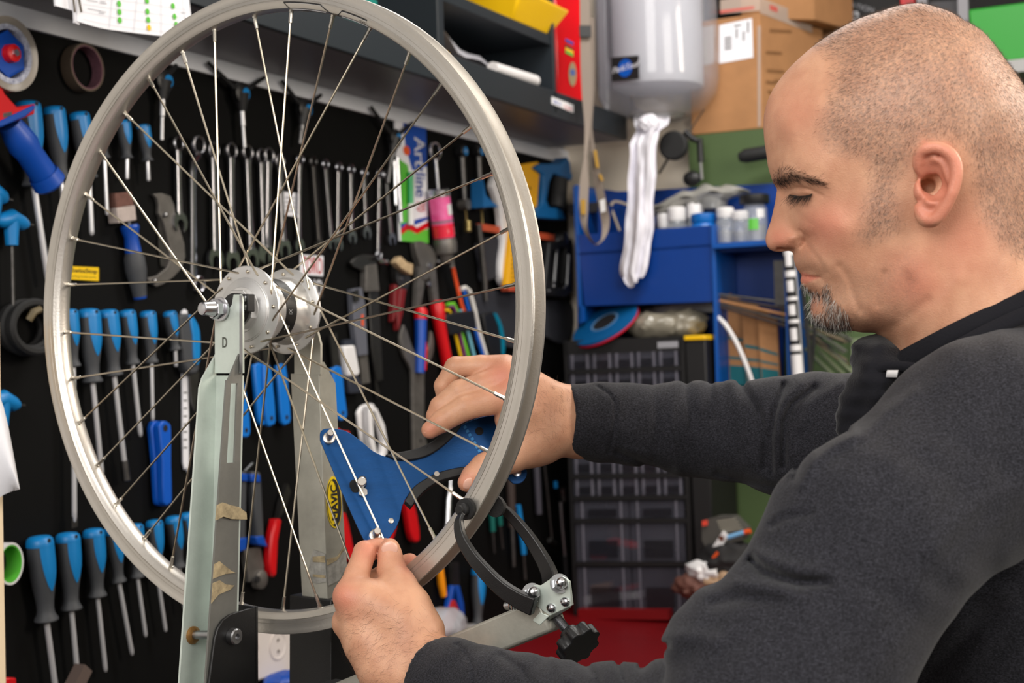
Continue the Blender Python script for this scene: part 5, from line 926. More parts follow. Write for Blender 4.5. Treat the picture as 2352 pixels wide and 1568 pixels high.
single('pen','second pen of orange and blue lying below the carton end','pen',M().tube([B(1634,1286,.385),B(1650,1268,.385)],.004,8),ORG)
single('cloth','crumpled black cloth under the small carton','cloth',crumple(B(1672,1290,.34),[NW*.07,UP*.05,EW*.05],.15,31),INK)
single('paper_sheet','white sheet leaning behind the black cloth by the elbow','paper',bp(M(),[(1690,1240),(1720,1252),(1728,1282),(1704,1262)],.30,.302),PAPER)
for k,(x,y_,w_,m_,l) in enumerate([(1625,1312,.045,WHITE,'crumpled white wrapper, left of the pile by the elbow'),(1660,1330,.05,mat('brown_wrapper',(170,140,110),.6,bump=.4,bs=60),'crumpled tan wrapper in the pile by the elbow'),(1600,1345,.05,mat('brown_dark',(100,62,52),.7),'dark brown crumpled wrapper low in the pile')]): single('wrapper',l,'wrapper',crumple(B(x,y_,.36),[NW*w_,UP*.028,EW*.035],.25,40+k),m_)
single('crate','black crate under the clutter right of the cabinet','crate',bp(M(),[(1592,1300),(1800,1300),(1806,1416),(1598,1424)],.2,.33),CAB,bevel=.004)
# ---- paper towel dispenser with roll and hanging towel
TD=.12; PL=mat('smoke_dispenser_plastic',(176,178,190),.08,alpha=.40,spec=.8); PF=mat('grey_dispenser_back',(160,160,166),.25)
dz=float(B(1500,280,TD)[2]); tdl=room_t(1372,150,TD); tdr=room_t(1650,150,TD); zb=float(B(1450,275,TD)[2])
# built in the room frame: hanging from the end of the shelf
def dp(px,py,t=TD): return B(px,py,t)
disp=thing('towel_dispenser','clear grey paper towel dispenser hanging at the end of the shelf','dispenser',dp(1500,270))
cx=B(1507,100,.10); rr_=(1650-1368)/2*float((cx-CAM)@FW)/F/1.0; 
ell=lambda r,z,k=1.0: None
def shell(z0,z1,prof,m_,name,a0=0,a1=6.2832):
    return part(name,M().lathe(np.array([cx[0],cx[1],z0]),UP,prof,40,a0=a0,a1=a1,x=NW,cap=False),m_,disp)
zr0=float(B(1500,205,.10)[2]); zbot=float(B(1470,278,.10)[2]); H=zr0-zbot
roll_r=(1608-1397)/2*float((cx-CAM)@FW)/F
shell(zbot,0,[(0,.02),(.004,rr_*.42),(H*.25,rr_*.74),(H*.75,rr_*.95),(H*1.2,rr_),(H+.34,rr_)],PL,'cover')
part('back_plate',bp(M(),[(1366,-60),(1392,-60),(1398,245),(1392,262),(1372,225)],.03,.17),PF,disp,bevel=.006)
part('clip',bp(M(),[(1392,-60),(1398,-60),(1405,135),(1399,135)],.10,.178),BLACK,disp)
part('collar',M().lathe(np.array([cx[0],cx[1],zbot])-UP*.004+(-EW)*0,UP,[(0,rr_*.40),(.010,rr_*.5),(.012,rr_*.38)],30,cap=False),mat('grey_clear',(150,150,148),.15,alpha=.6),disp)
rl=thing('paper_roll','thick white paper towel roll inside the clear dispenser','paper roll',np.array([cx[0],cx[1],zr0])); part('roll',M().lathe(np.array([cx[0],cx[1],zr0]),UP,[(0,.02),(0,roll_r*.97),(.004,roll_r),(.33,roll_r)],48),PAPER,rl)
# label on the roll front (sits on the dispenser)
ld=M(); ls_=thing('label','black square label with a blue disc on the dispenser','label',B(1435,185,.2)); vd=unit(CAM-B(1435,155,.22)); 
_lat=float((B(1430,160,.22)-cx)@NW); _fw=math.sqrt(max(.0004,(rr_*.99)**2-_lat**2)); ln_=unit(NW*_lat-EW*_fw); lo_=np.array([cx[0],cx[1],0])+ln_*(rr_+.0015)
def lbq(x,y,o=0): return isect(x,y,lo_+ln_*o,ln_)
part('plate',M().prism([lbq(1404,132),lbq(1466,127),lbq(1467,181),lbq(1405,187)],-ln_*.002),INK,ls_); cq_=lbq(1436,156,.0003); hx=unit(np.cross(UP,ln_)); part('disc',M().prism([cq_+.0205*(math.cos(g)*hx+math.sin(g)*UP) for g in np.linspace(0,6.2832,29)[:-1]],ln_*.0002),mat('label_blue',(0,88,190),.4),ls_,smooth=0); lettering('ParkTool',lbq(1407,169,.0008),lbq(1464,153,.0008),lbq(1410,155,.0008),PAPER,ls_,bold=.0005)
tw=M(); rowsT=[(262,1455,1540),(285,1458,1534),(300,1464,1512),(330,1446,1508),(380,1446,1506),(430,1442,1504),(480,1440,1500),(530,1436,1500),(580,1430,1493),(618,1424,1484),(636,1426,1478),(650,1444,1466)]
rT=np.array(rowsT,float); yy_=np.linspace(262,650,64); g=[]; r_t=np.random.default_rng(8); ph_=r_t.uniform(0,6.3,12)
for k,y_ in enumerate(yy_):
    xa,xb=np.interp(y_,rT[:,0],rT[:,1]),np.interp(y_,rT[:,0],rT[:,2]); t0=np.interp(y_,[262,285,330,380,650],[.13,.19,.225,.235,.242]); row=[]
    for j in range(33):
        u=j/32; w=.011*math.sin(7.5*u+.004*y_+ph_[0])+.006*math.sin(17*u-.011*y_+ph_[1])+.002*math.sin(29*u+.012*y_+ph_[2])+.0016*math.sin(.06*y_+5*u+ph_[3])+.0006*math.sin(.15*y_-9*u+ph_[4])
        ex=3*math.sin(.06*y_+ph_[5])*(u-.5)+(5*math.sin(9*u+ph_[6])+3*math.sin(21*u) if y_>636 else 0)
        row.append(B(xa+(xb-xa)*u+ex,y_+(9*math.sin(5*u+.6)+3*math.sin(23*u) if y_>640 else 0),t0+w))
    g.append(row)
tw.grid(np.array(g),EW*.0018); tw.v.append(crumple(B(1490,284,.20),[NW*.026,UP*.020,EW*.02],.28,77).v[0]); tw.f+=[tuple(i+tw.n for i in q) for q in crumple(B(1490,284,.20),[NW*.026,UP*.020,EW*.02],.28,77).f]; tw.n+=len(tw.v[-1])
single('paper_towel','crumpled white paper towel hanging out of the dispenser','towel',tw,mat('soft_paper',(226,224,232),.9,bump=.4,bs=130),smooth=70)
# ---- red box, lanyard
th_=thing('spirit_level','red metal box section with a rainbow badge standing on the shelf end','level',W(1320,240,.14))
part('body',M().hexa([W(1271,-60,.16),W(1338,-60,.2),W(1345,233,.2),W(1282,226,.16)],[W(1271,-60,.16)+EW*.0-NW*.10,W(1338,-60,.2)+EW*.03-NW*.11,W(1345,233,.2)+EW*.03-NW*.11,W(1282,226,.16)-NW*.10]),mat('gloss_red',(205,6,20),.22,coat=.4),th_,bevel=.003)
def rq(x,y_,o=.0012):
    a,b=W(1271,-60,.16),W(1338,-60,.2); c,d=W(1282,226,.16),W(1345,233,.2); v=(y_+60)/289; u=(x-(1271+11*v))/(67-4*v); return (a*(1-u)+b*u)*(1-v)+(c*(1-u)+d*u)*v+unit(NW-EW*.4)*o
def rel(x,y_,w_,h_,m_,o,name,n=22,a0=0,a1=6.283): part(name,M().prism([rq(x+w_*math.cos(g),y_+h_*math.sin(g),o) for g in np.linspace(a0,a1,n)[:-1]],unit(NW-EW*.4)*.0003),m_,th_,smooth=0)
for (y_,m_) in ((96,DBLUE),(104,RED),(110,INK),(116,YEL),(123,GREEN)): part('badge_stripe',M().prism([rq(1306.5+xx,y_+(xx*.45)+dy,.0015) for xx,dy in ((-9,-3),(9,-3),(9,3),(-9,3))],unit(NW-EW*.4)*.0003),m_,th_,smooth=0)
rel(1314,170,9,28,mat('tan_oval',(150,130,96),.5),.0013,'badge'); rel(1314,166,6,8,mat('badge_blue',(70,90,150),.5),.0017,'badge_mark')
LN=mat('lanyard_grey',(128,116,106),.8,bump=.3,bs=300); ly=thing('lanyard','grey strap lanyard with yellow lettering hanging from the shelf','lanyard',W(1350,0,.24))
def strap(pts,ts,w_,name,twist=None):
    c=[W(x,y_,t) for (x,y_),t in zip(pts,ts)]; c=spline(c,5); k_=len(c); wv=np.interp(np.linspace(0,1,k_),np.linspace(0,1,len(w_)),w_); m=M(); g=[]
    for i in range(k_): g.append([c[i]-CR*wv[i],c[i]+CR*wv[i]])
    m.grid(np.array(g),FW*.0012); part(name,m,LN,ly,smooth=60); return c
tt_=.26
strap([(1343,-60),(1344,60),(1346,150),(1348,220),(1349,290),(1345,360),(1342,420),(1340,480),(1344,525),(1360,555),(1374,563)],[tt_]*11,[.011,.011,.012,.011,.006,.0035,.010,.010,.005,.003,.003],'strap')
strap([(1356,40),(1357,200),(1357,290),(1362,350),(1372,410),(1382,460),(1390,500),(1390,530),(1382,552),(1368,563)],[tt_-.004]*10,[.008,.008,.003,.006,.009,.010,.010,.007,.003,.003],'strap')
part('buckle',M().box(W(1344,72,tt_+.003),CR*.013,UP*.013,FW*.002),BLACK,ly,bevel=.001)
for (x,y0,y1,m_) in ((1367,345,385,YEL),(1340,458,492,YEL),(1378,400,415,YEL)): part('print_mark',M().prism([W(x-4,y0,tt_+.004),W(x+3,y0,tt_+.004),W(x+9,y1,tt_+.004),W(x+2,y1,tt_+.004)] if x!=1340 else [W(x-6,y0,tt_+.004),W(x+7,y0,tt_+.004),W(x+5,y1,tt_+.004),W(x-5,y1,tt_+.004)],NW*.0003),mat('lanyard_yellow',(176,136,50),.7),ly,smooth=0)
part('print_mark',M().prism([W(1377,460,tt_+.004),W(1389,456,tt_+.004),W(1391,485,tt_+.004),W(1380,488,tt_+.004)],NW*.0003),WHITE,ly,smooth=0)
# ---- round black magnet lamp, clamp, bar on the green panel edge
th_=thing('clamp_mirror','round black disc lamp on a thin stalk clamped to the wall edge','lamp',B(1552,336,.1)); c=B(1552,336,.12); part('disc',M().lathe(c,-EW,[(0,.028),(.004,.034),(.02,.0345),(.024,.030)],30),RUBBER,th_); part('stalk',M().tube([B(1536,362,.11),B(1514,398,.1)],.0032,8),DSTEEL,th_)
part('arm',M().tube([B(1574,302,.12),B(1590,318,.12),B(1604,324,.12)],[.007,.008,.006],10),BLACK,th_); part('clamp_bar',M().tube([B(1607,318,.10),B(1610,372,.10)],[.0075,.0085],10),BLACK,th_); part('clamp_rod',M().tube([B(1609,370,.10),B(1612,412,.10)],.0034,8),STEEL,th_); part('clamp_foot',crumple(B(1590,410,.10),[NW*.022,UP*.018,EW*.015],.12,51),BLACK,th_); part('wire',M().tube([B(1618,250,.12),B(1585,300,.12)],.0016,6),DSTEEL,th_)
single('grip_bar','short round black bar sticking out of the green panel','bar',M().tube([B(1698,362,.12),B(1712,358,.12),B(1790,345,.10)],[.010,.0165,.0165],18),RUBBER)
# ---- cardboard boxes on the green ledge
def carton(name,label,f0,f1,f2,h0,th=.04,depth=None,material=CARD,s=.0):
    pass
FL=lambda px,py,t=.03: B(px,py,t)
TPE=mat('clear_packing_tape',(200,180,166),.3,alpha=.55)
b1=thing('cardboard_box','cardboard shipping box with a white label on the green ledge','box',RM(-.1,room_t(1690,300,.03),zg))
e0=B(1588,312,.035); e1=B(1752,292,.035); 
def lift(p,z): q=np.array(p); q[2]=z; return q
e0,e1=lift(e0,zg+.001),lift(e1,zg+.001); dxy=unit(e1-e0); 
e2=B(1895,232,-.22); e2=lift(e2,zg+.001)
zt1=float(B(1746,30,.035)[2]); 
bb_=M().hexa([e0,e1,e2,e2+(e0-e1)],[lift(p,zt1) for p in (e0,e1,e2,e2+(e0-e1))]); part('carton',bb_,CARD,b1,bevel=.003)
nf=unit(np.cross(e1-e0,UP)); 
if np.dot(nf,CAM-e0)<0: nf=-nf
def fq(px,py,o=.0008): return isect(px,py,e0+nf*o,nf)
part('label_sheet',M().prism([fq(1652,58),fq(1727,42),fq(1730,132),fq(1652,146)],nf*.0004),PAPER,b1,smooth=0)
part('label_sheet',M().prism([fq(1612,62),fq(1640,58),fq(1640,146),fq(1616,150)],nf*.0004),mat('grey_paper',(190,180,176),.8),b1,smooth=0)
for k,(x,y_,w_,h_) in enumerate([(1664,86,16,5),(1664,94,16,5),(1664,102,16,5),(1664,110,16,5),(1690,66,4,22),(1706,72,4,22),(1716,50,4,26),(1686,58,16,4)]): part('label_print',M().prism([fq(x,y_,.0014),fq(x+w_,y_-w_*.15,.0014),fq(x+w_,y_+h_-w_*.15,.0014),fq(x,y_+h_,.0014)],nf*.0001),mat('grey_ink',(110,106,106),.8),b1,smooth=0)
part('packing_tape',M().prism([fq(1654,0),fq(1746,-14),fq(1746,24),fq(1654,32)],nf*.0003),TPE,b1,smooth=0); part('tape_print',M().prism([fq(1654,24,.0014),fq(1732,14,.0014),fq(1732,20,.0014),fq(1654,31,.0014)],nf*.0002),mat('faded_red',(196,90,80),.7),b1,smooth=0)
ns=unit(np.cross(e2-e1,UP)); 
if np.dot(ns,CAM-e1)<0: ns=-ns
def sq_(px,py,o=.0008): return isect(px,py,e1+ns*o,ns)
part('packing_tape',M().prism([sq_(1746,-6),sq_(1862,40),sq_(1866,76),sq_(1746,30)],ns*.0003),TPE,b1,smooth=0)
for x,y_ in ((1768,10),(1820,34)): part('tape_print',M().prism([sq_(x,y_,.0014),sq_(x+18,y_+7,.0014),sq_(x+18,y_+19,.0014),sq_(x,y_+12,.0014)],ns*.0002),mat('faded_red',(196,90,80),.7),b1,smooth=0)
for x,y_,w_ in ((1768,66,50),(1760,116,36),(1762,158,40),(1760,184,20),(1778,182,16),(1764,206,10)): part('box_print',M().prism([sq_(x,y_,.0014),sq_(x+w_,y_+3,.0014),sq_(x+w_,y_+9,.0014),sq_(x,y_+7,.0014)],ns*.0002),mat('brown_ink',(128,88,52),.8),b1,smooth=0)
part('packing_tape',M().prism([fq(1740,60),fq(1747,59),fq(1747,290),fq(1741,291)],nf*.0003),TPE,b1,smooth=0)
# upper box, tilted, resting on the first
u0,u1,u2=lift(B(1700,0,.0),zt1+.002),lift(B(1872,60,-.12),zt1+.002),lift(B(1960,30,-.3),zt1+.002)
b2=thing('cardboard_box','second cardboard box stacked on the labelled one','box',u1); part('carton',M().hexa([u0,u1,u2,u2+(u0-u1)],[p+UP*.22 for p in (u0,u1,u2,u2+(u0-u1))]),CARD,b2,bevel=.003)
# third carton behind, black box with letters, grey frame, green bin
def ledge(px0,px1,s,d,ytop,material,name,label,cat,z0=None):
    a,b=room_t(px0,150,-s),room_t(px1,150,-s); z0=zg+.001 if z0 is None else z0; zt=float(B((px0+px1)/2,ytop,-s)[2]); return single(name,label,cat,slab(-s-d,-s,a,b,z0,zt),material,bevel=.003),a,b,zt
ledge(1868,1921,.30,.2,-60,CARD,'cardboard_box','narrow cardboard box standing behind the man and the stacked boxes','box')
bk_,a,b,zt=ledge(1923,2105,.36,.2,-70,INK,'carton','black carton with white lettering behind the crown of the head','carton')
s_=-.36
def lq(px,py): return B(px,py,-s_*-1+.001) 
def ll(px,py): return B(px,py,-.36+.001)
lettering('SALE',ll(1922,2),ll(1990,8),ll(1922,-8),PAPER,bk_) if 0 else None
lettering('ele',ll(1922,58),ll(1972,46),ll(1922,26),PAPER,bk_,bold=.001); lettering('CA  ATION',ll(1922,8),ll(2006,30),ll(1924,-4),mat('grey_print',(150,150,156),.8),bk_)
ledge(2072,2106,.34,.015,-70,RED,'sign','red strip on the black carton behind the head','strip')
fr2=thing('wire_rack','grey metal rack frame behind the head','rack',RM(-.3,room_t(2160,100,-.3),zg))
for x in (2118,2212): part('post',M().tube([lift(B(x,60,-.28),zg),B(x,-60,-.28)],.012,sec=[(-1,-1),(1,-1),(1,1),(-1,1)],up=NW),mat('rack_grey',(126,124,128),.5,.4),fr2)
zb2=float(B(2300,140,-.26)[2]); part('rack_shelf',slab(-.6,-.26,room_t(2112,100,-.26),room_t(2500,100,-.26),zb2-.03,zb2),mat('shelf_edge_grey',(168,166,166),.5),fr2); part('mesh_panel',bp(M(),[(2124,4),(2206,0),(2206,60),(2124,60)],-.32,-.31),mat('rack_mesh',(60,58,62),.6),fr2)
gb=M(); g0,g1=room_t(2232,80,-.27),room_t(2480,80,-.27); zt=float(B(2300,14,-.27)[2]); gb.hexa([RM(-.5,g0,zb2),RM(-.5,g1,zb2),RM(-.27,g1,zb2),RM(-.27,g0,zb2)],[RM(-.51,g0-.004,zt),RM(-.51,g1,zt),RM(-.262,g1,zt),RM(-.262,g0-.004,zt)]); single('storage_bin','bright green plastic bin on the shelf at the upper right','bin',gb,mat('bin_green',(30,150,36),.4),bevel=.004)
# ================================================================ the mechanic
def smin(a,b,k): h=np.clip(.5+.5*(b-a)/k,0,1); return b+(a-b)*h-k*h*(1-h)
def smax(a,b,k): return -smin(-a,-b,k)
def rcone(p,a,b,r1,r2):
    a=np.asarray(a);b=np.asarray(b); ba=b-a; L=float(ba@ba); h=np.clip(((p-a)@ba)/L,0,1); 
    q=p-a-h[:,None]*ba; return np.sqrt((q*q).sum(1))-(r1+(r2-r1)*h)
def ellip(p,c,ax,r):     # ax: 3x3 rows
    q=(p-c)@np.asarray(ax).T; r=np.asarray(r); k0=np.sqrt(((q/r)**2).sum(1)); k1=np.sqrt(((q/r**2)**2).sum(1)); return k0*(k0-1)/np.maximum(k1,1e-9)
def surfnets(f,lo,hi,h,lip=1.6):
    lo=np.asarray(lo,float); nn=np.ceil((np.asarray(hi)-lo)/h).astype(int); Bk=4; nb=(nn+Bk-1)//Bk; nn=nb*Bk
    I=np.stack(np.meshgrid(*[np.arange(k) for k in nb],indexing='ij'),-1).reshape(-1,3)
    c=lo+(I+.5)*Bk*h; fv=f(c); keep=np.abs(fv)<Bk*h*.87*lip+h
    vol=np.repeat(np.repeat(np.repeat(fv.reshape(nb),Bk,0),Bk,1),Bk,2).astype(np.float32)
    vol=np.pad(vol,((0,1),)*3,mode='edge'); K=I[keep]
    o=np.stack(np.meshgrid(*[np.arange(Bk+1)]*3,indexing='ij'),-1).reshape(-1,3); J=(K[:,None,:]*Bk+o[None]).reshape(-1,3); D=np.array(vol.shape)
    key=np.unique((J[:,0]*D[1]+J[:,1])*D[2]+J[:,2]); J=np.stack([key//(D[1]*D[2]),(key//D[2])%D[1],key%D[2]],1)
    vals=np.concatenate([f(lo+J[i:i+400000]*h) for i in range(0,len(J),400000)]); vol.reshape(-1)[key]=vals
    s=vol<0; cs=np.zeros(D-1,np.int8)
    for d in np.ndindex(2,2,2): cs+=s[d[0]:D[0]-1+d[0],d[1]:D[1]-1+d[1],d[2]:D[2]-1+d[2]]
    A=np.argwhere((cs>0)&(cs<8)); idx=-np.ones(D-1,np.int32); idx[tuple(A.T)]=np.arange(len(A))
    acc=np.zeros((len(A),3)); cnt=np.zeros(len(A)); C=[np.array(d) for d in np.ndindex(2,2,2)]
    for a in range(8):
        for b in range(a+1,8):
            if np.abs(C[a]-C[b]).sum()!=1: continue
            va=vol[tuple((A+C[a]).T)]; vb=vol[tuple((A+C[b]).T)]; m=(va<0)!=(vb<0); t=va/np.where(m,va-vb,1)
            acc[m]+=(C[a]+t[:,None]*(C[b]-C[a]))[m]; cnt[m]+=1
    V=lo+(A+acc/cnt[:,None])*h; Q=[]
    for ax in range(3):
        u,v=[(1,2),(2,0),(0,1)][ax]; s0=np.zeros(3,int); s0[ax]=1
        sl0=[slice(1,-1)]*3; sl0[ax]=slice(0,-1); sl1=list(sl0); sl1[ax]=slice(1,None)
        a=s[tuple(sl0)]; b=s[tuple(sl1)]; E=np.argwhere(a!=b)
        if not len(E): continue
        off=np.ones(3,int); off[ax]=0; E=E+off; inside=s[tuple(E.T)]
        du=np.zeros(3,int); du[u]=1; dv=np.zeros(3,int); dv[v]=1
        q=np.stack([idx[tuple((E-du-dv).T)],idx[tuple((E-dv).T)],idx[tuple(E.T)],idx[tuple((E-du).T)]],1); q[~inside]=q[~inside][:,::-1]; Q.append(q[(q>=0).all(1)])
    Q=np.vstack(Q)
    for _ in range(2):
        g=grad(f,V,h*.35); f0=f(V); V=V-np.clip(f0,-h*.6,h*.6)[:,None]*g/np.maximum((g*g).sum(1),.2)[:,None]
    return V,Q
def grad(f,V,e): return np.stack([(f(V+np.eye(3)[i]*e)-f(V-np.eye(3)[i]*e))/(2*e) for i in range(3)],1)
# ---------- head frame: sagittal plane seen square on
H0=P(2060,420,1.15); HZ=-unit(ray(2060,420)); HA=unit(CR-HZ*(CR@HZ)); HB=np.cross(HZ,HA)
def h2(px,py,w=0):
    r=ray(px,py); q=CAM+r*(((H0+HZ*w-CAM)@HZ)/(r@HZ))-H0; return np.array([q@HA,q@HB])
def h3(px,py,w): a,b=h2(px,py,w); return np.array([a,b,w])
def hw(q): return H0+q[0]*HA+q[1]*HB+q[2]*HZ
SIL=[(2088,10),(2116,9),(2052,17),(2019,28),(1977,42),(1927,67),(1866,108),(1819,150),(1783,194),(1764,230),(1755,266),(1754,300),(1757,333),(1762,369),(1768,396),(1774,414),(1781,428),(1783,444),(1779,470),(1775,488),(1769,511),(1761,534),(1758.5,549),(1761,563),(1771,574),(1790,578.5),(1809,576),(1819,578),(1823,594),(1826.5,608),(1832,620),(1838.5,628),(1841.5,634.5),(1838.5,642),(1842,653),(1854,666),(1864,677),(1863.5,691),(1861,706),(1863.5,723),(1872,738),(1889,749),(1918,756),(1952,758),(1987,763),(2010,764),(2026,778),(2040,800),(2062,850),(2085,905),
(2149,17),(2186,30),(2213,47),(2255,72),(2283,103),(2310,139),(2335,172),(2352,197),(2375,240),(2392,290),(2400,340),(2402,390),(2398,440),(2390,490),(2386,540),(2394,600),(2412,660),(2440,730),(2475,800),(2510,880)]
INT=[(2100,60,45),(2180,80,50),(2020,95,47),(2100,130,64),(2200,130,63),(2280,180,52),(1930,145,43),(1865,180,36),(1990,180,62),(2080,200,71),(2180,210,74),(2270,245,67),(2345,280,42),(1815,235,36),(1880,240,54),(1950,260,66),(2040,290,73),(2150,300,75.5),(2250,320,71),(2330,360,50),(2300,430,58),(2340,480,45),
(1785,300,31),(1805,300,43),(1850,320,54),(1900,330,61),(1960,340,66),(1780,350,26),(1800,365,40),
(1783,398,23),(1800,400,37),(1822,402,46),(1855,410,53),(1890,420,57.5),(1935,420,61),(1990,420,66),(2060,400,71),
(1792,428,11),(1806,430,20),(1824,432,33),(1846,434,42.5),(1870,437,49),(1890,446,53.5),
(1791,448,8.5),(1801,450,13.5),(1812,452,20),(1836,449,35.5),(1860,449,44),(1880,462,50),
(1790,470,9),(1803,474,15),(1818,478,22),(1838,476,35),(1862,476,44.5),(1892,480,53.5),(1935,480,60),(1860,505,44),(1885,515,52),(1930,520,61),(1985,500,66),(2040,480,69.5),
(1784,500,8.5),(1800,502,13.5),(1820,505,21),(1840,505,34),(1774,530,8.5),(1790,530,13),(1808,530,16.5),(1826,528,20),(1846,528,34),
(1767,550,7.5),(1782,555,13),(1800,556,17),(1822,553,19.5),(1838,553,18.5),(1850,551,25),(1865,550,36),(1790,570,10),(1806,570,12),(1824,568,15),(1890,560,47),(1930,570,54.5),(1985,570,61),(2040,560,66),
(1833,600,13),(1846,600,22),(1866,603,33),(1890,610,41),(1930,620,49),(1985,630,57),(1845,624,10),(1860,628,20),(1882,637,29),(1905,640,38),(1850,646,13),(1866,652,22),(1892,658,31),(1930,660,43),(1985,670,52.5),(2040,650,60),(2095,620,65),
(1872,690,13),(1888,685,22),(1880,720,18),(1905,712,31),(1940,720,40),(1935,745,26),(1985,738,40),(2025,722,49),(2065,700,56),(2100,660,62),(2010,754,30),
(2055,790,22),(2090,760,45),(2140,735,56),(2200,700,61),(2260,650,61),(2330,600,50),(2110,850,38),(2180,820,57),(2260,780,63),(2340,720,55),(2390,760,42),(2250,880,64),(2350,880,60),
(2230,450,66),(2220,560,64),(2300,530,56),(2150,480,70),(2120,420,73),(2130,560,66),(2160,620,63)]
_q=np.array([h2(x,y) for x,y in SIL]+[h2(x,y,w/1000) for x,y,w in INT]); _w=np.array([0.]*len(SIL)+[(w/1000)**2 for *_,w in INT])*1e3
_s=10.0
def _phi(r): return np.where(r>0,r*r*np.log(np.maximum(r,1e-9)),0)
_A=_q*_s; _D=np.linalg.norm(_A[:,None]-_A[None],axis=2); _n=len(_A); _P=np.hstack([np.ones((_n,1)),_A]); _Mx=np.zeros((_n+3,_n+3)); _Mx[:_n,:_n]=_phi(_D)+np.eye(_n)*2e-5; _Mx[:_n,_n:]=_P; _Mx[_n:,:_n]=_P.T
_c=np.linalg.solve(_Mx,np.concatenate([_w,np.zeros(3)]))
GA=np.arange(-.14,.19,.0008); GB=np.arange(-.205,.155,.0008); _g=np.stack(np.meshgrid(GA,GB,indexing='ij'),-1).reshape(-1,2)
W2=np.zeros(len(_g))
for i in range(0,len(_g),30000):
    a=_g[i:i+30000]*_s; W2[i:i+30000]=(_phi(np.linalg.norm(a[:,None]-_A[None],axis=2))@_c[:_n]+_c[_n]+a@_c[_n+1:])/1e3
W2=W2.reshape(len(GA),len(GB)); Wd=np.sqrt(np.maximum(W2,0))
def wat(q): 
    x=(q[...,0]-GA[0])/.0008; y=(q[...,1]-GB[0])/.0008; i=np.clip(x.astype(int),0,len(GA)-2); j=np.clip(y.astype(int),0,len(GB)-2); u=np.clip(x-i,0,1); v=np.clip(y-j,0,1)
    return i,j,u,v
def bil(T,q): i,j,u,v=wat(q); return T[i,j]*(1-u)*(1-v)+T[i+1,j]*u*(1-v)+T[i,j+1]*(1-u)*v+T[i+1,j+1]*u*v
def sz(px,py):        # half width of the head surface under a pixel
    w=.03
    for _ in range(12): w=.5*w+.5*float(np.sqrt(max(0,bil(W2,np.array([h2(px,py,w)]))[0])))
    return w
# relief: strokes (pixel polyline, width px, mm); negative = groove
REL=[([(1812,437),(1830,431),(1850,433),(1872,441),(1890,450)],3.2,-1.5),([(1815,441),(1838,443),(1862,442)],4.5,.9),([(1870,447),(1882,452)],3,-.6),
([(1822,466),(1845,476),(1866,478)],4,-.5),([(1832,490),(1850,505),(1866,514)],5,-.5),
([(1848,556),(1866,578),(1884,604),(1896,628)],7,-1.3),([(1862,560),(1886,596),(1906,630)],13,.8),([(1838,530),(1848,542),(1849,556),(1842,567)],4,-2.4),([(1816,545),(1830,545),(1837,556)],8,1.7),([(1806,563),(1822,567)],4,.6),
([(1930,612),(1950,640),(1962,680),(1975,712)],9,-1.5),([(2030,628),(2020,665),(2016,700)],9,-1.3),([(2082,630),(2078,680),(2066,722)],12,-.9),
([(1890,640),(1902,668),(1906,690)],6,-.6),([(1842,634.5),(1862,637),(1884,637)],2.6,-1.2),([(1850,626),(1868,630)],5,.5),([(1850,645),(1866,646)],5,.8),
([(1764,312),(1800,308),(1840,316)],2.4,-.35),([(1764,350),(1790,345),(1815,352)],2.4,-.35),([(1775,380),(1800,370),(1830,378)],2.6,-.35),
([(1785,405),(1815,398),(1850,403),(1890,418)],9,1.2),([(2090,650),(2060,740),(2050,790)],16,-1.2),([(2020,764),(2070,740),(2130,690)],12,-1.0),([(2060,850),(2130,760),(2200,640)],18,1.0)]
_px=np.stack(np.meshgrid(np.arange(len(GA)),np.arange(len(GB)),indexing='ij'),-1)
_h3=H0+_g[:,:1]*HA+_g[:,1:]*HB+Wd.reshape(-1,1)*HZ; GX,GY=proj(_h3); GX=GX.reshape(W2.shape); GY=GY.reshape(W2.shape)
def pldist(X,Y,pl):
    d=np.full(X.shape,1e9)
    for (x0,y0),(x1,y1) in zip(pl[:-1],pl[1:]):
        L=(x1-x0)**2+(y1-y0)**2; t=np.clip(((X-x0)*(x1-x0)+(Y-y0)*(y1-y0))/L,0,1); d=np.minimum(d,np.hypot(X-x0-t*(x1-x0),Y-y0-t*(y1-y0)))
    return d
_add=np.zeros(W2.shape)
for pl,wd_,mm in REL: _add+=mm/1000*np.exp(-(pldist(GX,GY,[tuple(p) for p in spline(pl,4)])/wd_)**2)
_ok=np.clip((Wd-.004)/.010,0,1); W2=np.where(W2>0,(Wd+_add*_ok)**2,W2)
G2=np.gradient(W2,.0008); G2=np.hypot(*G2)
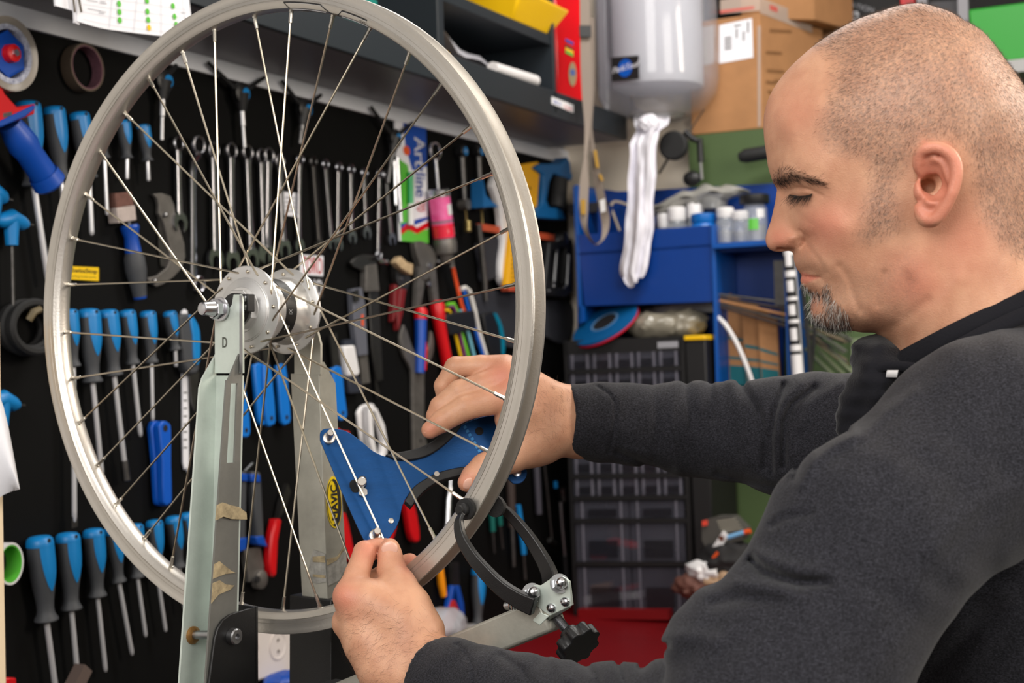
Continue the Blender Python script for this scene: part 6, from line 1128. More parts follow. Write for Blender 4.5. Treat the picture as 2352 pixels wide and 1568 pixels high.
# ear (near side, mirrored)
def e3(px,py,z): return h3(px,py,z/1000)
helix=spline([(2128,398),(2112,384),(2110,364),(2116,348),(2130,340),(2152,338),(2176,348),(2192,368),(2197,394),(2193,422),(2183,450),(2169,478),(2152,500),(2136,505),(2120,497),(2112,478)],4); hz=np.interp(np.linspace(0,1,len(helix)),[0,.1,.25,.42,.65,.82,1],[77,82,87,90,91,86,79])
HEL=[e3(x,y,z) for (x,y),z in zip(helix,hz)]
anti=spline([(2150,374),(2163,396),(2168,420),(2163,444),(2150,458),(2138,462)],4); ANT=[e3(x,y,z) for (x,y),z in zip(anti,np.linspace(85,83,len(anti)))]
EAX=np.eye(3)
def fear(q):
    d=np.full(len(q),9.)
    for pts,r,k in ((HEL,.0040,.002),):
        for a,b in zip(pts[:-1],pts[1:]): d=smin(d,rcone(q,a,b,r,r),.0015)
    e_=np.full(len(q),9.)
    for a,b in zip(ANT[:-1],ANT[1:]): e_=smin(e_,rcone(q,a,b,.0042,.0046),.002)
    d=smin(d,e_,.003)
    # shell sheet
    for a,b,r in ((e3(2118,356,79),e3(2160,440,82),.0042),(e3(2140,350,82),e3(2176,420,84),.0040),(e3(2176,365,85),e3(2178,440,84),.0040),(e3(2160,440,81),e3(2140,490,80),.0042),(e3(2120,370,77),e3(2130,480,76),.0045)): d=smin(d,rcone(q,a,b,r,r),.003)
    d=smin(d,ellip(q,e3(2132,493,80),EAX,(.0078,.0092,.0042)),.004)
    d=smin(d,ellip(q,e3(2114,436,78),EAX,(.0050,.0082,.0062)),.003)
    d=smin(d,rcone(q,e3(2172,474,85),e3(2145,508,82),.0034,.0036),.003)
    for a,b,r in ((e3(2135,398,90),e3(2146,432,88),.0092),(e3(2128,372,90),e3(2148,384,91),.0038)): d=smax(d,-rcone(q,a,b,r,r),.0025)
    return d
_eb=(np.array(HEL).min(0)-.02,np.array(HEL).max(0)+np.array([.02,.02,.02])); _eb[0][1]=e3(2130,520,80)[1]-.015; _eb[0][2]=.06
eyeA=[(1817,449),(1828,451.5),(1840,452),(1852,450.5),(1862,447.5)]
EYS=[h3(x,y,sz(x,y)+.0002) for x,y in eyeA]; NOS=[h3(1796,573,.0075),h3(1812,573.5,.0085)]
MOU=[h3(x,y,sz(x,y)+.0004) for x,y in ((1843,634.5),(1856,637),(1870,637.5),(1883,637))]
def fhead(p):
    q=np.stack([(p-H0)@HA,(p-H0)@HB,np.abs((p-H0)@HZ)],1); w2=bil(W2,q); g=bil(G2,q); d=(q[:,2]**2-w2)/np.sqrt(4*q[:,2]**2+g*g+1e-7)
    m=((q>_eb[0])&(q<_eb[1])).all(1)
    if m.any(): d[m]=smin(d[m],fear(q[m]),.0035)
    for pts,r,k in (([e3(2136,420,82),e3(2129,428,62)],.0056,.006),(EYS,.0008,.0008),(NOS,.0036,.0015),(MOU,.0009,.001)):
        c=np.mean(pts,axis=0); m=(np.abs(q-c)<.03).all(1)
        if m.any():
            for a,b in zip(pts[:-1],pts[1:]): d[m]=smax(d[m],-rcone(q[m],a,b,r,r),k)
    return d
def headbox(p):    # cut at the neck base
    d=fhead(p); return np.maximum(d,-((p-H0)@HB+.185))
_cor=[H0+a*HA+b*HB+c*HZ for a in (-.115,.155) for b in (-.19,.14) for c in (-.1,.1)]
hV,hQ=surfnets(headbox,np.min(_cor,0),np.max(_cor,0),.0015)
# ---------- hands (pixel, depth, radius)
def J(*a): return P(a[0],a[1],a[2]),a[3]
def chain(p,d,js,k):
    for (a,r1),(b,r2) in zip(js[:-1],js[1:]): d=smin(d,rcone(p,a,b,r1,r2),k)
    return d
HO=.028
LHc=[[J(893,1535,1.322,.0225),J(850,1470,1.330,.020),J(806,1372,1.341,.0150)],[J(950,1500,1.322,.0225),J(930,1430,1.328,.020),J(850,1380,1.335,.019)],[J(893,1535,1.325,.0225),J(806,1430,1.352,.0160)],[J(893,1540,1.33,.0215),J(832,1488,1.365,.0155)],[J(920,1450,1.335,.024),J(862,1405,1.342,.021)],[J(893,1400,1.338,.019),J(826,1378,1.340,.0155)]]
LHf=[[J(806,1368,1.341,.0146),J(820,1318,1.352,.0112),J(838,1268,1.368,.0106),J(868,1258,1.388,.0092),J(884,1254,1.399,.0078)],[J(799,1428,1.352,.0142),J(842,1345,1.385,.0105),J(895,1310,1.405,.0098),J(941,1292,1.408,.0090)],[J(825,1482,1.366,.014),J(868,1392,1.374,.0098),J(890,1360,1.368,.0090)],[J(850,1522,1.366,.013),J(885,1440,1.372,.009),J(905,1420,1.366,.008)]]
LHt=[J(960,1452,1.332,.0245),J(938,1395,1.338,.0205),J(914,1345,1.348,.0165),J(899,1306,1.360,.0128),J(896,1275,1.3650,.0106),J(895,1258,1.3670,.0090)]
LHw=[J(898,1530,1.322,.0255),J(1010,1590,1.30,.029),J(1180,1650,1.22,.032)]; LHw2=[J(945,1500,1.322,.0235),J(1050,1545,1.30,.026),J(1180,1620,1.22,.03)]
def fLH(p):
    d=np.full(len(p),9.)
    for c in LHc: d=chain(p,d,c,.012)
    d=chain(p,d,LHw,.012); d=chain(p,d,LHw2,.012); f=np.full(len(p),9.)
    d=smin(d,ellip(p,P(771+29,1366,1.333),np.eye(3),(.0105,.0115,.010)),.008)
    dT=smin(d,chain(p,np.full(len(p),9.),LHt,.004),.007); dF=d
    for c in LHf: dF=smin(dF,chain(p,np.full(len(p),9.),c,.002),.0055 if c is LHf[0] else .004)
    d=smin(dT,dF,.0010)
    # knuckle creases on the thumb
    X,Y=proj(p)
    m=(np.abs(X-897)<40)&(np.abs(Y-1304)<40)
    if m.any():
        for y in (1297,1303,1309): d[m]+=.00035*np.exp(-((Y[m]-y-.12*(X[m]-897))/1.6)**2)
    return d
def JR(x,y,d,r): return J(x,y,d+.055,r*1.04)
RHc=[[JR(1268,935,1.405,.0215),JR(1215,905,1.400,.020),JR(1163,858,1.402,.0155)],[JR(1268,985,1.402,.0215),JR(1215,945,1.395,.021),JR(1176,905,1.390,.0165)],[JR(1268,985,1.402,.0215),JR(1225,1010,1.40,.021),JR(1180,960,1.395,.018)],[JR(1262,940,1.41,.02),JR(1180,860,1.42,.016)]]
RHf=[[JR(1174,912,1.389,.0155),JR(1120,922,1.384,.0128),JR(1068,936,1.380,.0117),JR(1014,968,1.377,.0102),JR(988,987,1.376,.0082)],[JR(1164,868,1.398,.0150),JR(1110,885,1.394,.0125),JR(1056,900,1.392,.0115),JR(1012,934,1.392,.0102),JR(1000,955,1.392,.0090)],[JR(1158,848,1.408,.0145),JR(1105,842,1.408,.0110),JR(1046,843,1.408,.0100),JR(1019,886,1.410,.0090),JR(1022,912,1.412,.0082)],[JR(1172,850,1.425,.013),JR(1110,845,1.43,.0095),JR(1060,850,1.43,.009),JR(1040,885,1.432,.008)]]
RHt=[JR(1238,1012,1.402,.0225),JR(1172,1045,1.389,.0165),JR(1112,1074,1.378,.0128),JR(1088,1093,1.374,.0108),JR(1073,1108,1.371,.0088)]
RHw=[JR(1268,940,1.405,.0225),JR(1330,950,1.42,.025),JR(1450,970,1.44,.03)]; RHw2=[JR(1268,985,1.402,.0235),JR(1330,985,1.42,.026),JR(1450,980,1.44,.03)]
def fRH(p):
    d=np.full(len(p),9.)
    for c in RHc: d=chain(p,d,c,.012)
    d=chain(p,d,RHw,.012); d=chain(p,d,RHw2,.012)
    for c in RHf: d=smin(d,chain(p,np.full(len(p),9.),c,.002),.0035)
    d=smin(d,chain(p,np.full(len(p),9.),RHt,.004),.008)
    X,Y=proj(p); m=(np.abs(X-1060)<40)&(np.abs(Y-915)<50)
    if m.any():
        for x in (1052,1058,1064): d[m]+=.0003*np.exp(-((X[m]-x+.3*(Y[m]-915))/1.5)**2)
    return d
def bbox(js,pad):
    c=np.array([a for j in js for a,_ in j]); return c.min(0)-pad,c.max(0)+pad
lV,lQ=surfnets(fLH,*bbox(LHc+LHf+[LHt,LHw[:2]],.035),.0014); rV,rQ=surfnets(fRH,*bbox(RHc+RHf+[RHt,RHw[:2]],.035),.0014)
# ---------- arms, torso, legs under the clothes (coarse)
Sn=(P(2205,1095,1.04),.066); En=(P(1755,1690,.95),.052); Sf=(P(2085,1012,1.44),.06)
neckb=P(2300,900,1.15)
def fbody(p):
    d=rcone(p,P(2300,830,1.15),P(2370,1030,1.18),.05,.075); d=smin(d,rcone(p,P(2370,1130,1.21),P(2440,1700,1.24),.105,.12),.04)
    d=smin(d,rcone(p,P(2360,1010,1.17),Sn[0],.055,.05),.03); d=smin(d,rcone(p,P(2340,1050,1.2),Sf[0],.06,.045),.03)
    d=smin(d,rcone(p,Sn[0],En[0],.050,.042),.02); d=smin(d,rcone(p,En[0],P(1180,1650,1.22),.046,.032),.015); d=smin(d,rcone(p,P(1180,1650,1.22),P(1020,1580,1.3),.031,.025),.01)
    d=smin(d,rcone(p,Sf[0],P(1640,985,1.515),.030,.026),.006); d=smin(d,rcone(p,P(1640,985,1.515),P(1310,965,1.47),.026,.022),.006)
    hip=P(2440,1700,1.24); hp0=np.array([hip[0],hip[1],.86])
    d=smin(d,rcone(p,hip,hp0,.13,.13),.05)
    for s in (-1,1):
        k=hp0+np.array([.02,.11*s,-.38]); a=hp0+np.array([.04,.13*s,-.78]); d=smin(d,rcone(p,hp0+np.array([0,.09*s,0]),k,.085,.06),.03); d=smin(d,rcone(p,k,a,.058,.042),.02)
    return d
_lo=np.array([-.12,.7,.02]); _hi=np.array([.75,1.7,1.62])
bV,bQ=surfnets(lambda p: np.maximum(fbody(p),0*p[:,0]-1),_lo,_hi,.012)
# person mesh
def joinm(L):
    v=[];f=[];n=0
    for V,Q in L: v.append(V); f.append(Q+n); n+=len(V)
    return np.vstack(v),np.vstack(f)
def meshobj(name,V,Q,material,org,attr=None):
    me=bpy.data.meshes.new(name); me.vertices.add(len(V)); me.vertices.foreach_set('co',(V-org).astype(np.float32).ravel()); me.loops.add(4*len(Q)); me.loops.foreach_set('vertex_index',Q.astype(np.int32).ravel())
    me.polygons.add(len(Q)); me.polygons.foreach_set('loop_start',np.arange(0,4*len(Q),4,dtype=np.int32)); me.update(calc_edges=True); me.validate(); me.shade_smooth(); me.materials.append(material)
    if attr:
        for k,a in attr.items(): at=me.attributes.new(k,'FLOAT','POINT'); at.data.foreach_set('value',a.astype(np.float32))
    o=bpy.data.objects.new(name,me); COL.objects.link(o); ORG_[o.name]=np.asarray(org,float); return o
def inpoly(X,Y,poly):
    c=np.zeros(X.shape,bool); n=len(poly)
    for i in range(n):
        (x0,y0),(x1,y1)=poly[i],poly[i-1]; m=((y0>Y)!=(y1>Y))&(X<(x1-x0)*(Y-y0)/((y1-y0) or 1e-9)+x0); c^=m
    return c
def soft(X,Y,poly,w):
    d=pldist(X,Y,poly+[poly[0]]); s=np.where(inpoly(X,Y,poly),d,-d); return np.clip(.5+s/(2*w),0,1)
HAIRP=[(1840,60),(1880,104),(1925,140),(1918,190),(1904,235),(1890,275),(1886,305),(1905,335),(1945,352),(1985,362),(2004,385),(2008,425),(1992,455),(1986,500),(1976,545),(1998,556),(2040,540),(2062,518),(2062,480),(2052,440),(2056,400),(2078,372),(2098,345),(2120,322),(2170,312),(2212,330),(2238,375),(2244,430),(2254,480),(2280,522),(2300,556),(2330,580),(2460,640),(2600,300),(2400,-60),(1900,-60)]
BEARD=[(1840,652),(1868,668),(1886,672),(1896,650),(1906,655),(1914,684),(1946,716),(1955,752),(1950,770),(1860,770),(1850,700)]
BEARDIN=[(1866,684),(1890,684),(1898,700),(1890,716),(1868,722),(1862,700)]
SHADOW=[(1825,582),(1850,585),(1880,615),(1900,640),(1960,640),(2030,600),(2080,560),(2120,600),(2120,680),(2060,740),(1990,770),(1860,765),(1835,640)]
BROW=[(1775,420),(1776,402),(1789,389),(1806,388),(1838,398),(1868,408),(1897,424),(1890,428),(1861,419),(1838,413),(1815,413),(1792,424)]
def mirrored(V):
    q=V-H0; a,b,c=q@HA,q@HB,np.abs(q@HZ); return proj(H0+a[:,None]*HA+b[:,None]*HB+c[:,None]*HZ)
X,Y=mirrored(hV); nh=len(hV)
pt_hair=np.maximum.reduce([soft(X,Y,HAIRP,22)*.85,soft(X,Y,BEARD,6)*(1-soft(X,Y,BEARDIN,5)*.8)*.9,soft(X,Y,SHADOW,26)*.32,soft(X,Y,BROW,3)*.6])
onear=np.array(((hV-H0)@HA>_eb[0][0])&((hV-H0)@HA<_eb[1][0])&(np.abs((hV-H0)@HZ)>.074)&((hV-H0)@HB<_eb[1][1])&((hV-H0)@HB>_eb[0][1])); earpoly=[(2096,360),(2120,322),(2180,330),(2215,370),(2212,430),(2180,500),(2130,525),(2100,490),(2094,440)]
ear_s=soft(X,Y,earpoly,8)*onear; pt_hair*=1-ear_s
red=np.zeros(nh)
for (x,y,s,a) in [(1790,545,34,.5),(1900,520,60,.55),(2100,640,70,.5),(2200,560,80,.4),(1860,700,30,.3),(1820,250,60,.25)]: red=np.maximum(red,a*np.exp(-((X-x)**2+(Y-y)**2)/s**2))
red=np.maximum(red,ear_s*.6); LIPS=[(1834,626),(1846,625),(1866,632),(1884,637),(1868,643),(1852,652),(1836,648)]; lip=soft(X,Y,LIPS,3)
red=np.maximum(red,lip*.8)
pV,pQ=joinm([(hV,hQ),(lV,lQ),(rV,rQ),(bV,bQ)]); n_all=len(pV)
at_h=np.zeros(n_all); at_h[:nh]=pt_hair; at_r=np.zeros(n_all); at_r[:nh]=red; 
XL,YL=proj(lV); at_r[nh:nh+len(lV)]=.55*np.exp(-((XL-785)**2+(YL-1370)**2)/40**2)+.5*np.exp(-((XL-850)**2+(YL-1260)**2)/40**2)+.7*np.exp(-((XL-945)**2+(YL-1292)**2)/25**2)
XR,YR=proj(rV); at_r[nh+len(lV):nh+len(lV)+len(rV)]=.6*np.exp(-((XR-1150)**2+(YR-860)**2)/35**2)+.35*np.exp(-((XR-1180)**2+(YR-905)**2)/30**2)+.5*np.exp(-((XR-990)**2+(YR-985)**2)/20**2)+.5*np.exp(-((XR-1075)**2+(YR-1105)**2)/25**2)
def skinmat():
    m=mat('skin',(222,160,124),.46,sss=.12,spec=.4); nt=m.node_tree; b=nt.nodes['Principled BSDF']; N=nt.nodes.new; L=nt.links.new
    def attr(n): a=N('ShaderNodeAttribute'); a.attribute_name=n; return a.outputs['Fac']
    tc=N('ShaderNodeTexCoord'); nz=N('ShaderNodeTexNoise'); nz.inputs['Scale'].default_value=45; nz.inputs['Detail'].default_value=6; L(tc.outputs['Object'],nz.inputs['Vector'])
    def mix(a,bcol,fac,mode='MIX'):
        x=N('ShaderNodeMix'); x.data_type='RGBA'; x.blend_type=mode; L(fac,x.inputs[0]) if not isinstance(fac,float) else None
        if isinstance(fac,float): x.inputs[0].default_value=fac
        (L(a,x.inputs[6]) if not isinstance(a,tuple) else setattr(x.inputs[6],'default_value',a)); (L(bcol,x.inputs[7]) if not isinstance(bcol,tuple) else setattr(x.inputs[7],'default_value',bcol)); return x.outputs[2]
    rp=N('ShaderNodeValToRGB'); rp.color_ramp.elements[0].position=.35; rp.color_ramp.elements[1].position=.65; L(nz.outputs['Fac'],rp.inputs[0])
    c=mix(lin((196,143,114))+(1,),lin((213,162,131))+(1,),rp.outputs[0]); c=mix(c,lin((210,122,102))+(1,),attr('redness'))
    n2=N('ShaderNodeTexNoise'); n2.inputs['Scale'].default_value=420; n2.inputs['Detail'].default_value=2; L(tc.outputs['Object'],n2.inputs['Vector']); mm=N('ShaderNodeMath'); mm.operation='MULTIPLY'; L(attr('stubble'),mm.inputs[0]); ma=N('ShaderNodeMath'); ma.operation='MULTIPLY_ADD'; L(n2.outputs['Fac'],ma.inputs[0]); ma.inputs[1].default_value=1.4; ma.inputs[2].default_value=-.22; L(ma.outputs[0],mm.inputs[1]); cl=N('ShaderNodeClamp'); L(mm.outputs[0],cl.inputs[0])
    c=mix(c,lin((122,104,94))+(1,),cl.outputs[0]); L(c,b.inputs['Base Color'])
    n3=N('ShaderNodeTexVoronoi'); n3.inputs['Scale'].default_value=900; L(tc.outputs['Object'],n3.inputs['Vector']); n4=N('ShaderNodeTexNoise'); n4.inputs['Scale'].default_value=620; n4.inputs['Detail'].default_value=4; L(tc.outputs['Object'],n4.inputs['Vector']); ad=N('ShaderNodeMath'); ad.operation='ADD'; L(n3.outputs['Distance'],ad.inputs[0]); L(n4.outputs['Fac'],ad.inputs[1])
    bp_=N('ShaderNodeBump'); bp_.inputs['Strength'].default_value=.17; bp_.inputs['Distance'].default_value=.001; L(ad.outputs[0],bp_.inputs['Height']); L(bp_.outputs[0],b.inputs['Normal']); return m
pm_=meshobj('person',pV,pQ,skinmat(),np.array([.55,1.2,0.]),{'stubble':at_h,'redness':at_r}); pm_.location=(.55,1.2,0); person=pm_
props(person,'man with cropped hair and goatee in a charcoal sweatshirt working on the wheel','person')
def pchild(name,V,Q,material,label=None): o=meshobj(name,V,Q,material,ORG_['person']); o.parent=person; props(o,label); return o
def pchm(name,m,material,label=None,smooth=40,kind=None): return part(name,m,material,person,smooth,label=label,kind=kind)
# eyeballs
for s in (1,-1):
    c=h3(1848,450,.0235); q=H0+c[0]*HA+c[1]*HB+s*.0300*HZ; pchm('eye',M().ell(q-s*.0068*HZ+HA*.003,[HA*.0118,HB*.0118,HZ*.0118],20,14),mat('eye_wet',(120,104,96),.12))
# nails
def nail(c,ax,name='fingernail'): 
    m=M().ell(c,ax,16,10); pchm(name,m,mat('nail_pink',(228,178,158),.28,sss=.1))
tl_=unit(P(895,1245,1.36)-P(897,1285,1.36)); tn=unit(-FW+tl_*.25); tx=np.cross(tl_,tn); nail(P(895,1260,1.3566),[tx*.0078,tl_*.0070,tn*.0016])
tl_=unit(P(1070,1116,1.37)-P(1088,1092,1.37)); tn=unit(-FW*.75-CU*.25+CR*.35); nail(P(1076,1110,1.426-.0082),[np.cross(tl_,tn)*.0052,tl_*.0064,tn*.0016])
tl_=unit(P(984,990,1.37)-P(1004,975,1.37)); tn=unit(-FW*.5+CU*.3-CR*.7); nail(P(983,984,1.431-.0048),[np.cross(tl_,tn)*.0044,tl_*.0057,tn*.0015])
# ---------- sweatshirt
FOLD=[([(1371,886),(1400,905),(1413,926),(1413,970),(1399,1037)],4,-.0016),([(1576,870),(1583,930),(1590,985)],9,-.0022),([(1634,880),(1637,960)],7,-.0020),([(1606,880),(1612,970)],11,.0016),([(1703,880),(1740,940),(1758,1010),(1755,1075)],9,-.0042),([(1680,880),(1700,960),(1715,1060)],14,.0024),([(1800,885),(1778,950),(1769,1015),(1771,1085)],8,-.0052),([(1871,890),(1820,930),(1802,970),(1800,1070)],8,-.0050),([(1840,880),(1795,930),(1785,1000)],13,.0030),([(1930,880),(1860,930),(1838,980)],12,.0028),([(1416,1037),(1460,1056),(1512,1080)],7,-.0022),([(1440,1030),(1490,1045)],10,.0015),([(1550,885),(1540,1000),(1560,1080)],12,.0014),([(1500,890),(1512,1020)],10,-.0012),([(1650,1085),(1720,1105),(1790,1120)],9,-.0022),
([(1945,986),(1900,1006),(1862,1030),(1836,1062),(1822,1100)],7,-.0032),([(1962,1000),(1905,1030),(1868,1062),(1842,1110)],13,.0026),([(1729,1288),(1752,1310),(1790,1326),(1837,1338),(1900,1336)],12,-.0060),([(1745,1278),(1800,1300),(1870,1312)],18,.0030),([(1773,1207),(1800,1190),(1860,1178)],10,-.0020),([(1640,1385),(1700,1372),(1790,1378)],16,-.0026),([(1690,1340),(1760,1352),(1850,1372)],16,.0022),([(1474,1532),(1495,1500),(1530,1482)],9,-.0050),([(1500,1478),(1560,1462),(1640,1470)],22,.0026),([(1150,1505),(1200,1540),(1230,1580)],9,-.0020),([(1330,1515),(1370,1550),(1385,1600)],9,-.0026),([(1270,1510),(1300,1560)],12,.0018),([(1420,1525),(1440,1580)],8,-.0025),([(1050,1480),(1085,1520),(1090,1590)],4,-.0015),([(2100,900),(2030,950),(1985,1000)],14,.0016),([(2352,1110),(2250,1160),(2150,1260)],26,.0018),([(2352,1380),(2240,1440),(2140,1568)],26,-.0030),([(2000,1200),(1960,1300),(1960,1400)],30,.0014)]
cuffL0,cuffL1=P(1010,1562,1.305),P(1310,1655,1.16); cuffR0,cuffR1=P(1293,964,1.467),P(1600,985,1.515)
dL=unit(cuffL1-cuffL0); dR=unit(cuffR1-cuffR0)
CN=[P(975,1520,1.30),P(980,1478,1.30)]
def fsw(p,shell=True):
    d=rcone(p,cuffL0-dL*.03,cuffL1,.0375,.0440); d=smin(d,rcone(p,cuffL1,P(1720,1715,.97),.0440,.058),.01)
    d=np.maximum(d,-((p-cuffL0)@dL+.0)); 
    e_=rcone(p,cuffR0-dR*.03,P(1370,968,1.48),.0348,.0372); e_=smin(e_,rcone(p,P(1395,970,1.485),cuffR1,.0398,.0468),.008); e_=smin(e_,rcone(p,cuffR1,P(1850,1005,1.480),.0468,.0605),.01); e_=smin(e_,rcone(p,P(1850,1005,1.480),Sf[0],.060,.073),.02); e_=np.maximum(e_,-((p-cuffR0)@dR))
    a=rcone(p,P(2276,1025,1.06),P(1996,1240,1.0),.0735,.066); a=smin(a,rcone(p,P(1996,1240,1.0),En[0],.066,.072),.02); a=smin(a,ellip(p,P(1690,1470,.985),np.eye(3),(.046,.05,.036)),.02); d=smin(d,a,.010)
    t=rcone(p,P(2375,1165,1.21),P(2440,1720,1.24),.140,.165); t=smin(t,rcone(p,P(2480,905,1.13),P(2276,1025,1.06),.074,.0735),.02); t=smin(t,rcone(p,P(2350,1075,1.22),P(2120,1060,1.42),.085,.070),.03); t=smin(t,rcone(p,P(2260,1260,1.2),P(2200,1130,1.2),.115,.085),.03)
    d=smin(d,t,.022); d=smin(d,e_,.018)
    m=np.abs(d)<.02
    if m.any():
        q=p[m]; X,Y=proj(q); z=np.zeros(len(q)); dep=(q-CAM)@FW
        for pl,w,a_ in FOLD:
            fx=[x for x,_ in pl]; far=np.mean([y for _,y in pl])<1130 and np.mean(fx)<1940 and not (np.mean(fx)>1840 and np.mean([y for _,y in pl])>1000)
            k=(dep>1.2) if far else (dep<1.36 if np.mean(fx)<1500 else dep<1.15)
            bx=k&(X>min(fx)-3*w)&(X<max(fx)+3*w)
            if bx.any(): z[bx]+=a_*np.exp(-(pldist(X[bx],Y[bx],pl)/w)**2)
        z=np.clip(z*1.3,-.0062,.006); z+=.0011*np.sin(X*.05+1.7*np.sin(Y*.021))*np.sin(Y*.031+X*.012)
        d[m]-=z
    # inner hollow at the cuffs
    for c0,dd,r in ((cuffL0,dL,.0335),(cuffR0,dR,.0300)): d=smax(d,-rcone(p,c0-dd*.03,c0+dd*.05,r,r*.9),.002)
    # neck opening
    d=smax(d,-rcone(p,P(2275,790,1.16),P(2335,915,1.175),.062,.048),.006)
    return d
sV,sQ=surfnets(fsw,[-.11,.72,.86],[.70,1.66,1.42],.0026,lip=1.3)
def fabric(name,c1,c2,s=1):
    m=mat(name,c1,.95,spec=.15,sheen=.12); nt=m.node_tree; b=nt.nodes['Principled BSDF']; N=nt.nodes.new; L=nt.links.new; tc=N('ShaderNodeTexCoord'); mp=N('ShaderNodeMapping'); L(tc.outputs['Object'],mp.inputs[0]); mp.inputs['Scale'].default_value=(.6,.6,1)
    n1=N('ShaderNodeTexNoise'); n1.inputs['Scale'].default_value=900*s; n1.inputs['Detail'].default_value=3; n1.inputs['Roughness'].default_value=.8; L(mp.outputs[0],n1.inputs['Vector']); rp=N('ShaderNodeValToRGB'); e=rp.color_ramp.elements; e[0].position=.32; e[0].color=lin(c2)+(1,); e[1].position=.72; e[1].color=lin(tuple(min(255,x*1.55) for x in c1))+(1,); x=rp.color_ramp.elements.new(.5); x.color=lin(c1)+(1,); L(n1.outputs['Fac'],rp.inputs[0]); L(rp.outputs[0],b.inputs['Base Color'])
    bp_=N('ShaderNodeBump'); bp_.inputs['Strength'].default_value=.5; bp_.inputs['Distance'].default_value=.0012; L(n1.outputs['Fac'],bp_.inputs['Height']); L(bp_.outputs[0],b.inputs['Normal']); return m
SWM=fabric('charcoal_jersey',(41,41,46),(19,19,22)); pchild('sweatshirt',sV,sQ,SWM,'charcoal heather sweatshirt')
for c0,dd,r in ((cuffL0,dL,.0372),(cuffR0,dR,.0332)): pass
# trousers and shoes (below the frame)
hip=P(2440,1700,1.24); hp0=np.array([hip[0],hip[1],.86])
def ftr(p):
    d=rcone(p,np.array([hip[0],hip[1],1.0]),hp0,.145,.15); d=np.maximum(d,p[:,2]-1.02)
    for s in (-1,1):
        k=hp0+np.array([.02,.11*s,-.38]); a=hp0+np.array([.04,.13*s,-.76]); d=smin(d,rcone(p,hp0+np.array([0,.09*s,0]),k,.10,.078),.03); d=smin(d,rcone(p,k,a,.076,.066),.02)
    return d
tV,tQ=surfnets(ftr,[hp0[0]-.25,hp0[1]-.32,.02],[hp0[0]+.25,hp0[1]+.32,1.06],.010); pchild('trousers',tV,tQ,mat('dark_trousers',(34,36,44),.9,bump=.3,bs=300))
for s in (-1,1):
    a=hp0+np.array([.04,.13*s,-.78]); m=M().ell(np.array([a[0]-.06,a[1],.045]),[np.array([.14,0,0]),np.array([0,.05,0]),np.array([0,0,.045])],20,12).box(np.array([a[0]-.06,a[1],.010]),np.array([.13,0,0]),np.array([0,.045,0]),np.array([0,0,.010])); pchm('shoe',m,BLACK)
# ---------- neck cowl and apron strap
BLK=mat('black_cotton',(25,25,30),.95,spec=.2,sheen=.15,bump=.5,bs=500)
def strapn(pts,ws,zs,name,thick=.0022,label=None):
    # pts on the neck surface in pixels with half width (m); follows head surface where w is None
    c=[]
    for (x,y),z in zip(pts,zs): c.append(hw(h3(x,y,z)))
    c=spline(c,5); k_=len(c); wv=np.interp(np.linspace(0,1,k_),np.linspace(0,1,len(ws)),ws); g=[]
    t=np.gradient(c,axis=0)
    for i in range(k_):
        vv_=c[i]-hw(h3(2270,790,0)); vv_=unit(vv_-HB*(vv_@HB)); nn_=unit((HZ*.9 if vv_@HZ>.55 else vv_)+HB*.35); sd=unit(np.cross(nn_,t[i])); g.append([c[i]+sd*wv[i]*f+nn_*.0016*(1-f*f) for f in (-1,-.5,0,.5,1)])
    return pchm(name,M().grid(np.array(g),-HB*thick*.6-HZ*thick*.5),BLK,label,smooth=70)
strapn([(2352,694),(2440,648),(2484,632),(2498,628),(2484,632),(2440,648),(2352,694),(2290,720),(2220,750),(2150,785),(2095,815),(2055,838),(2020,850)],[.0085,.0085,.0085,.0085,.0085,.0085,.0082,.0075,.007,.007,.0075,.008,.009],[-.058,-.052,-.03,0,.03,.052,.058,.063,.066,.062,.050,.038,.025],'apron_strap',label='upper black neck strap')
strapn([(2352,722),(2440,690),(2490,672),(2504,668),(2490,672),(2440,690),(2352,722),(2290,748),(2230,778),(2170,812),(2130,842),(2100,872),(2060,915),(2030,945)],[.0055,.0055,.0055,.0055,.0055,.0055,.0055,.005,.0048,.0048,.005,.0055,.006,.006],[-.070,-.064,-.035,0,.035,.064,.070,.075,.079,.078,.074,.070,.068,.062],'apron_strap',label='lower black neck strap')
strapn([(2110,842),(2070,838),(2035,838),(2010,850),(2004,872),(2016,896),(2044,918)],[.003,.003,.003,.0032,.0035,.0035,.003],[.066,.062,.058,.056,.058,.062,.066],'strap_loop')
strapn([(2036,856),(2062,856)],[.0022,.0022],[.060,.066],'size_tag').data.materials[0]=WHITE
def fcowl(p):
    d=ellip(p,hw(h3(2030,828,.0)),np.stack([unit(HA*.8-HB*.6),unit(HA*.6+HB*.8),HZ]),(.026,.018,.050)); d=smin(d,ellip(p,hw(h3(2010,880,.02)),np.stack([HA,HB,HZ]),(.018,.030,.045)),.012)
    d=smin(d,rcone(p,hw(h3(2010,830,.02)),hw(h3(1992,960,.03)),.012,.020),.01); d=smin(d,rcone(p,hw(h3(1985,930,.035)),hw(h3(1962,1010,.04)),.020,.012),.01)
    X,Y=proj(p); d-=.0012*np.sin(X*.09+Y*.05)+.0008*np.sin(Y*.16); d=smin(d,rcone(p,hw(h3(1965,824,.012)),hw(h3(2000,815,.02)),.003,.008),.006); return d
c0=hw(h3(2010,880,.02)); cV,cQ=surfnets(fcowl,c0-.09,c0+.09,.0028); pchild('neck_cowl',cV,cQ,BLK,'black cotton cowl at the front of the neck')
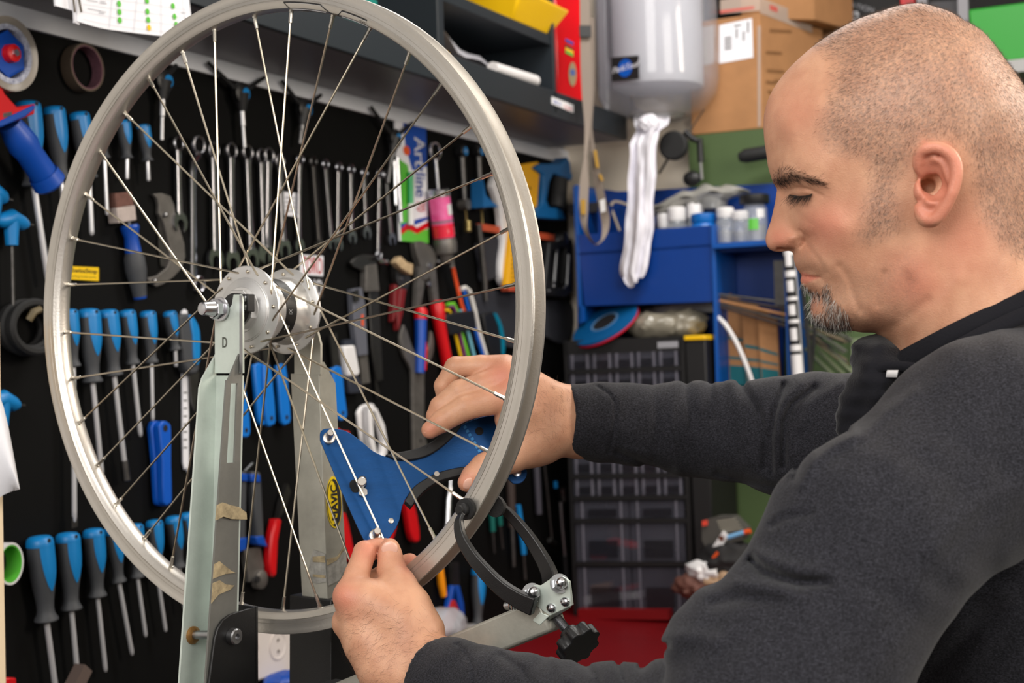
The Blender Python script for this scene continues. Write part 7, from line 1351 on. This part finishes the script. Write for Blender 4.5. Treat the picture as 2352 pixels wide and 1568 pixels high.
# ---------- hair as real strands
def strands(name,pos,nrm,flow,length,rad,material,label=None,lift=.35,curl=0,seed=0,npt=4):
    r=np.random.default_rng(seed); n_=len(pos); hc=bpy.data.hair_curves.new(name); hc.add_curves([npt]*n_)
    t=flow-nrm*(flow*nrm).sum(1)[:,None]; t/=np.maximum(np.linalg.norm(t,axis=1),1e-6)[:,None]
    t=t+r.normal(size=t.shape)*.25; L=length*r.uniform(.6,1.2,n_)[:,None]; pts=np.zeros((n_,npt,3)); side=np.cross(nrm,t)
    cv=r.normal(size=(n_,1))*curl
    for k in range(npt):
        f=k/(npt-1); pts[:,k]=pos+L*f*(nrm*(lift*(1-.35*f))+t*(1-lift*.3)+side*cv*f)-nrm*.0003*(1-f)
    hc.position_data.foreach_set('vector',(pts-ORG_['person']).astype(np.float32).ravel())
    ra=hc.attributes.get('radius') or hc.attributes.new('radius','FLOAT','POINT'); ra.data.foreach_set('value',np.tile(np.linspace(rad,rad*.45,npt),n_).astype(np.float32))
    hc.materials.append(material); o=bpy.data.objects.new(name,hc); COL.objects.link(o); o.parent=person; props(o,label,kind='stuff'); return o
def sample(V,Q,prob,n_,seed):
    r=np.random.default_rng(seed); a,b,c,d=[V[Q[:,i]] for i in range(4)]; A=np.linalg.norm(np.cross(c-a,d-b),axis=1)*.5; w=A*prob[Q].mean(1); w/=w.sum(); i=r.choice(len(Q),n_,p=w); u=r.uniform(size=(n_,1)); v=r.uniform(size=(n_,1))
    pos=(a[i]*(1-u)+b[i]*u)*(1-v)+(d[i]*(1-u)+c[i]*u)*v; nn_=np.cross(c[i]-a[i],d[i]-b[i]); nn_/=np.maximum(np.linalg.norm(nn_,axis=1),1e-12)[:,None]; return pos,nn_
def hairmat(name,c,rough=.5): return mat(name,c,rough,spec=.3)
_s0=soft(X,Y,HAIRP,18)*(1-ear_s); s,nr=sample(hV,hQ,_s0,22000,1)
def outw(s,nr): 
    q=s-H0; c=np.array([.03,.02]); o_=(q@HA-c[0])[:,None]*HA+(q@HB-c[1])[:,None]*HB+(q@HZ)[:,None]*HZ; sg=np.sign((o_*nr).sum(1)); return nr*sg[:,None]
nr=outw(s,nr); q=s-H0; cr_=hw(h3(2230,120,0.02))-H0
fl=(q-cr_)*1.0; fl=fl-HB*.0; strands('hair',s,nr,fl,.0036,.000055,hairmat('dark_stubble',(74,58,48)),'cropped stubble hair',lift=.55,seed=2)
bd=soft(X,Y,BEARD,5)*(1-soft(X,Y,BEARDIN,5)); s,nr=sample(hV,hQ,bd*((hV-H0)@HZ>-.03),2400,3); nr=outw(s,nr); dn_=np.tile(-HB*1.0-HA*.15,(len(s),1)); strands('beard',s[:1500],nr[:1500],dn_[:1500],.0060,.00008,hairmat('dark_beard',(40,32,30)),'dark goatee hair',lift=.45,seed=4); strands('beard',s[1500:],nr[1500:],dn_[1500:],.0065,.00008,hairmat('white_beard',(210,206,200)),'white goatee hair',lift=.5,seed=5)
bw=soft(X,Y,BROW,2); s,nr=sample(hV,hQ,bw,1500,6); nr=outw(s,nr); xs,_=proj(s); strands('eyebrow',s,nr,np.tile(HA+HB*.35,(len(s),1)),.0062,.00009,hairmat('dark_brow',(30,22,20)),lift=.15,seed=7)
ls_=spline([(1814,446),(1828,449),(1840,449.5),(1854,448),(1866,444)],14); lp_=[]; 
for sg in (1,-1):
    lp_+=[H0+q_[0]*HA+q_[1]*HB+sg*(q_[2]+.0012)*HZ for q_ in [h3(x,y,sz(x,y)) for x,y in ls_]]
lp_=np.repeat(np.array(lp_),3,0); lz=np.sign((lp_-H0)@HZ)[:,None]*HZ; strands('eyelashes',lp_,lz*.8-HA*.5,np.tile(-HB*.9-HA*.55,(len(lp_),1)),.0085,.00009,hairmat('dark_brow',(30,22,20)),lift=.45,seed=8)
# fine arm and hand hair
mk_=soft(XL,YL,[(800,1400),(860,1380),(960,1400),(990,1440),(1040,1500),(1010,1600),(860,1600),(800,1500)],25); s,nr=sample(lV,lQ,mk_,1500,9); f_=(nr@(-FW)); ok_=f_>-.1; s,nr=s[ok_],nr[ok_]; strands('arm_hair',s,nr,np.tile(-CU*.5-CR*.8,(len(s),1)),.0085,.000045,hairmat('brown_arm_hair',(70,48,36)),lift=.22,curl=.5,seed=10,npt=5)
mk_=soft(XR,YR,[(1225,900),(1280,880),(1310,920),(1310,1020),(1270,1030),(1230,990)],20); s,nr=sample(rV,rQ,mk_,350,11); strands('arm_hair',s,nr,np.tile(CU*.4-CR*.6,(len(s),1)),.008,.00005,hairmat('brown_arm_hair',(70,48,36)),lift=.25,curl=.5,seed=12,npt=5)
